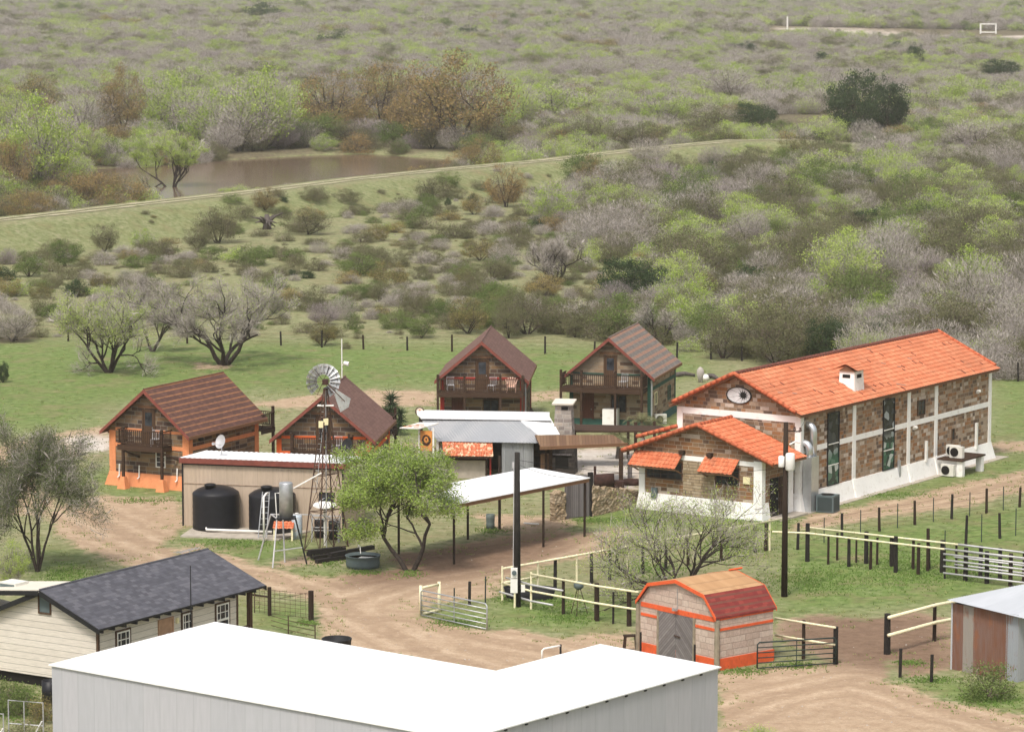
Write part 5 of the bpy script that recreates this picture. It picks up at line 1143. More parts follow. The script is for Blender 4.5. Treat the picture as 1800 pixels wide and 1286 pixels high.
# --- annex in front of the hall
AW, AD, AZE, AZR, AOS, AOF = 8.25, 3.92, 3.432, 5.366, 1.02, .45
FA = Frame(7.60, 203.09, -.59); ax = thing('annex', 'low stone annex with tiled gable and two awnings before the hall', 'annex', FA.o, FA.rz)
asl = (AZR - AZE) / (AW / 2 + AOS); zw = AZE + AOS * asl - .14
m = MB(); m.prism([(0, -.1), (AW, -.1), (AW, zw), (AW / 2, AZR - .16), (0, zw)], 'y', 0, AD - .35); m.build('wall', M['stonea'], ax)
mb = MB(); dz = Vector((AW / 2 + AOS, 0, AZE - AZR)); LA_ = AD + AOF - .36
tiles(mb, (AW / 2, -AOF, AZR - .03), (0, LA_, 0), dz, .30, .42, .045); tiles(mb, (AW / 2, -AOF, AZR - .03), (0, LA_, 0), (-dz.x, 0, dz.z), .30, .42, .045); aroof = mb.build('roof', M['clayan'], ax)
mb = MB(); ridge_caps(mb, (AW / 2, -AOF, AZR), (AW / 2, LA_ - AOF, AZR), .13, .4); mb.build('ridge_cap', M['ridge'], aroof, True)
for sg in (1, -1): mb = MB(); ridge_caps(mb, (AW / 2, -AOF, AZR + .02), (AW / 2 + sg * dz.x, -AOF, AZE + .02), .13, .42); mb.build('verge_tiles', M['ridge'], aroof, True)
mb = MB()
for sg in (1, -1):
    q = [(AW / 2, AZR - .07), (AW / 2, AZR - .19), (AW / 2 + sg * (dz.x - .03), AZE - .16), (AW / 2 + sg * (dz.x - .03), AZE - .05)]; mb.prism(q, 'y', -AOF + .04, LA_ - AOF)
mb.build('soffit', M['rafter'], ax)
m = MB(); f = .2; m.frustum([(-f, -f, -.05), (AW + f, -f, -.05), (AW + f, .8, -.05), (-f, 3.5, -.05)], [(-.05, -.05, 1.0), (AW + .05, -.05, 1.0), (AW + .05, .75, 1.0), (-.05, 3.5, 1.0)]); m.build('plinth', M['white'], ax)
for x0, x1 in ((-.06, .34), (AW - .5, AW + .06)): m = MB(); m.box(x0, x1, -.06, .34, .9, zw - .2); m.build('column', M['white'], ax)
m = MB(); m.box(AW - .3, AW + .14, AD - .95, AD - .4, 0, zw - .3); m.build('column', M['white'], ax)
m = MB(); m.box(.34, AW - .5, -.035, 0, 3.14, 3.42); m.build('lintel', M['white'], ax)
m = MB(); m.box(2.98, 5.1, -.05, 0, 1.0, 3.14); m.build('rubble_panel', M['rubble'], ax)
for u0, u1 in ((.45, 2.92), (5.18, 6.78)):
    window(ax, u0, u1, 0, 1.9, 2.95, M['rust'], nx=5 if u0 < 1 else 4, nz=3, fw=.07)
for u0, u1 in ((-.25, 2.98), (4.5, 6.82)):
    m = MB(); tiles(m, (u0, -.04, 3.48), (u1 - u0, 0, 0), (0, -.95, -.78), .26, .33, .045); aw = m.build('awning', M['clayan'], ax)
    m = MB(); m.box(u0 + .05, u1 - .05, -.95, -.87, 2.60, 2.69); m.bar((u0 + .12, 0, 2.3), (u0 + .12, -.9, 2.68), .07).bar((u1 - .12, 0, 2.3), (u1 - .12, -.9, 2.68), .07).bar((u0 + .12, 0, 3.36), (u0 + .12, -.9, 2.66), .06).bar((u1 - .12, 0, 3.36), (u1 - .12, -.9, 2.66), .06); m.build('awning_frame', M['rafter'], aw)
for u in (2.95, 4.85): m = MB(); m.box(u - .15, u + .15, -.3, 0, 3.5, 3.72); m.build('beam_end', M['darkwood'], ax)
m = MB(); m.box(7.05, 7.5, -.07, 0, 2.1, 2.5); m.build('switch_plate', M['cream'], ax)
m = MB(); m.box(.85, 1.25, -.2, -.07, .75, 1.35); m.build('meter_box', M['acgrey'], ax)
door(ax, 1.0, 1.9, AW, .1, 2.35, M['dark'], False, 's', 1); door(ax, 2.05, 2.95, AW, .1, 2.35, M['darkwood'], False, 's', 1)
m = MB(); m.box(AW, AW + 1.1, .6, AD - .3, -.05, .1); m.build('porch_slab', M['concrete'], ax)

# --- tan metal shed with red fascia
FS = Frame(-19.05, 196.95, -.232); sh = thing('tan_metal_shed', 'long tan metal shed with dull red fascia behind the black tanks', 'shed', FS.o, FS.rz)
m = MB(); m.prism([(.12, -.05), (4.7, -.05), (4.7, 3.5), (.12, 3.72)], 'x', .12, 9.66); m.build('wall', M['tanwall'], sh)
m = MB(); ribbed(m, (-.02, -.05, 3.95), (9.82, 0, 0), (0, 4.9, -.3), .3, .035, 6); m.build('roof', M['whitemetal'], sh)
m = MB(); m.box(-.03, 9.82, -.09, -.03, 3.66, 3.96).prism([(-.03, 3.66), (4.85, 3.38), (4.85, 3.66), (-.03, 3.96)], 'x', 9.80, 9.85).prism([(-.03, 3.66), (4.85, 3.38), (4.85, 3.66), (-.03, 3.96)], 'x', -.07, -.02); m.build('fascia', M['redtrim'], sh)
m = MB(); m.box(.06, .14, .05, .13, 0, 3.66).box(9.63, 9.72, .05, .13, 0, 3.66).box(.1, 9.7, .07, .13, 3.56, 3.66); m.build('corner_trim', M['black'], sh)
m = MB(); m.box(.14, 9.63, .09, .135, 2.45, 2.48); m.build('panel_joint', plain('rusty_joint', (.3, .21, .15), .9, var=.4, scale=6.), sh)
a, b = FS.fu(561, .1, 1.8), FS.fu(588, .1, 1.8); window(sh, a, b, .12, 1.35, 2.25, M['black'], nx=2, nz=2)
m = MB(); m.box(4.4, 5.4, .06, .118, .05, 2.05); m.build('plank_hatch', M['doorwood'], sh)
dish(FS.w(1.7, 2.2, 3.93), 'white satellite dish on the tan shed roof near the striped orange cabin', -.8, 'pipe')
dish(FS.w(9.2, 2.6, 3.9), 'dark satellite dish on the tan shed roof beside the vivid orange cabin', -.7, 'black')

# --- cream ranch house
RW, RD, RZE, RZR, ROS, ROF = 6.2, 11.79, 3.117, 4.534, .339, .309
FR = Frame(-23.73, 155.65, -.569); rh_ = thing('ranch_house', 'cream lap-sided house with slate grey roof at the lower left', 'house', FR.o, FR.rz)
rs = (RZR - RZE) / (RW / 2 + ROS); zw = RZE + ROS * rs - .14; vw = FR.sv(417.5, RW, 2.)
m = MB(); m.prism([(0, .5), (RW, .5), (RW, zw), (RW / 2, RZR - .16), (0, zw)], 'y', 0, vw); m.build('wall', M['siding'], rh_)
m = MB(); m.box(.15, RW - .15, .15, vw - .15, -.05, .5); m.build('crawl_space', M['dark'], rh_)
gable_roof(rh_, RW, RD, RZE, RZR, ROS, ROF, M['shD'], M['black'], .1, fas=M['black'], fh=.1)
m = MB(); m.prism([(RW / 2, RZR + .02), (-4.6, RZR - .75), (-4.6, RZR - .9), (RW / 2, RZR - .12)], 'y', -ROF - .06, 2.1); m.build('flat_roof', M['membrane'], rh_)
m = MB(); m.prism([(0.2, 3.2), (0.2, .5), (-4.4, .5), (-4.4, 3.62)], 'y', .0, 1.9); m.build('wing_wall', M['siding'], rh_)
m = MB(); m.prism([(RW / 2, RZR - .02), (-4.62, RZR - .8), (-4.62, RZR - 1.0), (RW / 2, RZR - .24)], 'y', -ROF - .11, -ROF - .062); m.build('barge_board', M['black'], rh_)
m = MB(); m.box(RW - .09, RW + .03, -.03, .09, .5, zw - .1); m.build('corner_trim', M['doorwood'], rh_); m = MB(); m.box(RW - .06, RW + .03, vw - .09, vw + .03, .5, zw - .1); m.build('corner_trim', M['doorwood'], rh_)
for i in range(15): v = -.1 + i * .81; m = MB(); m.box(RW + ROS - .32, RW + ROS + .05, v - .04, v + .04, RZE - .22, RZE - .10); m.build('rafter_tail', M['black'], rh_)
for pa, pb, ya, yb in ((202.5, 229, 1103, 1150), (318, 337, 1072, 1118), (377.5, 403, 1055, 1105)):
    a, b = FR.sv(pa, RW, 2.2), FR.sv(pb, RW, 2.2); zt = FR.zz(RW, (a + b) / 2, (ya + 2)); window(rh_, a, b, RW, 1.1, zt, M['doorwood'], 's', 1, 3, 4, .08); m = MB(); m.box(RW + .045, RW + .065, a + .08, b - .08, (1.1 + zt) / 2 - .05, (1.1 + zt) / 2 + .05).box(RW + .045, RW + .06, a + .08, a + .15, 1.2, zt - .08).box(RW + .045, RW + .06, b - .15, b - .08, 1.2, zt - .08).box(RW + .045, RW + .062, a + .15, b - .15, zt - .15, zt - .08)
    for i in range(1, 3): c = a + (b - a) * i / 3; m.box(RW + .045, RW + .055, c - .02, c + .02, (1.1 + zt) / 2, zt - .1)
    m.box(RW + .045, RW + .055, a + .1, b - .1, (1.1 + zt) / 2 + .33, (1.1 + zt) / 2 + .37); m.build('sash_bar', M['pvc'], rh_)
a, b = FR.sv(277.5, RW, 2.), FR.sv(304, RW, 2.); door(rh_, a, b, RW, .55, 2.72, plain('tan_door', (.40, .24, .15), .7, var=.2), False, 's', 1)
t = tag(MB().lathe([(.17, 0), (.2, .03), (.23, 0), (.2, -.03), (.17, 0)], 18).build('door_wreath', M['wreath']), 'pale ring wreath on the tan door of the cream house', 'wreath')
t.location = FR.w(RW + .12, (a + b) / 2, 1.8); t.rotation_euler = (math.pi / 2, 0, FR.rz + math.pi / 2)
m = MB(); v = FR.sv(310, RW, 2.5); m.box(RW, RW + .12, v - .07, v + .07, 2.35, 2.6); m.build('porch_lamp', M['brass'] if 'brass' in M else M['cream'], rh_)
a, b = FR.fu(68, 0, 3.7), FR.fu(90.5, 0, 3.6); window(rh_, a, b, 0, FR.zz(a, 0, 1077), FR.zz(a, 0, 1043), M['doorwood'], nx=1, nz=1, fw=.07, glass=M['acgrey'], name='gable_vent')
vp = FR.sv(442.5, RW + .1, 1.5)
for u in (RW - .02, .3): m = MB(); m.box(u - .1, u + .1, vp - .1, vp + .1, 0, RZE - .02); m.build('porch_post', M['doorwood'], rh_)
m = MB(); m.box(.2, RW, vw, vp + .2, .3, .5); m.build('porch_deck', M['roofwood'], rh_)
m = MB(); m.box(RW - .06, RW, vw, vp, 1.25, 1.32).box(RW - .06, RW, vw, vp, .7, .76)
for i in range(9): v = vw + (vp - vw) * (i + .5) / 9; m.box(RW - .05, RW - .01, v - .03, v + .03, .5, 1.25)
m.build('porch_railing', M['doorwood'], rh_)
t = thing('rooftop_cooler', 'pale box cooler on the cream flat roof of the house', 'cooler', FR.w(.55, .9, 3.98), FR.rz); m = MB(); m.box(-.5, .5, -.45, .45, 0, .5); m.build('casing', M['acwhite'], t); m = MB(); m.box(-.42, .42, -.47, -.452, .06, .44); m.build('grille', M['acgrey'], t)
t = thing('roof_antenna', 'low aerial lying along the slate roof ridge', 'antenna', FR.w(RW / 2, RD - 1.1, RZR + .05), FR.rz); m = MB(); m.tube([(0, -1, .12), (0, .8, .12)], .015, 5)
for i in range(7): m.tube([(-.3 + i * .02, -.9 + i * .25, .12), (.3 - i * .02, -.9 + i * .25, .12)], .01, 4)
m.tube([(0, 0, -.05), (0, 0, .12)], .02, 5); m.build('aerial', M['steel'], t)
p = FR.w(RW + .45, FR.sv(336, RW + .45, 2.)); t = tag(MB().tube([(0, 0, 0), (0, 0, FR.zz(RW + .45, FR.sv(336, RW + .45), 994))], [.035, .02], 6).build('aerial_mast', M['black'], None, loc=p), 'thin black pole standing before the slate-roofed cream house', 'mast')

# --- white metal warehouse, nearest to the camera
WH = 4.0; wp = [unp(a, b, WH) for a, b in [(85, 1167), (378, 1092), (872, 1178), (1055, 1131), (1268, 1171), (814, 1299)]]
ware = thing('metal_warehouse', 'grey metal warehouse with flat blank white roof in the foreground', 'warehouse', (wp[5].x, wp[5].y, 0)); o_ = Vector((wp[5].x, wp[5].y, 0))
cen = sum(wp, Vector()) / 6
def inset(p, k): d = Vector((p.x - cen.x, p.y - cen.y, 0)); return (p.x - d.normalized().x * k - o_.x, p.y - d.normalized().y * k - o_.y)
ring = [inset(p, .14) for p in wp]; area = sum(ring[i][0] * ring[(i + 1) % 6][1] - ring[(i + 1) % 6][0] * ring[i][1] for i in range(6))
m = MB(); m.prism(ring, 'z', -.1, WH - .052); m.build('wall', M['greywall'], ware)
m = MB(); m.prism([inset(p, 0) for p in wp], 'z', WH - .05, WH); wroof = m.build('roof', M['whitemetal'], ware)
m = MB()
for i in range(1, 13):
    q = Vector(inset(wp[5], .1)).lerp(Vector(inset(wp[4], .1)), i / 13); d = (wp[4] - wp[5]).normalized(); nrm = Vector((d.y, -d.x, 0)); m.bar((q.x + nrm.x * .02 - d.x * .07, q.y + nrm.y * .02 - d.y * .07, WH - .12), (q.x + nrm.x * .02 + d.x * .07, q.y + nrm.y * .02 + d.y * .07, WH - .12), .05, .06)
m.build('gutter_bracket', M['black'], ware)

# --- gambrel block shed
BW, BD, BZE, BZR, BZB = 5.37, 3.60, 2.53, 3.92, 3.49
FB = Frame(6.018, 161.605, -.871); bs = thing('block_shed', 'barn-roofed pale block shed with orange bands and red lower roof', 'shed', FB.o, FB.rz)
prof = [(-.07, BZE), (.76, BZB), (BW / 2, BZR), (BW - .76, BZB), (BW + .07, BZE)]
m = MB(); m.prism([(0, -.1), (BW, -.1), (BW, BZE - .02), (BW - .80, BZB - .1), (BW / 2, BZR - .1), (.80, BZB - .1), (0, BZE - .02)], 'y', 0, BD); m.build('wall', M['limestone'], bs)
for i, mat in ((0, 'shRed'), (1, 'shTan'), (2, 'shTan'), (3, 'shRed')):
    (x0, z0), (x1, z1) = prof[i], prof[i + 1]; m = MB(); m.prism([(x0, z0), (x1, z1), (x1, z1 - .09), (x0, z0 - .09)], 'y', -.14, BD + .14); m.build('upper_roof' if 0 < i < 3 else 'lower_roof', M[mat], bs)
    for y0 in (-.185, BD + .142): m = MB(); m.prism([(x0, z0 + .01), (x1, z1 + .01), (x1, z1 - .16), (x0, z0 - .16)], 'y', y0, y0 + .042); m.build('barge_board', M['shedred'], bs)
m = MB(); m.tube([(BW / 2, BD - .3, BZR + .05), (BW / 2, BD + .55, BZR + .05)], .05, 4); m.build('ridge_beam', M['shedred'], bs)
m = MB(); m.box(-.05, BW + .05, -.05, BD + .05, -.05, .55); m.build('plinth', M['shedred'], bs)
u0, u1 = 1.45, 3.78; segs = ((.15, u0 - .13), (u1 + .13, BW - .15))
for a, b in segs:
    m = MB(); m.box(a, b, -.03, 0, 1.85, 1.98); m.build('band', M['shedred'], bs)
    m = MB(); m.box(a, b, -.03, 0, 2.28, 2.5); m.build('band', M['shedred'], bs)
m = MB(); m.box(u0 - .13, u1 + .13, -.035, 0, 2.26, 2.5); m.build('lintel', M['shedred'], bs)
m = MB(); m.box(BW, BW + .03, .15, BD, 1.86, 1.98); m.build('band', M['shedred'], bs); m = MB(); m.box(BW, BW + .03, .15, BD, 2.36, 2.46); m.build('band', M['shedred'], bs)
for u in (-.02, BW + .02): m = MB(); m.tube([(u, -.02, 0), (u, -.02, 2.38)], [.14, .12], 9); m.build('corner_log', M['logpost'], bs)
for u in (u0 - .07, u1 + .07): m = MB(); m.tube([(u, -.03, 0), (u, -.03, 2.26)], [.08, .07], 8); m.build('door_post', M['logpost'], bs)
k = NT('diagonal_boards'); uu, vv = k.uvs(); c = k.M('ABSOLUTE', k.M('SUBTRACT', uu, (u0 + u1) / 2)); q = k.M('DIVIDE', k.M('ADD', c, k.M('MULTIPLY', vv, 1.)), .17); wn = k.n('TexWhiteNoise', {'Vector': k.vec(k.M('FLOOR', q), k.M('SIGN', k.M('SUBTRACT', uu, (u0 + u1) / 2)), 0.)}); fq = k.M('FRACT', q)
dcol = k.mix(k.mapr(k.M('MINIMUM', fq, k.M('SUBTRACT', 1., fq)), .02, .1), (.05, .045, .045), k.ramp(wn, [(0, (.15, .135, .135)), (1, (.25, .23, .225))])); dmat = k.fin(k.mix(k.mapr(k.noise(k.obj(), 5., 4), .4, .7, 0, .4), dcol, (.12, .10, .09)), .9)
for a, b in ((u0, (u0 + u1) / 2 - .01), ((u0 + u1) / 2 + .01, u1)):
    m = MB(); m.box(a, b, -.06, -.005, .08, 2.24); dl = m.build('door', dmat, bs)
m = MB(); m.bar((2.55, -.09, 1.25), (2.95, -.09, 1.22), .05, .04); m.build('latch', M['rust'], dl)
m = MB(); m.tube([(BW / 2, -.03, 2.52), (BW / 2, -.03, 3.5)], .015, 5); m.tube([(BW / 2, -.02, 2.5), (BW / 2, -.22, 2.52)], .06, 8); m.box(BW / 2 - .14, BW / 2 - .02, -.24, -.14, 2.44, 2.56).box(BW / 2 + .04, BW / 2 + .16, -.24, -.14, 2.46, 2.58); m.build('gable_lamp', M['steel'], bs)

# --- rusty tin shed at the right edge
p0 = unp(1672, 1175.5); FT = Frame(p0.x, p0.y, math.radians(-47)); ts = thing('tin_shed', 'shed of mixed rusty and grey tin sheets at the right edge', 'shed', FT.o, FT.rz)
for i in range(1):
    m = MB(); ribbed(m, (0, 0, 3.12), (3.9, 0, 0), (0, 0, -3.17), .1, .016, 4); m.build('front_wall', M['rustsheet'], ts)
m = MB(); ribbed(m, (3.9, 0, 3.02), (0, 6.5, 0), (0, 0, -3.07), .1, .016, 4); m.build('side_wall', M['galvwall'], ts)
m = MB(); ribbed(m, (0, 6.5, 3.1), (0, -6.5, 0), (0, 0, -3.15), .1, .016, 4); m.build('side_wall', M['galvwall'], ts)
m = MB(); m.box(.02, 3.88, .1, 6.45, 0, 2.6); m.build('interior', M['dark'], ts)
m = MB(); ribbed(m, (-.12, -.3, 3.28), (0, 7.0, 0), (4.6, 0, -.22), .18, .022, 4); m.build('roof', M['tinroof'], ts)
m = MB(); m.box(-.03, .05, -.03, .05, 0, 3.12); m.build('corner_trim', M['tinroof'], ts)
# ------------------------------------------------------------------ open shelters, yard things, fences, poles
def slab(mb, pts, th):
    pts = [Vector(p) for p in pts]; n = (pts[1] - pts[0]).cross(pts[2] - pts[0]).normalized()
    if n.z < 0: pts = pts[::-1]; n = -n
    k = len(pts); lo = [p - n * th for p in pts]
    return mb.add(pts + lo, [tuple(range(k)), tuple(range(2 * k - 1, k - 1, -1))] + [(i, k + i, k + (i + 1) % k, (i + 1) % k) for i in range(k)])
# carport
cR, cB = Vector((4.42, 193.44, 3.36)), Vector((1.18, 197.18, 3.36)); cd_ = Vector((-.633, -.774, 0)); cL = 12.2
cp = thing('carport', 'open carport with flat blank white roof on thin posts', 'carport', (cR.x, cR.y, 0)); O_ = Vector((cR.x, cR.y, 0))
m = MB(); slab(m, [cR - O_, cB - O_, cB + cd_ * cL - O_, cR + cd_ * cL - O_], .04); m.build('roof', M['whitemetal'], cp)
bk = (cB - cR).normalized()
for off, nm in ((.08, 'fascia_beam'), (2.45, 'beam'), (4.8, 'beam')): m = MB(); q = cR + bk * off - O_; m.bar(q + Vector((0, 0, -.15)) + cd_ * .05, q + cd_ * (cL - .05) + Vector((0, 0, -.15)), .06, .2); m.build(nm, M['rafter'], cp)
m = MB()
for i in range(13): q = cR + cd_ * (.1 + i * (cL - .2) / 12) - O_ + Vector((0, 0, -.06)); m.bar(q + bk * .12, q + bk * 4.76, .05, .07)
m.build('rafters', M['rafter'], cp)
feet = [unp(955, 961), unp(798, 991), unp(878, 930), Vector((cR.x, cR.y, 0)) + cd_ * .3 + bk * .2, Vector((cB.x, cB.y, 0)) - bk * .2 + cd_ * 11.9, Vector((cB.x, cB.y, 0)) - bk * .2 + cd_ * 6]
for i, p in enumerate(feet): q = p - O_; m = MB(); m.tube([q, q + Vector((0, 0, 4.25 if i == 2 else 3.2))], .085 if i == 2 else .07, 7); m.build('post', M['post'], cp)
# bar shelter
FBr = Frame(-4.66, 214.55, -.085); br = thing('bar_shelter', 'low bar shelter under a patched grey tin roof', 'shelter', FBr.o, FBr.rz); WR = lambda px, py, z, F=FBr: Vector((*F.lp(px, py, z), z))
e0, e1, r0, r1 = WR(769, 775.5, 2.3), WR(962, 779, 2.3), WR(738, 734, 3.3), WR(915, 737.5, 3.3); x0, x1, x2 = WR(968, 736, 3.3), WR(984, 764, 2.6), WR(942, 765.5, 2.6)
A_ = r1 - r0; m = MB(); ribbed(m, r0, A_, e0 - r0, .2, .018, 4)
vs = m.v; nu = len(vs) // 2
for i in range(nu): k = i / (nu - 1); b = r0.lerp(r1, k); c = e0.lerp(e1, k); vs[nu + i] = (c.x, c.y, c.z + (vs[i][2] - b.z))
brf = m.build('roof', M['galv'], br)
m = MB(); slab(m, [r1 + Vector((-.1, 0, .04)), x0 + Vector((0, 0, .04)), x1 + Vector((0, 0, .04)), x2 + Vector((0, 0, .04))], .03); m.build('roof_patch', M['whitemetal'], brf)
m = MB(); slab(m, [WR(733, 728, 3.38), WR(966, 732, 3.38), WR(969, 737.5, 3.36), WR(740, 734.5, 3.36)], .05); m.build('ridge_flashing', M['whitemetal'], brf)
m = MB(); slab(m, [WR(733, 728, 3.37), WR(966, 732, 3.37), WR(966, 724, 2.7), WR(733, 720, 2.7)], .03); m.build('back_slope', M['whitemetal'], brf)
for k, (a, b) in enumerate((((r0.x + .1, r0.y), 3.2), ((r1.x, r1.y), 3.2), ((x0.x - .1, x0.y), 3.2), ((e0.x + .15, e0.y + .1), 2.2), ((e1.x - .1, e1.y + .1), 2.2), ((2.7, .12), 2.2))): m = MB(); m.box(a[0] - .07, a[0] + .07, a[1] - .07, a[1] + .07, 0, b); m.build('post', M['darkwood'], br)
ua, ub = FBr.fu(882, .1, 1.5), FBr.fu(938, .1, 1.5)
m = MB(); ribbed(m, (ua, .08, 2.25), (ub - ua, 0, 0), (0, 0, -2.3), .12, .016, 4); m.build('tin_wall', M['galvwall'], br)
ua, ub = FBr.fu(777, -.1, 2.2), FBr.fu(865, -.1, 2.2)
m = MB(); tiles(m, (ua, .05, 2.28), (ub - ua, 0, 0), (.12, -.62, -.82), .2, .28, .05); aw = m.build('tile_awning', M['clayold'], br)
m = MB(); m.box(ua + .12, ub + .1, -.6, -.54, 1.36, 1.45); m.build('awning_rail', M['darkwood'], aw)
m = MB(); m.box(FBr.fu(770, 0, 1.), FBr.fu(853, 0, 1.), .0, .14, 0, 1.15); m.build('counter_wall', M['concrete'], br); m = MB(); m.box(FBr.fu(768, 0, 1.), FBr.fu(855, 0, 1.), -.15, .3, 1.152, 1.22); m.build('counter_top', M['darkwood'], br)
for px in (855, 862): u = FBr.fu(px, 0, 1.); m = MB(); m.box(u - .05, u + .05, -.02, .1, 0, 2.2); m.build('post', M['redpost'] if px > 860 else M['darkwood'], br)
m = MB(); m.box(.1, 7.2, 3.9, 4.0, 0, 2.5); m.build('back_wall', M['darkwood'], br); m = MB(); m.box(-.1, .1, .2, 3.6, 0, 2.4); m.build('end_wall', M['white'], br)
m = MB(); u = FBr.fu(1000, 0, 1.2); m.box(FBr.fu(950, .2, 1.2), FBr.fu(966, .2, 1.2), .3, .9, 0, 1.5); m.build('plank_cupboard', M['roofwood'], br)
# plank roof with posts, fireplace and chimney
FP = Frame(1.74, 210.3, 0.); pr = thing('plank_ramada', 'brown plank-roofed ramada beside the stone fireplace', 'ramada', FP.o, 0.); WP = lambda px, py, z: Vector((*FP.lp(px, py, z), z))
m = MB(); slab(m, [WP(940, 764, 2.75), WP(1078, 764, 2.75), WP(1101, 779.5, 2.6), WP(951, 786, 2.6)], .08); m.build('roof', M['roofwood'], pr)
m = MB(); a, b = WP(949, 787.5, 2.55), WP(1103, 781, 2.55); m.bar(a + Vector((0, .06, 0)), b + Vector((0, .06, 0)), .1, .2); m.build('beam', M['rafter'], pr)
for px, py, h, w in ((1091.5, 858, 2.5, .13), (1117, 812, 2.6, .1), (968, 846, 2.5, .1), (1010, 815, 2.6, .1)): p = unp(px, py) - FP.o; m = MB(); m.box(p.x - w, p.x + w, p.y - w, p.y + w, 0, h); m.build('post', M['darkwood'], pr)
m = MB(); p = unp(1107, 840) - FP.o; m.box(p.x - .14, p.x + .14, p.y - .14, p.y + .14, 0, 1.45); m.build('short_post', M['greywood'], pr)
m = MB(); a, b = WP(1000, 754, 2.5), WP(1178, 757, 2.5); slab(m, [WP(985, 745, 2.55), WP(1165, 748, 2.55), WP(1180, 757, 2.45), WP(985, 757, 2.45)], .1); m.build('rear_roof', M['darkwood'], pr)
for px in (1104, 1150): p = unp(px, 806) - FP.o; m = MB(); m.box(p.x - .09, p.x + .09, p.y - .09, p.y + .09, 0, 2.45); m.build('post', M['darkwood'], pr)
p = unp(990.5, 831); fp = thing('fireplace', 'tall stone fireplace with cream-capped chimney rising through the brown roof', 'fireplace', p, -.2)
m = MB(); m.frustum([(-.78, -.4, 0), (.78, -.4, 0), (.78, .75, 0), (-.78, .75, 0)], [(-.75, -.4, 2.1), (.75, -.4, 2.1), (.72, .75, 2.1), (-.72, .75, 2.1)]); m.build('hearth', M['hearth'], fp)
m = MB(); m.frustum([(-.62, -.25, 2.1), (.62, -.25, 2.1), (.62, .7, 2.1), (-.62, .7, 2.1)], [(-.5, -.2, 4.35), (.5, -.2, 4.35), (.5, .65, 4.35), (-.5, .65, 4.35)]); ch = m.build('chimney', M['chimney'], fp)
m = MB(); m.prism([(-.45, 4.46), (-.42, 4.36), (.9, 4.52), (.88, 4.62)], 'x', -.68, .68); m.build('cap', M['membrane'], ch)
m = MB(); m.box(-.1, .32, -.25, -.19, 4.05, 4.25); m.build('flue_opening', M['dark'], ch); m = MB(); m.box(-.45, .4, -.405, -.39, .35, 1.1); m.build('firebox', M['dark'], fp); m = MB(); m.box(-.6, .6, -.5, -.4, 1.2, 1.28); m.build('mantel', M['greywood'], fp)
# rubble wall with plank door
def rubble_wall(pa, pb, h0, h1, label, seed):
    a, b = unp(*pa), unp(*pb); d = (b - a); L = d.length; r = random.Random(seed); n = max(3, int(L / .16)); k = max(4, int(max(h0, h1) / .15)); vs = []; fs = []
    for side in (0, 1):
        for i in range(n + 1):
            hh = (h0 + (h1 - h0) * i / n) * r.uniform(.92, 1.06)
            for j in range(k + 1): vs.append((L * i / n + r.gauss(0, .025), (-.22 if side == 0 else .22) + r.gauss(0, .035), hh * j / k + (r.gauss(0, .02) if j else -.1)))
    N = (n + 1) * (k + 1)
    for i in range(n):
        for j in range(k):
            q = i * (k + 1) + j; fs.append((q, q + k + 1, q + k + 2, q + 1)); fs.append((N + q, N + q + 1, N + q + k + 2, N + q + k + 1))
        q = i * (k + 1) + k; fs.append((q, q + k + 1, N + q + k + 1, N + q))
    for i in (0, n):
        for j in range(k): q = i * (k + 1) + j; fs.append((q, q + 1, N + q + 1, N + q) if i == 0 else (q, N + q, N + q + 1, q + 1))
    m = MB(); m.add(vs, fs); tag(m.build('rubble_wall', M['rubble'], None, False, a, math.atan2(d.y, d.x)), label, 'wall')
rubble_wall((971, 915), (990, 912), 1.65, 1.75, 'short stub of rubble stone wall left of the grey plank door', 1)
rubble_wall((1037, 907), (1116, 888), 1.75, .95, 'long rubble stone wall sloping down right of the grey plank door', 2)
a, b = unp(999, 911), unp(1029, 908); t = thing('plank_door', 'weathered grey plank door standing between two rubble stone walls', 'door', a, math.atan2((b - a).y, (b - a).x)); L = (b - a).length
m = MB(); m.box(0, L, -.04, .04, .05, 2.15); m.build('leaf', M['greywood'], t)
for u, w, mt in ((-.1, .1, 'greywood'), (L + .12, .08, 'greywood'), (L + .34, .13, 'blackpost')): m = MB(); m.box(u - w, u + w, -.1, .1, 0, 2.3 if w < .12 else 2.6); m.build('door_post', M[mt], t)
p = unp(1066, 872); t = thing('barbecue_pit', 'rusty dark barbecue smoker behind the rubble wall', 'barbecue', p, .05); m = MB(); m.tube([(-.75, 0, .95), (.45, 0, .95)], .42, 14); m.build('barrel', M['rustp'], t, True); m = MB(); m.box(.45, 1.05, -.35, .35, .35, .95); m.build('firebox', M['rustp'], t); m = MB(); m.tube([(-.7, 0, 1.2), (-.7, 0, 1.85)], .08, 8); m.build('stack', M['rustp'], t)
m = MB(); m.bar((-.3, .1, 1.34), (.75, .1, 1.4), .05); m.build('handle', M['rust'], t)
for x, y in ((-.6, -.3), (-.6, .3), (.7, -.3), (.7, .3)): m = MB(); m.box(x - .04, x + .04, y - .04, y + .04, 0, .6); m.build('leg', M['rustp'], t)
p = unp(1111, 851); m = MB(); m.lathe([(.62, 0), (.66, .28), (.56, .28), (.52, .04), (0, .04)], 24); tag(m.build('fire_ring', M['rustp'], None, True, p), 'round dark fire ring on the pale ground before the short post', 'fire pit')
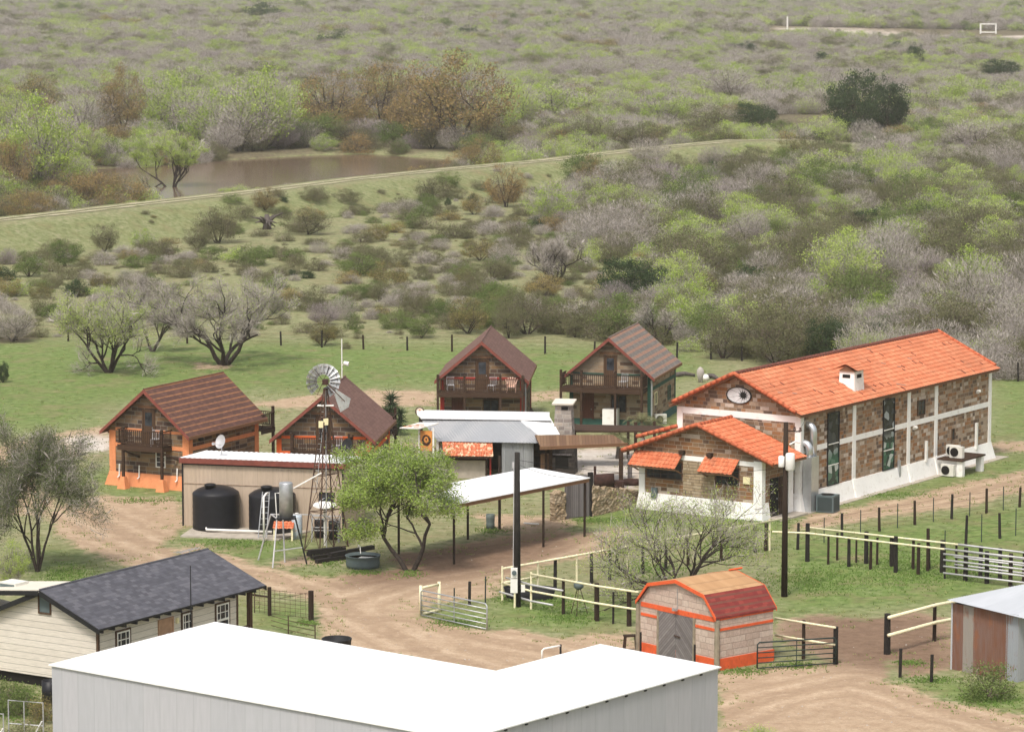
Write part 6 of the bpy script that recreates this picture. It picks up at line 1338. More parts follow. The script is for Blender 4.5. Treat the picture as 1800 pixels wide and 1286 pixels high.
# hanging sign and medallion
p = unp(737, 843); t = thing('hanging_sign', 'orange hanging sign board with dark round emblem under a small white roof', 'sign', p, -.18)
m = MB(); m.box(-.05, .05, -.05, .05, 0, 3.35); m.build('post', M['pvc'], t); m = MB(); m.box(.86, .96, -.05, .05, 0, 3.3); m.build('post', M['pvc'], t)
m = MB(); m.box(.08, .83, -.02, .02, 1.85, 3.1); bd = m.build('board', M['gold'], t); m = MB(); rr = random.Random(5); n = 30
ring = [(.455 + (.29 + rr.uniform(-.025, .025)) * math.cos(2 * math.pi * i / n), 2.5 + (.36 + rr.uniform(-.03, .03)) * math.sin(2 * math.pi * i / n)) for i in range(n)]; inn = [(.455 + (.15 + rr.uniform(-.02, .02)) * math.cos(2 * math.pi * i / n), 2.53 + (.2 + rr.uniform(-.02, .02)) * math.sin(2 * math.pi * i / n)) for i in range(n)]
m.add([(x, -.024, z) for x, z in ring] + [(x, -.024, z) for x, z in inn], [(i, (i + 1) % n, n + (i + 1) % n, n + i) for i in range(n)])
m.add([(.40, -.024, 2.62), (.51, -.024, 2.62), (.49, -.024, 2.52), (.455, -.024, 2.44), (.42, -.024, 2.52)], [(0, 4, 3, 2, 1)]); m.bar((.34, -.022, 2.44), (.44, -.022, 2.33), .03, .004).bar((.57, -.022, 2.44), (.47, -.022, 2.33), .03, .004); m.build('emblem', M['emblem'], bd)
m = MB()
for u in (.2, .7): m.tube([(u, 0, 3.1), (u, 0, 3.3)], .02, 5)
m.build('hook', M['black'], bd)
m = MB(); slab(m, [(-1.15, -.45, 3.32), (-.15, .85, 3.5), (1.1, .75, 3.5), (.1, -.55, 3.32)], .06); sr = m.build('roof', M['pvc'], t); m = MB()
for x, y, w in ((-.7, -.2, .3), (-.35, .05, .38), (.0, .3, .3), (.25, -.1, .22), (-.1, -.35, .2)): z = 3.33 + (y + .45) * .139; m.poly((x - w, y - .09, z - .01), (x + w, y - .07, z - .008), (x + w * .8, y + .1, z + .018), (x - w * .7, y + .08, z + .016))
m.build('rust_patch', plain('orange_rust', (.45, .16, .05), .9, var=.3), sr)
p = unp(738, 797); t = thing('round_medallion', 'small round rust-ringed medallion on a post behind the bar roof', 'sign', p, 0.); m = MB(); m.tube([(0, 0, 0), (0, 0, 2.5)], .05, 6); m.build('post', M['black'], t)
m = MB(); n = 22; m.tube([(.27 * math.cos(2 * math.pi * i / n), 0, 2.78 + .27 * math.sin(2 * math.pi * i / n)) for i in range(n + 1)], .035, 5); m.build('ring', M['rust'], t); m = MB(); m.tube([(0, .015, 2.78), (0, -.015, 2.78)], .24, 20); m.build('face', M['wreath'], t); m = MB(); m.poly((-.1, -.02, 2.66), (.1, -.02, 2.66), (.05, -.02, 2.9), (-.05, -.02, 2.9)); m.build('motif', M['redpost'], t)
# black water tanks on a pad, pipes, ladder, drum stand
m = MB(); q = [unp(317, 944), unp(490, 950), unp(545, 935), unp(345, 925)]; c0 = sum(q, Vector()) / 4; slab(m, [p - c0 + Vector((0, 0, .09)) for p in q], .2); tag(m.build('concrete_pad', M['concrete'], None, loc=c0), 'bare concrete pad under the two black tanks', 'slab')
def tank(px, py, label):
    p = unp(px, py); p.z = .09; t = thing('water_tank', label, 'water tank', p, 0., 'black plastic water tanks'); m = MB(); pr_ = []
    for i in range(12): z = 2.02 * i / 11; pr_.append((1.33 + (.012 if i % 2 else 0), z))
    m.lathe(pr_ + [(1.30, 2.09), (1.05, 2.26), (.7, 2.39), (.35, 2.46), (0, 2.48)], 40); m.build('shell', M['tankblack'], t, True)
    m = MB(); m.lathe([(.30, 2.30), (.30, 2.52), (.33, 2.53), (.33, 2.60), (.2, 2.64), (0, 2.64)], 20, (-.28, -.45)); m.build('lid', M['tankblack'], t, True)
tank(380, 930, 'black plastic water tank, left of the pair by the tan shed'); tank(479, 934, 'black plastic water tank, right of the pair behind the metal drum')
def pipe(name, pts, r, mat, label, cat='pipe', n=7): o = pts[0].copy(); m = MB(); m.tube([p - o for p in pts], r, n); return tag(m.build(name, M[mat], None, True, o), label, cat)
up = lambda p, z: Vector((p.x, p.y, z))
pipe('water_pipe', [up(unp(361, 930), .45), up(unp(363, 938), .25), up(unp(478, 942), .25)], .075, 'pvc', 'white plastic pipe lying before the black tanks')
q = unp(464, 952); pipe('riser_pipe', [up(q, 0), up(q, 2.55), q + Vector((.12, .35, 2.68)), q + Vector((.2, .8, 2.65))], .06, 'pvc', 'upright white pipe elbowed into the right black tank')
p = unp(461, 948); t = thing('ladder', 'narrow white metal ladder leaning on the right black tank', 'ladder', p, .05)
for x in (-.24, .24): m = MB(); m.tube([(x, 0, 0), (x * .8 + .22, .75, 2.6)], .03, 5); m.build('rail', M['steel'], t)
for i in range(8): k = (i + .6) / 8.2; m = MB(); m.tube([(-.24 * (1 - .2 * k) + .22 * k, .75 * k, 2.6 * k), (.24 * (1 - .2 * k) + .22 * k, .75 * k, 2.6 * k)], .02, 5); m.build('rung', M['steel'], t)
p = unp(502, 988); t = thing('drum_stand', 'tall galvanised drum raised on a splayed white pipe stand', 'water drum', p, 0.); s = pxm(p.y)
tops = [(474.7, 904.5), (484, 909), (518.7, 908.7), (500, 904)]; fts = [(454, 984), (479.3, 998), (539.3, 991), (500.7, 988)]
zt = 2.55; T4 = [up(unp(a, b, zt), zt) - p for a, b in [(476, 903.5), (487, 911), (519, 909), (497, 904)]]
for i in range(4): m = MB(); m.tube([unp(*fts[i]) - p, T4[i]], .045, 6); m.build('leg', M['black'] if i == 2 else M['pipe'], t)
m = MB()
for i in range(4): m.tube([T4[i], T4[(i + 1) % 4]], .04, 5)
m.tube([(unp(*fts[1]) - p).lerp(T4[1], .34), (unp(*fts[2]) - p).lerp(T4[2], .36)], .035, 5); m.build('frame', M['pipe'], t)
m = MB(); c = Vector((0, 0, 0)); cc = unp(503, 908, 2.6) - p; m.box(cc.x - .5, cc.x + .5, cc.y - .45, cc.y + .45, 2.52, 2.6); m.build('platform', M['black'], t)
m = MB(); m.lathe([(.37, 2.6), (.37, 4.42), (.34, 4.48), (0, 4.5)], 22, (cc.x, cc.y)); m.build('drum', M['steel'], t, True)
m = MB(); m.tube([(cc.x - .36, cc.y, 3.9), (cc.x - .58, cc.y, 3.9), (cc.x - .5, cc.y - .1, 2.6)], .03, 5); m.tube([(cc.x + .3, cc.y, 4.1), (cc.x + 1.9, cc.y + .3, 4.95)], .04, 5); m.build('feed_pipe', M['pvc'], t)
p = unp(499, 948); t = thing('tiled_pump_cover', 'small orange tile roof on cream legs behind the drum stand', 'pump cover', p, -.05); m = MB(); tiles(m, (-.58, .3, .98), (1.16, 0, 0), (0, -.7, -.32), .2, .25, .04); m.build('roof', M['clayan'], t)
for x in (-.5, .5):
    for y in (-.3, .25): m = MB(); m.box(x - .05, x + .05, y - .05, y + .05, 0, .72 + (y + .3) * .4); m.build('leg', M['creampipe'], t)
p = unp(522, 946); t = thing('blue_barrel', 'tall pale blue plastic barrel stained orange at the top', 'barrel', p); m = MB(); m.lathe([(.30, 0), (.31, .4), (.30, 1.2), (.27, 1.36), (0, 1.4)], 18); m.build('body', M['bluebarrel'], t, True); m = MB(); m.lathe([(.1, 1.38), (.1, 1.46), (0, 1.47)], 10); m.build('cap', M['pvc'], t)
p = unp(571, 958); t = thing('post_dish', 'round white dish facing the sky on a white post by the windmill', 'dish', p); m = MB(); vs = []; n = 20
for j in range(4):
    for k in range(n): a = 2 * math.pi * k / n; r0_ = .66 * j / 3; vs.append((r0_ * math.cos(a), r0_ * math.sin(a) * .95, 2.12 + .16 * (j / 3) ** 2 + r0_ * math.sin(a) * .16))
m.add(vs, [(j * n + k, j * n + (k + 1) % n, (j + 1) * n + (k + 1) % n, (j + 1) * n + k) for j in range(3) for k in range(n)]); m.build('reflector', M['pvc'], t, True); m = MB(); m.tube([(0, 0, 0), (0, 0, 2.2)], .06, 7); m.build('post', M['pvc'], t); m = MB(); m.tube([(-.6, -.1, 2.2), (-.1, .1, 2.6), (0, .05, 2.65)], .02, 5); m.build('feed_arm', M['steel'], t)
for px, py, lb in ((563, 944, 'black barrel under the post dish, left of two'), (588, 947, 'black barrel under the post dish, right of two')):
    m = MB(); m.lathe([(.32, 0), (.34, .3), (.33, .6), (.34, .9), (.3, 1.05), (0, 1.06)], 16); tag(m.build('black_barrel', M['black'], None, True, unp(px, py)), lb, 'barrel', 'black barrels by the windmill')
p = unp(572, 950); t = thing('pipe_rack', 'grey pipe rack round the black barrels', 'rack', p)
for x in (-.75, .8):
    for y in (-.35, .6): m = MB(); m.tube([(x, y, 0), (x, y, 1.3)], .028, 5); m.build('leg', M['pipe'], t)
m = MB()
for z in (.65, 1.3): m.tube([(-.75, -.35, z), (.8, -.35, z), (.8, .6, z), (-.75, .6, z), (-.75, -.35, z)], .028, 5)
m.tube([(-1.9, -.2, 1.55), (.0, -.3, 1.5), (.75, -.6, 1.15), (.75, -.6, .0)], .035, 5); m.build('rail', M['pipe'], t)
# windmill
wf = [unp(*q) for q in ((535, 968), (562, 971.5), (612, 960), (587, 963.5))]; wc = sum(wf, Vector()) / 4; wm = thing('windmill', 'steel farm windmill with pale blades and drooping tail vane', 'windmill', wc); HT = 9.35
zt_ = 9.0; tp = lambda f, z: Vector(((f.x - wc.x) * (1 - .93 * z / zt_), (f.y - wc.y) * (1 - .93 * z / zt_), z))
for f in wf: m = MB(); m.bar(tp(f, 0), tp(f, zt_), .07); m.build('leg', M['rust'] , wm)
m = MB()
for z in (.05, 2.2, 4.2, 6.0, 7.4):
    for i in range(4): m.bar(tp(wf[i], z), tp(wf[(i + 1) % 4], z), .04)
for z0, z1 in ((.05, 2.2), (2.2, 4.2), (4.2, 6.), (6., 7.4)):
    for i in range(4): m.bar(tp(wf[i], z0), tp(wf[(i + 1) % 4], z1), .022); m.bar(tp(wf[i], z1), tp(wf[(i + 1) % 4], z0), .022)
m.build('bracing', M['rust'], wm)
m = MB(); a, b = tp(wf[0], 3.3), tp(wf[0], 8.0); q = Vector((.26, -.1, 0)); m.bar(a, b, .03).bar(a + q, b + q * .7, .03)
for i in range(17): k = i / 16; m.bar(a.lerp(b, k), a.lerp(b, k) + q * (1 - .3 * k), .025)
m.build('ladder', M['steel'], wm)
m = MB(); m.box(-.45, .45, -.12, .12, 8.02, 8.08); m.build('platform', M['pvc'], wm)
m = MB(); m.tube([(0, 0, 0), (0, 0, 8.9)], .03, 5); m.build('pump_rod', M['pipe'], wm)
for dx, dz_ in ((-.25, 7.0), (.02, 7.15)): m = MB(); m.box(dx - .13, dx + .13, -.3, -.08, dz_ - .15, dz_ + .2); m.build('flood_lamp', M['cream'], wm)
m = MB(); m.box(-.3, .0, -.2, .1, 6.15, 6.75); m.build('control_box', M['black'], wm)
m = MB(); m.box(-.16, .16, -.3, .25, HT - .12, HT + .14); m.build('gearbox', M['rustp'], wm)
fd = Vector((-.28, .96, 0)).normalized(); fr = Vector((fd.y, -fd.x, 0)); hub = Vector((-.14, .42, HT)); fan = MB(); fan.tube([hub - fd * .35, hub + fd * .08], .06, 8)
for rr in (.48, .80): fan.tube([hub + (fr * math.cos(2 * math.pi * i / 36) + Vector((0, 0, 1)) * math.sin(2 * math.pi * i / 36)) * rr for i in range(37)], .012, 4)
for i in range(6): a = 2 * math.pi * i / 6 + .1; fan.tube([hub, hub + (fr * math.cos(a) + Vector((0, 0, 1)) * math.sin(a)) * .85], .014, 4)
fo = fan.build('fan', M['rust'], wm); miss = (12, 13)
for i in range(18):
    if i in miss: continue
    a = 2 * math.pi * i / 18; e = fr * math.cos(a) + Vector((0, 0, 1)) * math.sin(a); tn = -fr * math.sin(a) + Vector((0, 0, 1)) * math.cos(a); m = MB(); vs = []
    for r0_, w in ((.36, .075), (.96, .145)):
        for k in (-1, -.33, .33, 1): vs.append(hub + e * r0_ + tn * w * k + fd * (.05 * k + .03 * (1 - k * k)))
    m.add(vs, [(k, k + 1, k + 5, k + 4) for k in range(3)]); m.build('blade', M['mill'], fo)
m = MB(); b0, b1 = Vector((.05, -.05, HT - .02)), Vector((1.12, -.95, HT - .95)); m.bar(b0, b1, .05); tb_ = m.build('tail_boom', M['rust'], wm)
vd = (b1 - b0).normalized(); ax_ = Vector((.2, -.1, -1)).normalized(); ax_ = (ax_ - vd * ax_.dot(vd)).normalized(); q0 = b0.lerp(b1, .5)
m = MB(); slab(m, [q0 - ax_ * .16, b0 + vd * 1.95 - ax_ * .42, b0 + vd * 2.05 + ax_ * .1, b0 + vd * 1.7 + ax_ * .75, q0 + ax_ * .2], .012); m.build('tail_vane', M['mill'], tb_)
t = thing('cabin_mast', 'thin white weather mast standing on the ridge of the vivid orange cabin', 'mast', F2.w(CABW / 2, 7.4, 6.1)); m = MB(); m.tube([(0, 0, 0), (0, 0, 2.55)], .035, 6); m.build('pole', M['pvc'], t); m = MB(); m.tube([(0, 0, .9), (.25, 0, 1.0)], .02, 5); m.tube([(.12, 0, 1.05), (.42, -.05, .98)], [.12, .15], 10); m.build('camera_head', M['pvc'], t)
r5 = random.Random(12)
for i, (a, b, z, lb) in enumerate((((541, 977), (606, 968), 0, 'dark railroad tie at the back of the pile by the windmill'), ((548, 984), (640, 970), 0, 'dark railroad tie in the middle of the pile by the windmill'), ((556, 990), (617, 981), 0, 'dark railroad tie at the front of the pile by the windmill'), ((580, 986), (656, 972), .24, 'topmost dark railroad tie across the pile by the windmill'), ((543, 981), (600, 974), .24, 'short dark railroad tie on top at the left of the pile'))):
    p, q = unp(*a), unp(*b); c = (p + q) / 2; m = MB(); m.bar(p - c, q - c, .26, .22); c.z = z + .11; tag(m.build('railroad_tie', M['blackpost'], None, loc=c), lb, 'timber', 'railroad ties by the windmill')
p = unp(638, 996); t = thing('stock_tank', 'round dark stock tank holding water by the green mesquite', 'stock tank', p); m = MB(); m.lathe([(.88, 0), (.92, .2), (.9, .4), (.93, .6), (.96, .62), (.96, .66), (.90, .66), (.88, .3)], 32); m.build('shell', M['acgrey'], t, True); m = MB(); m.lathe([(0, .5), (.885, .5)], 32); m.build('water', M['water'], t); m = MB(); slab(m, [(-.35, -.45, .53), (.55, -.2, .53), (.6, .1, .53), (-.1, .25, .53)], .04); m.build('float', M['pvc'], t)
pipe('hose', [up(unp(627, 976), .05), up(unp(630, 973), .5), up(unp(633, 985), .8), up(unp(634, 992), .62)], .025, 'pvc', 'thin white hose arching into the round stock tank')
p = unp(862, 929); t = thing('trash_barrel', 'dented grey-green barrel in the weeds under the carport', 'barrel', p); m = MB(); m.lathe([(.24, 0), (.25, .3), (.235, .32), (.25, .6), (.26, .85), (.22, .85), (.2, .2)], 16); m.build('body', M['can'], t, True)
a, b = unp(921, 921), unp(947, 923); m = MB(); m.bar((0, 0, .08), b - a + Vector((0, 0, .08)), .14, .06); tag(m.build('white_board', M['pvc'], None, loc=a), 'white board lying on the dirt behind the black utility pole', 'board')
# utility poles and wires
def pole(px, py, h, label, mat, r):
    p = unp(px, py); t = thing('utility_pole', label, 'utility pole', p, 0., 'utility poles'); m = MB(); m.tube([(0, 0, -.1), (.0, 0, h)], [r, r * .72], 9); m.build('shaft', M[mat], t, True); return t, p
t1, p1 = pole(909, 1066, 7.9, 'black utility pole with two white meter boxes at the gate', 'blackpost', .19)
m = MB(); m.box(-.32, .02, -.36, -.18, 1.55, 2.05); m.build('meter_box', M['pvc'], t1); m = MB(); m.tube([(-.15, -.36, 1.82), (-.15, -.44, 1.82)], .12, 14); m.build('meter_dial', M['acgrey'], t1)
m = MB(); m.box(-.34, .02, -.36, -.18, .78, 1.5); m.build('breaker_box', M['pvc'], t1); m = MB(); m.tube([(-.12, -.27, 0), (-.12, -.27, .8)], .06, 7); m.build('conduit', M['creampipe'], t1); m = MB(); m.box(.2, .4, -.2, .0, .8, 1.15); m.build('side_box', M['pvc'], t1)
m = MB(); m.tube([(-.2, -.12, 2.05), (-.16, -.1, 7.2)], .025, 5); m.box(-.25, -.15, -.05, .05, 7.1, 7.4); m.build('service_cable', M['pipe'], t1)
t2, p2 = pole(1378.5, 1048, 9.05, 'brown utility pole carrying a pale transformer can before the hall', 'post', .17)
m = MB(); m.lathe([(.2, 6.6), (.24, 6.65), (.24, 7.4), (.2, 7.48), (0, 7.5)], 16, (.22, -.2)); m.build('transformer', M['pvc'], t2, True); m = MB(); m.lathe([(.14, 6.75), (.16, 6.8), (.16, 7.3), (0, 7.36)], 12, (-.22, -.12)); m.build('transformer', M['pvc'], t2, True)
m = MB(); m.tube([(0, 0, 8.6), (.75, .1, 8.55)], .035, 5); m.build('bracket', M['post'], t2)
for x, z in ((.45, 8.6), (.75, 8.56)): m = MB(); m.lathe([(.05, z), (.09, z + .06), (.05, z + .12), (.08, z + .18), (0, z + .22)], 9, (x, .08)); m.build('insulator', M['insul'], t2)
m = MB(); m.tube([(.2, 0, 7.9), (.5, 0, 8.05), (.75, .05, 8.0)], .05, 6); m.build('lamp_arm', M['pvc'], t2)
def wire(a, b, sag, label):
    o = a.copy(); m = MB(); n = 14; m.tube([(a.lerp(b, i / n) - o) - Vector((0, 0, sag * 4 * (i / n) * (1 - i / n))) for i in range(n + 1)], .011, 4); tag(m.build('power_line', M['black'], None, loc=o, uv=False), label, 'wire')
wire(p1 + Vector((.12, 0, 7.5)), p2 + Vector((-.1, 0, 6.7)), .5, 'slack black wire between the two utility poles')
wire(p2 + Vector((.1, .1, 8.5)), FH.w(HW + .1, .4, 5.5), .35, 'short black wire from the transformer pole to the hall corner')
wire(p1 + Vector((0, .1, 7.3)), Vector((cR.x, cR.y, 3.4)), .3, 'black wire from the meter pole down to the carport corner')
# pipe fences
def fence(label, line, z_rails, posts, rail_mat, name='pipe_fence', cat='fence', rail_r=.055, group=None):
    """line: foot points in the photograph; posts: (px, height, material, radius); each rail: (z, first px, last px, material or None)"""
    L = [unp(a, b) for a, b in line]; o = L[0].copy(); t = thing(name, label, cat, o, 0., group)
    xs = [a for a, b in line]
    def at(px):
        for i in range(len(L) - 1):
            if px <= xs[i + 1] or i == len(L) - 2: k = (px - xs[i]) / (xs[i + 1] - xs[i]); return L[i].lerp(L[i + 1], k) - o
    for z, a, b, mt in z_rails:
        pts = [at(a)] + [l - o for l, x in zip(L, xs) if a < x < b] + [at(b)]; m = MB(); m.tube([p + Vector((0, -.02, z)) for p in pts], rail_r, 7); m.build('rail', M[mt or rail_mat], t, True)
    for i, (px, h, mt, r) in enumerate(posts): p = at(px); m = MB(); m.tube([(p.x, p.y + (r + rail_r if mt not in ('creampipe',) else 0), -.1), (p.x + .02 * math.sin(i * 3.), p.y + (r + rail_r if mt not in ('creampipe',) else 0), h)], [r, r * .9], 7); m.build('post', M[mt], t)
    return t
fence('long cream pipe fence running from the meter pole up to the annex', [(883, 1055), (1387, 961)], [(1.66, 883, 1387, None), (.92, 883, 942, None)],
      [(883, 1.78, 'creampipe', .06), (941, 1.74, 'creampipe', .06), (1006, 1.72, 'creampipe', .06), (1093, 1.7, 'creampipe', .06), (1350, 1.75, 'creampipe', .06), (969.5, 1.65, 'blackpost', .1), (1031, 1.6, 'blackpost', .1), (1062, 1.6, 'blackpost', .09), (1120, 1.6, 'blackpost', .09), (1160, 1.5, 'blackpost', .09), (1200, 1.5, 'post', .09), (1260, 1.5, 'post', .09), (1323, 1.55, 'blackpost', .1), (1343, 1.55, 'post', .11)], 'creampipe')
fence('cream pipe fence on brown posts between the meter pole and the block shed', [(883, 1055), (933.5, 1070), (1049, 1092), (1125, 1104)], [(1.80, 933.5, 1122, None), (.93, 884, 1122, None), (.42, 878, 972, 'pipe'), (1.25, 890, 990, 'pipe')],
      [(933.5, 1.9, 'creampipe', .06), (990.6, 1.85, 'post', .09), (1049, 1.9, 'post', .14), (1078, 1.6, 'blackpost', .06), (1106, 1.75, 'post', .13)], 'creampipe')
fence('short cream pipe fence between the block shed and the dark gate post', [(1362, 1150), (1469, 1168)], [(1.77, 1362, 1468, None), (.95, 1362, 1468, None)], [(1413, 1.85, 'post', .09), (1469, 1.78, 'blackpost', .13)], 'creampipe')
fence('thick cream pipe fence running behind the rusty tin shed', [(1560, 1151), (1645, 1127), (1815, 1094)], [(1.80, 1561, 1812, None), (.95, 1561, 1812, None)], [(1560, 1.95, 'blackpost', .17), (1643, 1.85, 'post', .1), (1694, 1.9, 'post', .1), (1730, 1.9, 'post', .09), (1786, 1.9, 'post', .1)], 'creampipe', rail_r=.085)
stp = [(z, 1662, 1815, 'pipe') for z in (.32, .68, 1.02, 1.34)]
fence('front rail fence of the corral chute with dark posts and grey steel pipes', [(1358, 985), (1419, 987.5), (1815, 1036)], [(1.60, 1357, 1664, None), (1.62, 1664, 1815, 'pipe')] + stp,
      [(1419.5, 2.1, 'blackpost', .13), (1457.5, 1.62, 'post', .07), (1495, 1.65, 'blackpost', .1), (1534, 1.62, 'post', .09), (1579, 1.95, 'blackpost', .12), (1618.6, 1.72, 'post', .1), (1665, 1.72, 'blackpost', .06), (1701, 1.78, 'blackpost', .13), (1738, 1.72, 'blackpost', .13), (1778, 1.75, 'post', .12), (1812, 1.75, 'blackpost', .1)], 'creampipe')
fence('rear rail fence of the corral chute in line behind the front one', [(1422, 979), (1700, 1012), (1815, 1027)], [(1.65, 1422, 1684, None), (1.65, 1684, 1815, 'pipe')] + [(z, 1678, 1815, 'pipe') for z in (.55, .95, 1.3)],
      [(1473, 1.5, 'post', .07), (1507, 1.4, 'post', .06), (1525, 1.75, 'blackpost', .13), (1544, 1.5, 'post', .07), (1570, 1.6, 'blackpost', .13), (1607, 1.55, 'post', .09), (1633, 2.3, 'post', .1), (1657, 1.75, 'blackpost', .12), (1682, 1.6, 'post', .07), (1724, 1.7, 'blackpost', .12), (1759, 1.7, 'blackpost', .12), (1800, 1.7, 'post', .1)], 'creampipe')
def wire_fence(label, line, posts, h=1.35, tposts=(), nw=4, r=.085):
    L = [G(a, b) for a, b in line]; o = L[0].copy(); t = thing('wire_fence', label, 'fence', o); xs = [a for a, b in line]
    def at(px):
        for i in range(len(L) - 1):
            if px <= xs[i + 1] or i == len(L) - 2: k = (px - xs[i]) / (xs[i + 1] - xs[i]); return L[i].lerp(L[i + 1], k) - o
    for i, px in enumerate(posts): p = at(px); hh = h * (1 + .12 * math.sin(px * 1.7)); m = MB(); m.tube([(p.x, p.y, p.z - .1), (p.x + .05 * math.sin(px), p.y, p.z + hh)], [r, r * .85], 6); m.build('post', M['blackpost'] if int(px) % 3 else M['post'], t)
    for px in tposts: p = at(px); m = MB(); m.bar((p.x, p.y, p.z - .1), (p.x, p.y, p.z + h * 1.05), .05); m.build('steel_post', M['greenfence'], t)
    m = MB()
    for i in range(nw): z = h * (.25 + .7 * i / (nw - 1)); m.tube([p - o + Vector((0, 0, z)) for p in L], .007, 3, cap=False)
    m.build('wire', M['rust'], t, uv=False); return t
wire_fence('dark-posted wire fence along the back of the lawn behind the cabins', [(-80, 596), (150, 600), (494, 607), (639, 614), (716, 616), (958, 622), (1170, 628), (1300, 634), (1480, 648), (1690, 668), (1880, 672)], [-60, 30, 120, 210, 330, 494, 566, 639, 716, 795, 958, 1045, 1110, 1190, 1250, 1304, 1385, 1483, 1590, 1690, 1790], 1.3)
wire_fence('wire fence beside the dirt lane right of the hall, nearer the lane', [(1400, 966), (1480, 945), (1608, 922), (1734, 902), (1850, 880)], [1402, 1480, 1545, 1608, 1672, 1734, 1791.5], 1.35, (1448, 1512, 1577, 1640, 1704, 1763))
wire_fence('wire fence across the green paddock, nearer the corral chute', [(1560, 985), (1633, 1000), (1697.6, 957), (1757.6, 946), (1850, 930)], [1633, 1697.6, 1757.6, 1815], 1.5, (1660, 1725, 1785))
# gates
def gate(label, pa, pb, h, mat, n, feet=.06, name='gate', z0=.12, group=None):
    a, b = unp(*pa), unp(*pb); d = b - a; L = d.length; t = thing(name, label, 'gate', a, math.atan2(d.y, d.x), group); m = MB(); r = .028
    m.tube([(0, 0, z0), (0, 0, h - .1), (.1, 0, h), (L - .1, 0, h), (L, 0, h - .1), (L, 0, z0)], r * 1.3, 7); m.build('frame', M[mat], t, True)
    for i in range(n): z = z0 + (h - z0) * i / n; m = MB(); m.tube([(0, 0, z), (L, 0, z)], r, 6); m.build('bar', M[mat], t, True)
    m = MB(); m.tube([(L * .5, .03, z0), (L * .5, .03, h)], r * .8, 5); m.build('upright', M[mat], t); return t, L
gate('galvanised six-bar gate swung open at the yard entrance', (740, 1084), (856, 1109), 1.36, 'steel', 5)
a, b = unp(740, 1082), unp(772, 1075); t = thing('pipe_gateway', 'cream pipe gate frame hinging the galvanised gate', 'gateway', a, math.atan2((b - a).y, (b - a).x)); L = (b - a).length
for x in (0, L): m = MB(); m.tube([(x, 0, -.1), (x, 0, 1.55)], .085, 8); m.build('post', M['creampipe'], t, True)
for z in (1.42, .1): m = MB(); m.tube([(0, 0, z), (L, 0, z)], .07, 7); m.build('rail', M['creampipe'], t, True)
gate('dark green bar gate standing open beside the block shed', (1331, 1178), (1469, 1169), 1.32, 'greenfence', 5)
for px, py, h, lb in ((825, 1064, 1.25, 'dark stake left of the meter pole by the gate, thicker one'), (798, 1067, 1.0, 'thin short stake just right of the cream gate frame'), (853, 1060, 1.4, 'thin green steel stake nearest the meter pole'), (1582, 1190, 1.35, 'dark wooden stake before the tin shed, left one'), (1637, 1199, 1.3, 'brown wooden stake before the tin shed, right one')): m = MB(); m.tube([(0, 0, -.1), (.02, 0, h)], .075 if 'thin' not in lb else .035, 6); tag(m.build('stake', M['blackpost'] if 'thin' not in lb else M['greenfence'], None, loc=unp(px, py)), lb, 'post')
# feeder tripod, trough, saw bench, stakes at the shed
p = unp(1017, 1080); t = thing('tripod_feeder', 'round grey game feeder on three rusty legs', 'feeder', p); m = MB(); m.lathe([(.1, 1.28), (.2, 1.36), (.25, 1.42), (.25, 1.6), (.15, 1.7), (0, 1.72)], 16); m.build('drum', M['acgrey'], t, True)
for a in (.4, 2.4, 4.5): m = MB(); m.tube([(.5 * math.cos(a), .5 * math.sin(a), 0), (.08 * math.cos(a), .08 * math.sin(a), 1.36)], .02, 5); m.build('leg', M['rust'], t)
m = MB(); o = [(1.05 * math.cos(a) * (1.3 if abs(math.cos(a)) > .4 else 1.15), .55 * math.sin(a)) for a in [2 * math.pi * i / 28 for i in range(28)]]; n = 28
m.add([(x * .86, y * .86, 0) for x, y in o] + [(x, y, .62) for x, y in o] + [(x * .94, y * .9, .62) for x, y in o] + [(x * .84, y * .8, .1) for x, y in o], [(k * n + i, k * n + (i + 1) % n, (k + 1) * n + (i + 1) % n, (k + 1) * n + i) for k in range(3) for i in range(n)] + [tuple(3 * n + i for i in range(n))]); tag(m.build('feed_trough', M['black'], None, True, unp(931, 1052), -.1), 'oval black rubber trough behind the meter pole', 'trough')
p = unp(1108, 1144); t = thing('saw_bench', 'small dark wooden stool beside the left wall of the block shed', 'stool', p, .2); m = MB(); m.box(-.32, .32, -.16, .16, .72, .8); m.build('seat', M['darkwood'], t)
for x, y in ((-.25, -.12), (.25, -.12), (-.25, .12), (.25, .12)): m = MB(); m.bar((x * 1.25, y * 1.4, 0), (x, y, .72), .07); m.build('leg', M['darkwood'], t)
for u, lb in ((.62, 'thin dark stake standing left of the shed door'), (4.35, 'thin dark stake standing right of the shed door')): p = FB.w(u, -.45); m = MB(); m.tube([(0, 0, -.05), (0, 0, 1.15)], .05, 6); tag(m.build('stake', M['blackpost'], None, loc=p), lb, 'post')
p = unp(962, 1165); t = thing('white_pipe_rack', 'bent white pipe rail peeping over the warehouse roof', 'pipe rail', p, .28); m = MB(); m.tube([(-.25, 0, 0), (-.25, 0, .62), (-.15, 0, .7), (.65, 0, .8)], .05, 7); m.build('rail', M['pvc'], t, True); m = MB(); m.tube([(.65, 0, 0), (.65, 0, .86)], .05, 7); m.build('post', M['black'], t)
p = unp(592, 1142); t = thing('round_feeder', 'dark rimmed cattle feeder showing over the warehouse roof', 'feeder', p, -.2); m = MB(); m.lathe([(.66, 0), (.7, .5), (.72, .52), (.72, .58), (.66, .58), (.64, .1), (0, .1)], 24); m.build('body', M['black'], t, True)
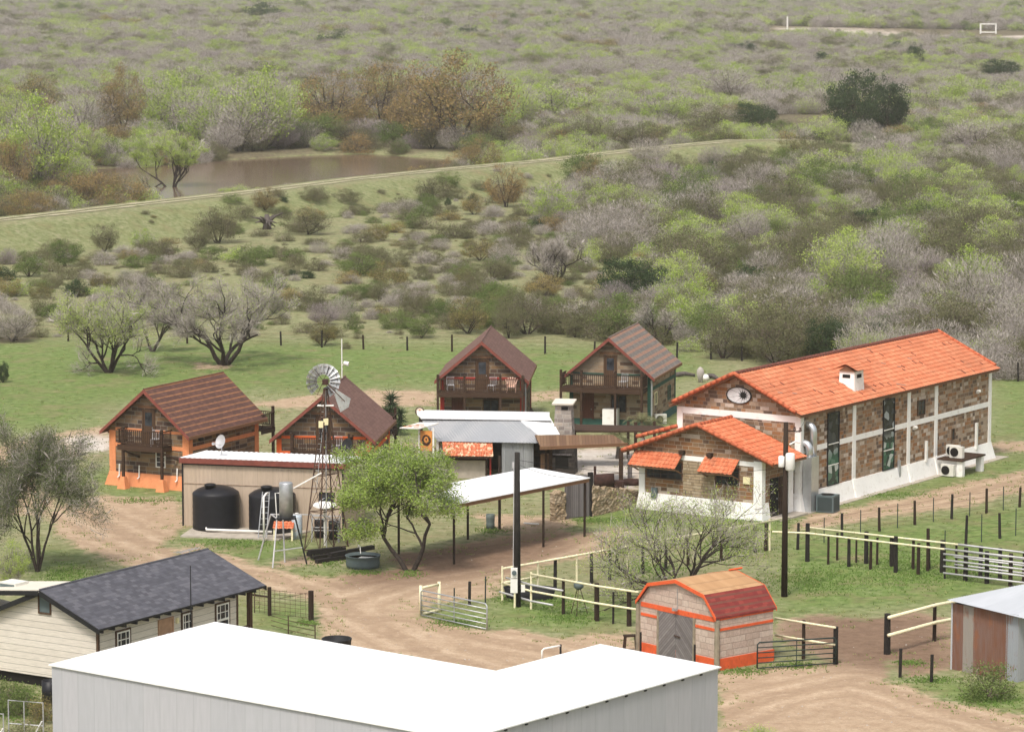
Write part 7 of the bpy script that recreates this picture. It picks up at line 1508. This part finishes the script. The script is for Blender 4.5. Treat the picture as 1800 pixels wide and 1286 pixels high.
# wire panel by the house
a, b = unp(474, 1081.5), unp(547, 1090); t = thing('panel_fence', 'rusty wire panel between two brown posts by the cream house', 'fence', a, math.atan2((b - a).y, (b - a).x)); L = (b - a).length
for x, r, h in ((0, .1, 1.45), (L, .14, 1.5)): m = MB(); m.tube([(x, 0, -.1), (x, 0, h)], r, 7); m.build('post', M['post'], t)
m = MB()
for i in range(7): m.tube([(-.9 if i else 0, -.02, .12 + i * .2), (L, -.02, .12 + i * .2)], .009, 4)
for i in range(12): x = -.9 + (L + .9) * i / 11; m.tube([(x, -.02, .1), (x, -.02, 1.35)], .009, 4)
m.tube([(-.9, 0, .05), (-.9, 0, 1.35)], .025, 5); m.tube([(L * .2, 0, .9), (L * .95, 0, 1.4)], .012, 4); m.build('mesh', M['rust'], t)
m = MB(); m.tube([(-1.35, .1, .95), (0, 0, .95)], .05, 6); m.build('rail', M['post'], t)
a, b = unp(507, 1114), unp(554, 1124); t = thing('cattle_panel', 'low rusty cattle panel in front of the brown-posted wire panel', 'fence', a, math.atan2((b - a).y, (b - a).x)); L = (b - a).length
for x in (0, L): m = MB(); m.tube([(x, 0, 0), (x, 0, .75 + .15 * (x == 0))], .03, 5); m.build('post', M['rust'], t)
m = MB()
for z in (.2, .45, .68): m.tube([(-1.5, .2, z), (0, 0, z), (L, 0, z)], .018, 4)
m.build('bar', M['rust'], t)
# bottom left corner
def frame_gate(pa, pb, h, label):
    a, b = unp(*pa), unp(*pb); d = b - a; L = d.length; t = thing('frame_panel', label, 'panel', a, math.atan2(d.y, d.x), 'grey pipe panels'); m = MB(); m.tube([(0, 0, 0), (0, 0, h), (L, 0, h), (L, 0, 0)], .032, 6); m.build('frame', M['pipe'], t); m = MB(); m.tube([(L * .45, 0, 0), (L * .45, 0, h)], .025, 6); m.build('upright', M['pipe'], t); m = MB(); m.tube([(0, 0, h * .52), (L, 0, h * .52)], .025, 6); m.build('bar', M['pipe'], t); m = MB(); m.tube([(L * .5, -.06, -.05), (L * .97, -.03, h * .62)], .03, 6); m.build('brace', M['pvc'], t)
frame_gate((16, 1314), (77, 1319), 2.05, 'grey pipe panel leaning at the bottom left corner, larger one'); frame_gate((-30, 1318), (7, 1320), 1.6, 'grey pipe panel cut by the left picture edge, smaller one')
m = MB(); m.lathe([(.36, 0), (.36, 1.05), (.33, 1.05), (.32, .8), (0, .8)], 18); tag(m.build('scrap_barrel', M['tankblack'], None, True, unp(88, 1236)), 'black barrel between the cream house and the warehouse corner', 'barrel')
for px, py, w, h, k, lb in ((35, 1256, 2.3, 1.7, 'N', 'leafy green bush under the cream house gable'), (78, 1268, 1.8, 1.5, 'Y', 'yellow-flecked bush against the warehouse corner'), (50, 1318, 2.4, 1.5, 'O', 'dull green bush behind the larger grey pipe panel'), (100, 1322, 1.6, 1.5, 'Y', 'sprigs of yellow bush at the lower left warehouse wall'), (8, 1250, 2.0, 1.9, 'N', 'green bush cut off by the left picture edge'), (545, 1335, 1.6, 1.7, 'Y', 'bush tips at the bottom edge before the warehouse, left clump'), (1737, 1226, 3.0, 2.0, 'N', 'rounded green bush beside the rusty tin shed'), (1330, 1312, 2.0, 1.1, 'L', 'lime bush tips at the bottom edge right of the warehouse')):
    p = unp(px, py); o = link_mesh(KN[k] + '_bush', shrub_proto(k, 2), None, p, px * .1); o.scale = (w / 3.5, w / 3.5, h / 2.6); tag(o, lb, 'bush')
# far away
p = G(1723.5, 60); t = thing('goal_frame', 'pale rectangular frame beside the far dirt road', 'frame', p, 0.); q = G(1750, 60) - p; hh = 3.3
for x in (0, q.x): m = MB(); m.box(x - .25, x + .25, -.2, .2, 0, hh); m.build('post', M['pvc'], t)
for z in (hh, .45): m = MB(); m.box(-.25, q.x + .25, -.25, .25, z, z + .35); m.build('bar', M['pvc'], t)
p = G(1384, 53); m = MB(); m.tube([(0, 0, 0), (0, 0, 4.5)], .25, 6); tag(m.build('far_post', M['pvc'], None, loc=p), 'lone pale post at the left end of the far road', 'post')
p = unp(1231, 672); m = MB(); r6 = random.Random(4); m.lathe([(.16, 0), (.2, .4), (.3, .7), (.26, .95), (.12, 1.15), (0, 1.2)], 10); tag(m.build('grey_boulder', M['rock'], None, True, p), 'upright pale grey stone on the grass between far cabin and hall', 'stone')
p = unp(1240, 668); m = MB(); m.lathe([(.22, 0), (.3, .2), (.2, .42), (0, .48)], 10); tag(m.build('white_stone', M['pvc'], None, True, p), 'small white round stone beside the upright grey one', 'stone')
for a, b, lb in (((1245, 664), (1262, 668), 'pinkish driftwood log behind the white stone'), ((1185, 662), (1222, 662), 'dark fallen log on the grass behind the striped grey cabin')):
    p, q = unp(*a), unp(*b); m = MB(); m.tube([(0, 0, .15), (q - p) * .5 + Vector((0, .1, .25)), q - p + Vector((0, 0, .12))], [.2, .17, .1], 7); tag(m.build('fallen_log', M['barkg'], None, True, p), lb, 'log')
# ------------------------------------------------------------------ thin spring haze over the whole plain
def haze():
    mb = MB(); mb.box(-3200, 3200, -400, 5700, -7, 64); k = bpy.data.materials.new('haze_air'); k.use_nodes = True; t = k.node_tree
    for n in list(t.nodes):
        if n.type == 'BSDF_PRINCIPLED': t.nodes.remove(n)
    v = t.nodes.new('ShaderNodeVolumePrincipled'); v.inputs['Color'].default_value = (.96, .94, .92, 1); v.inputs['Density'].default_value = .00013; v.inputs['Anisotropy'].default_value = .25
    t.links.new(v.outputs[0], next(n for n in t.nodes if n.type == 'OUTPUT_MATERIAL').inputs['Volume'])
    tag(mb.build('haze', k, uv=False), kind='stuff')
haze()
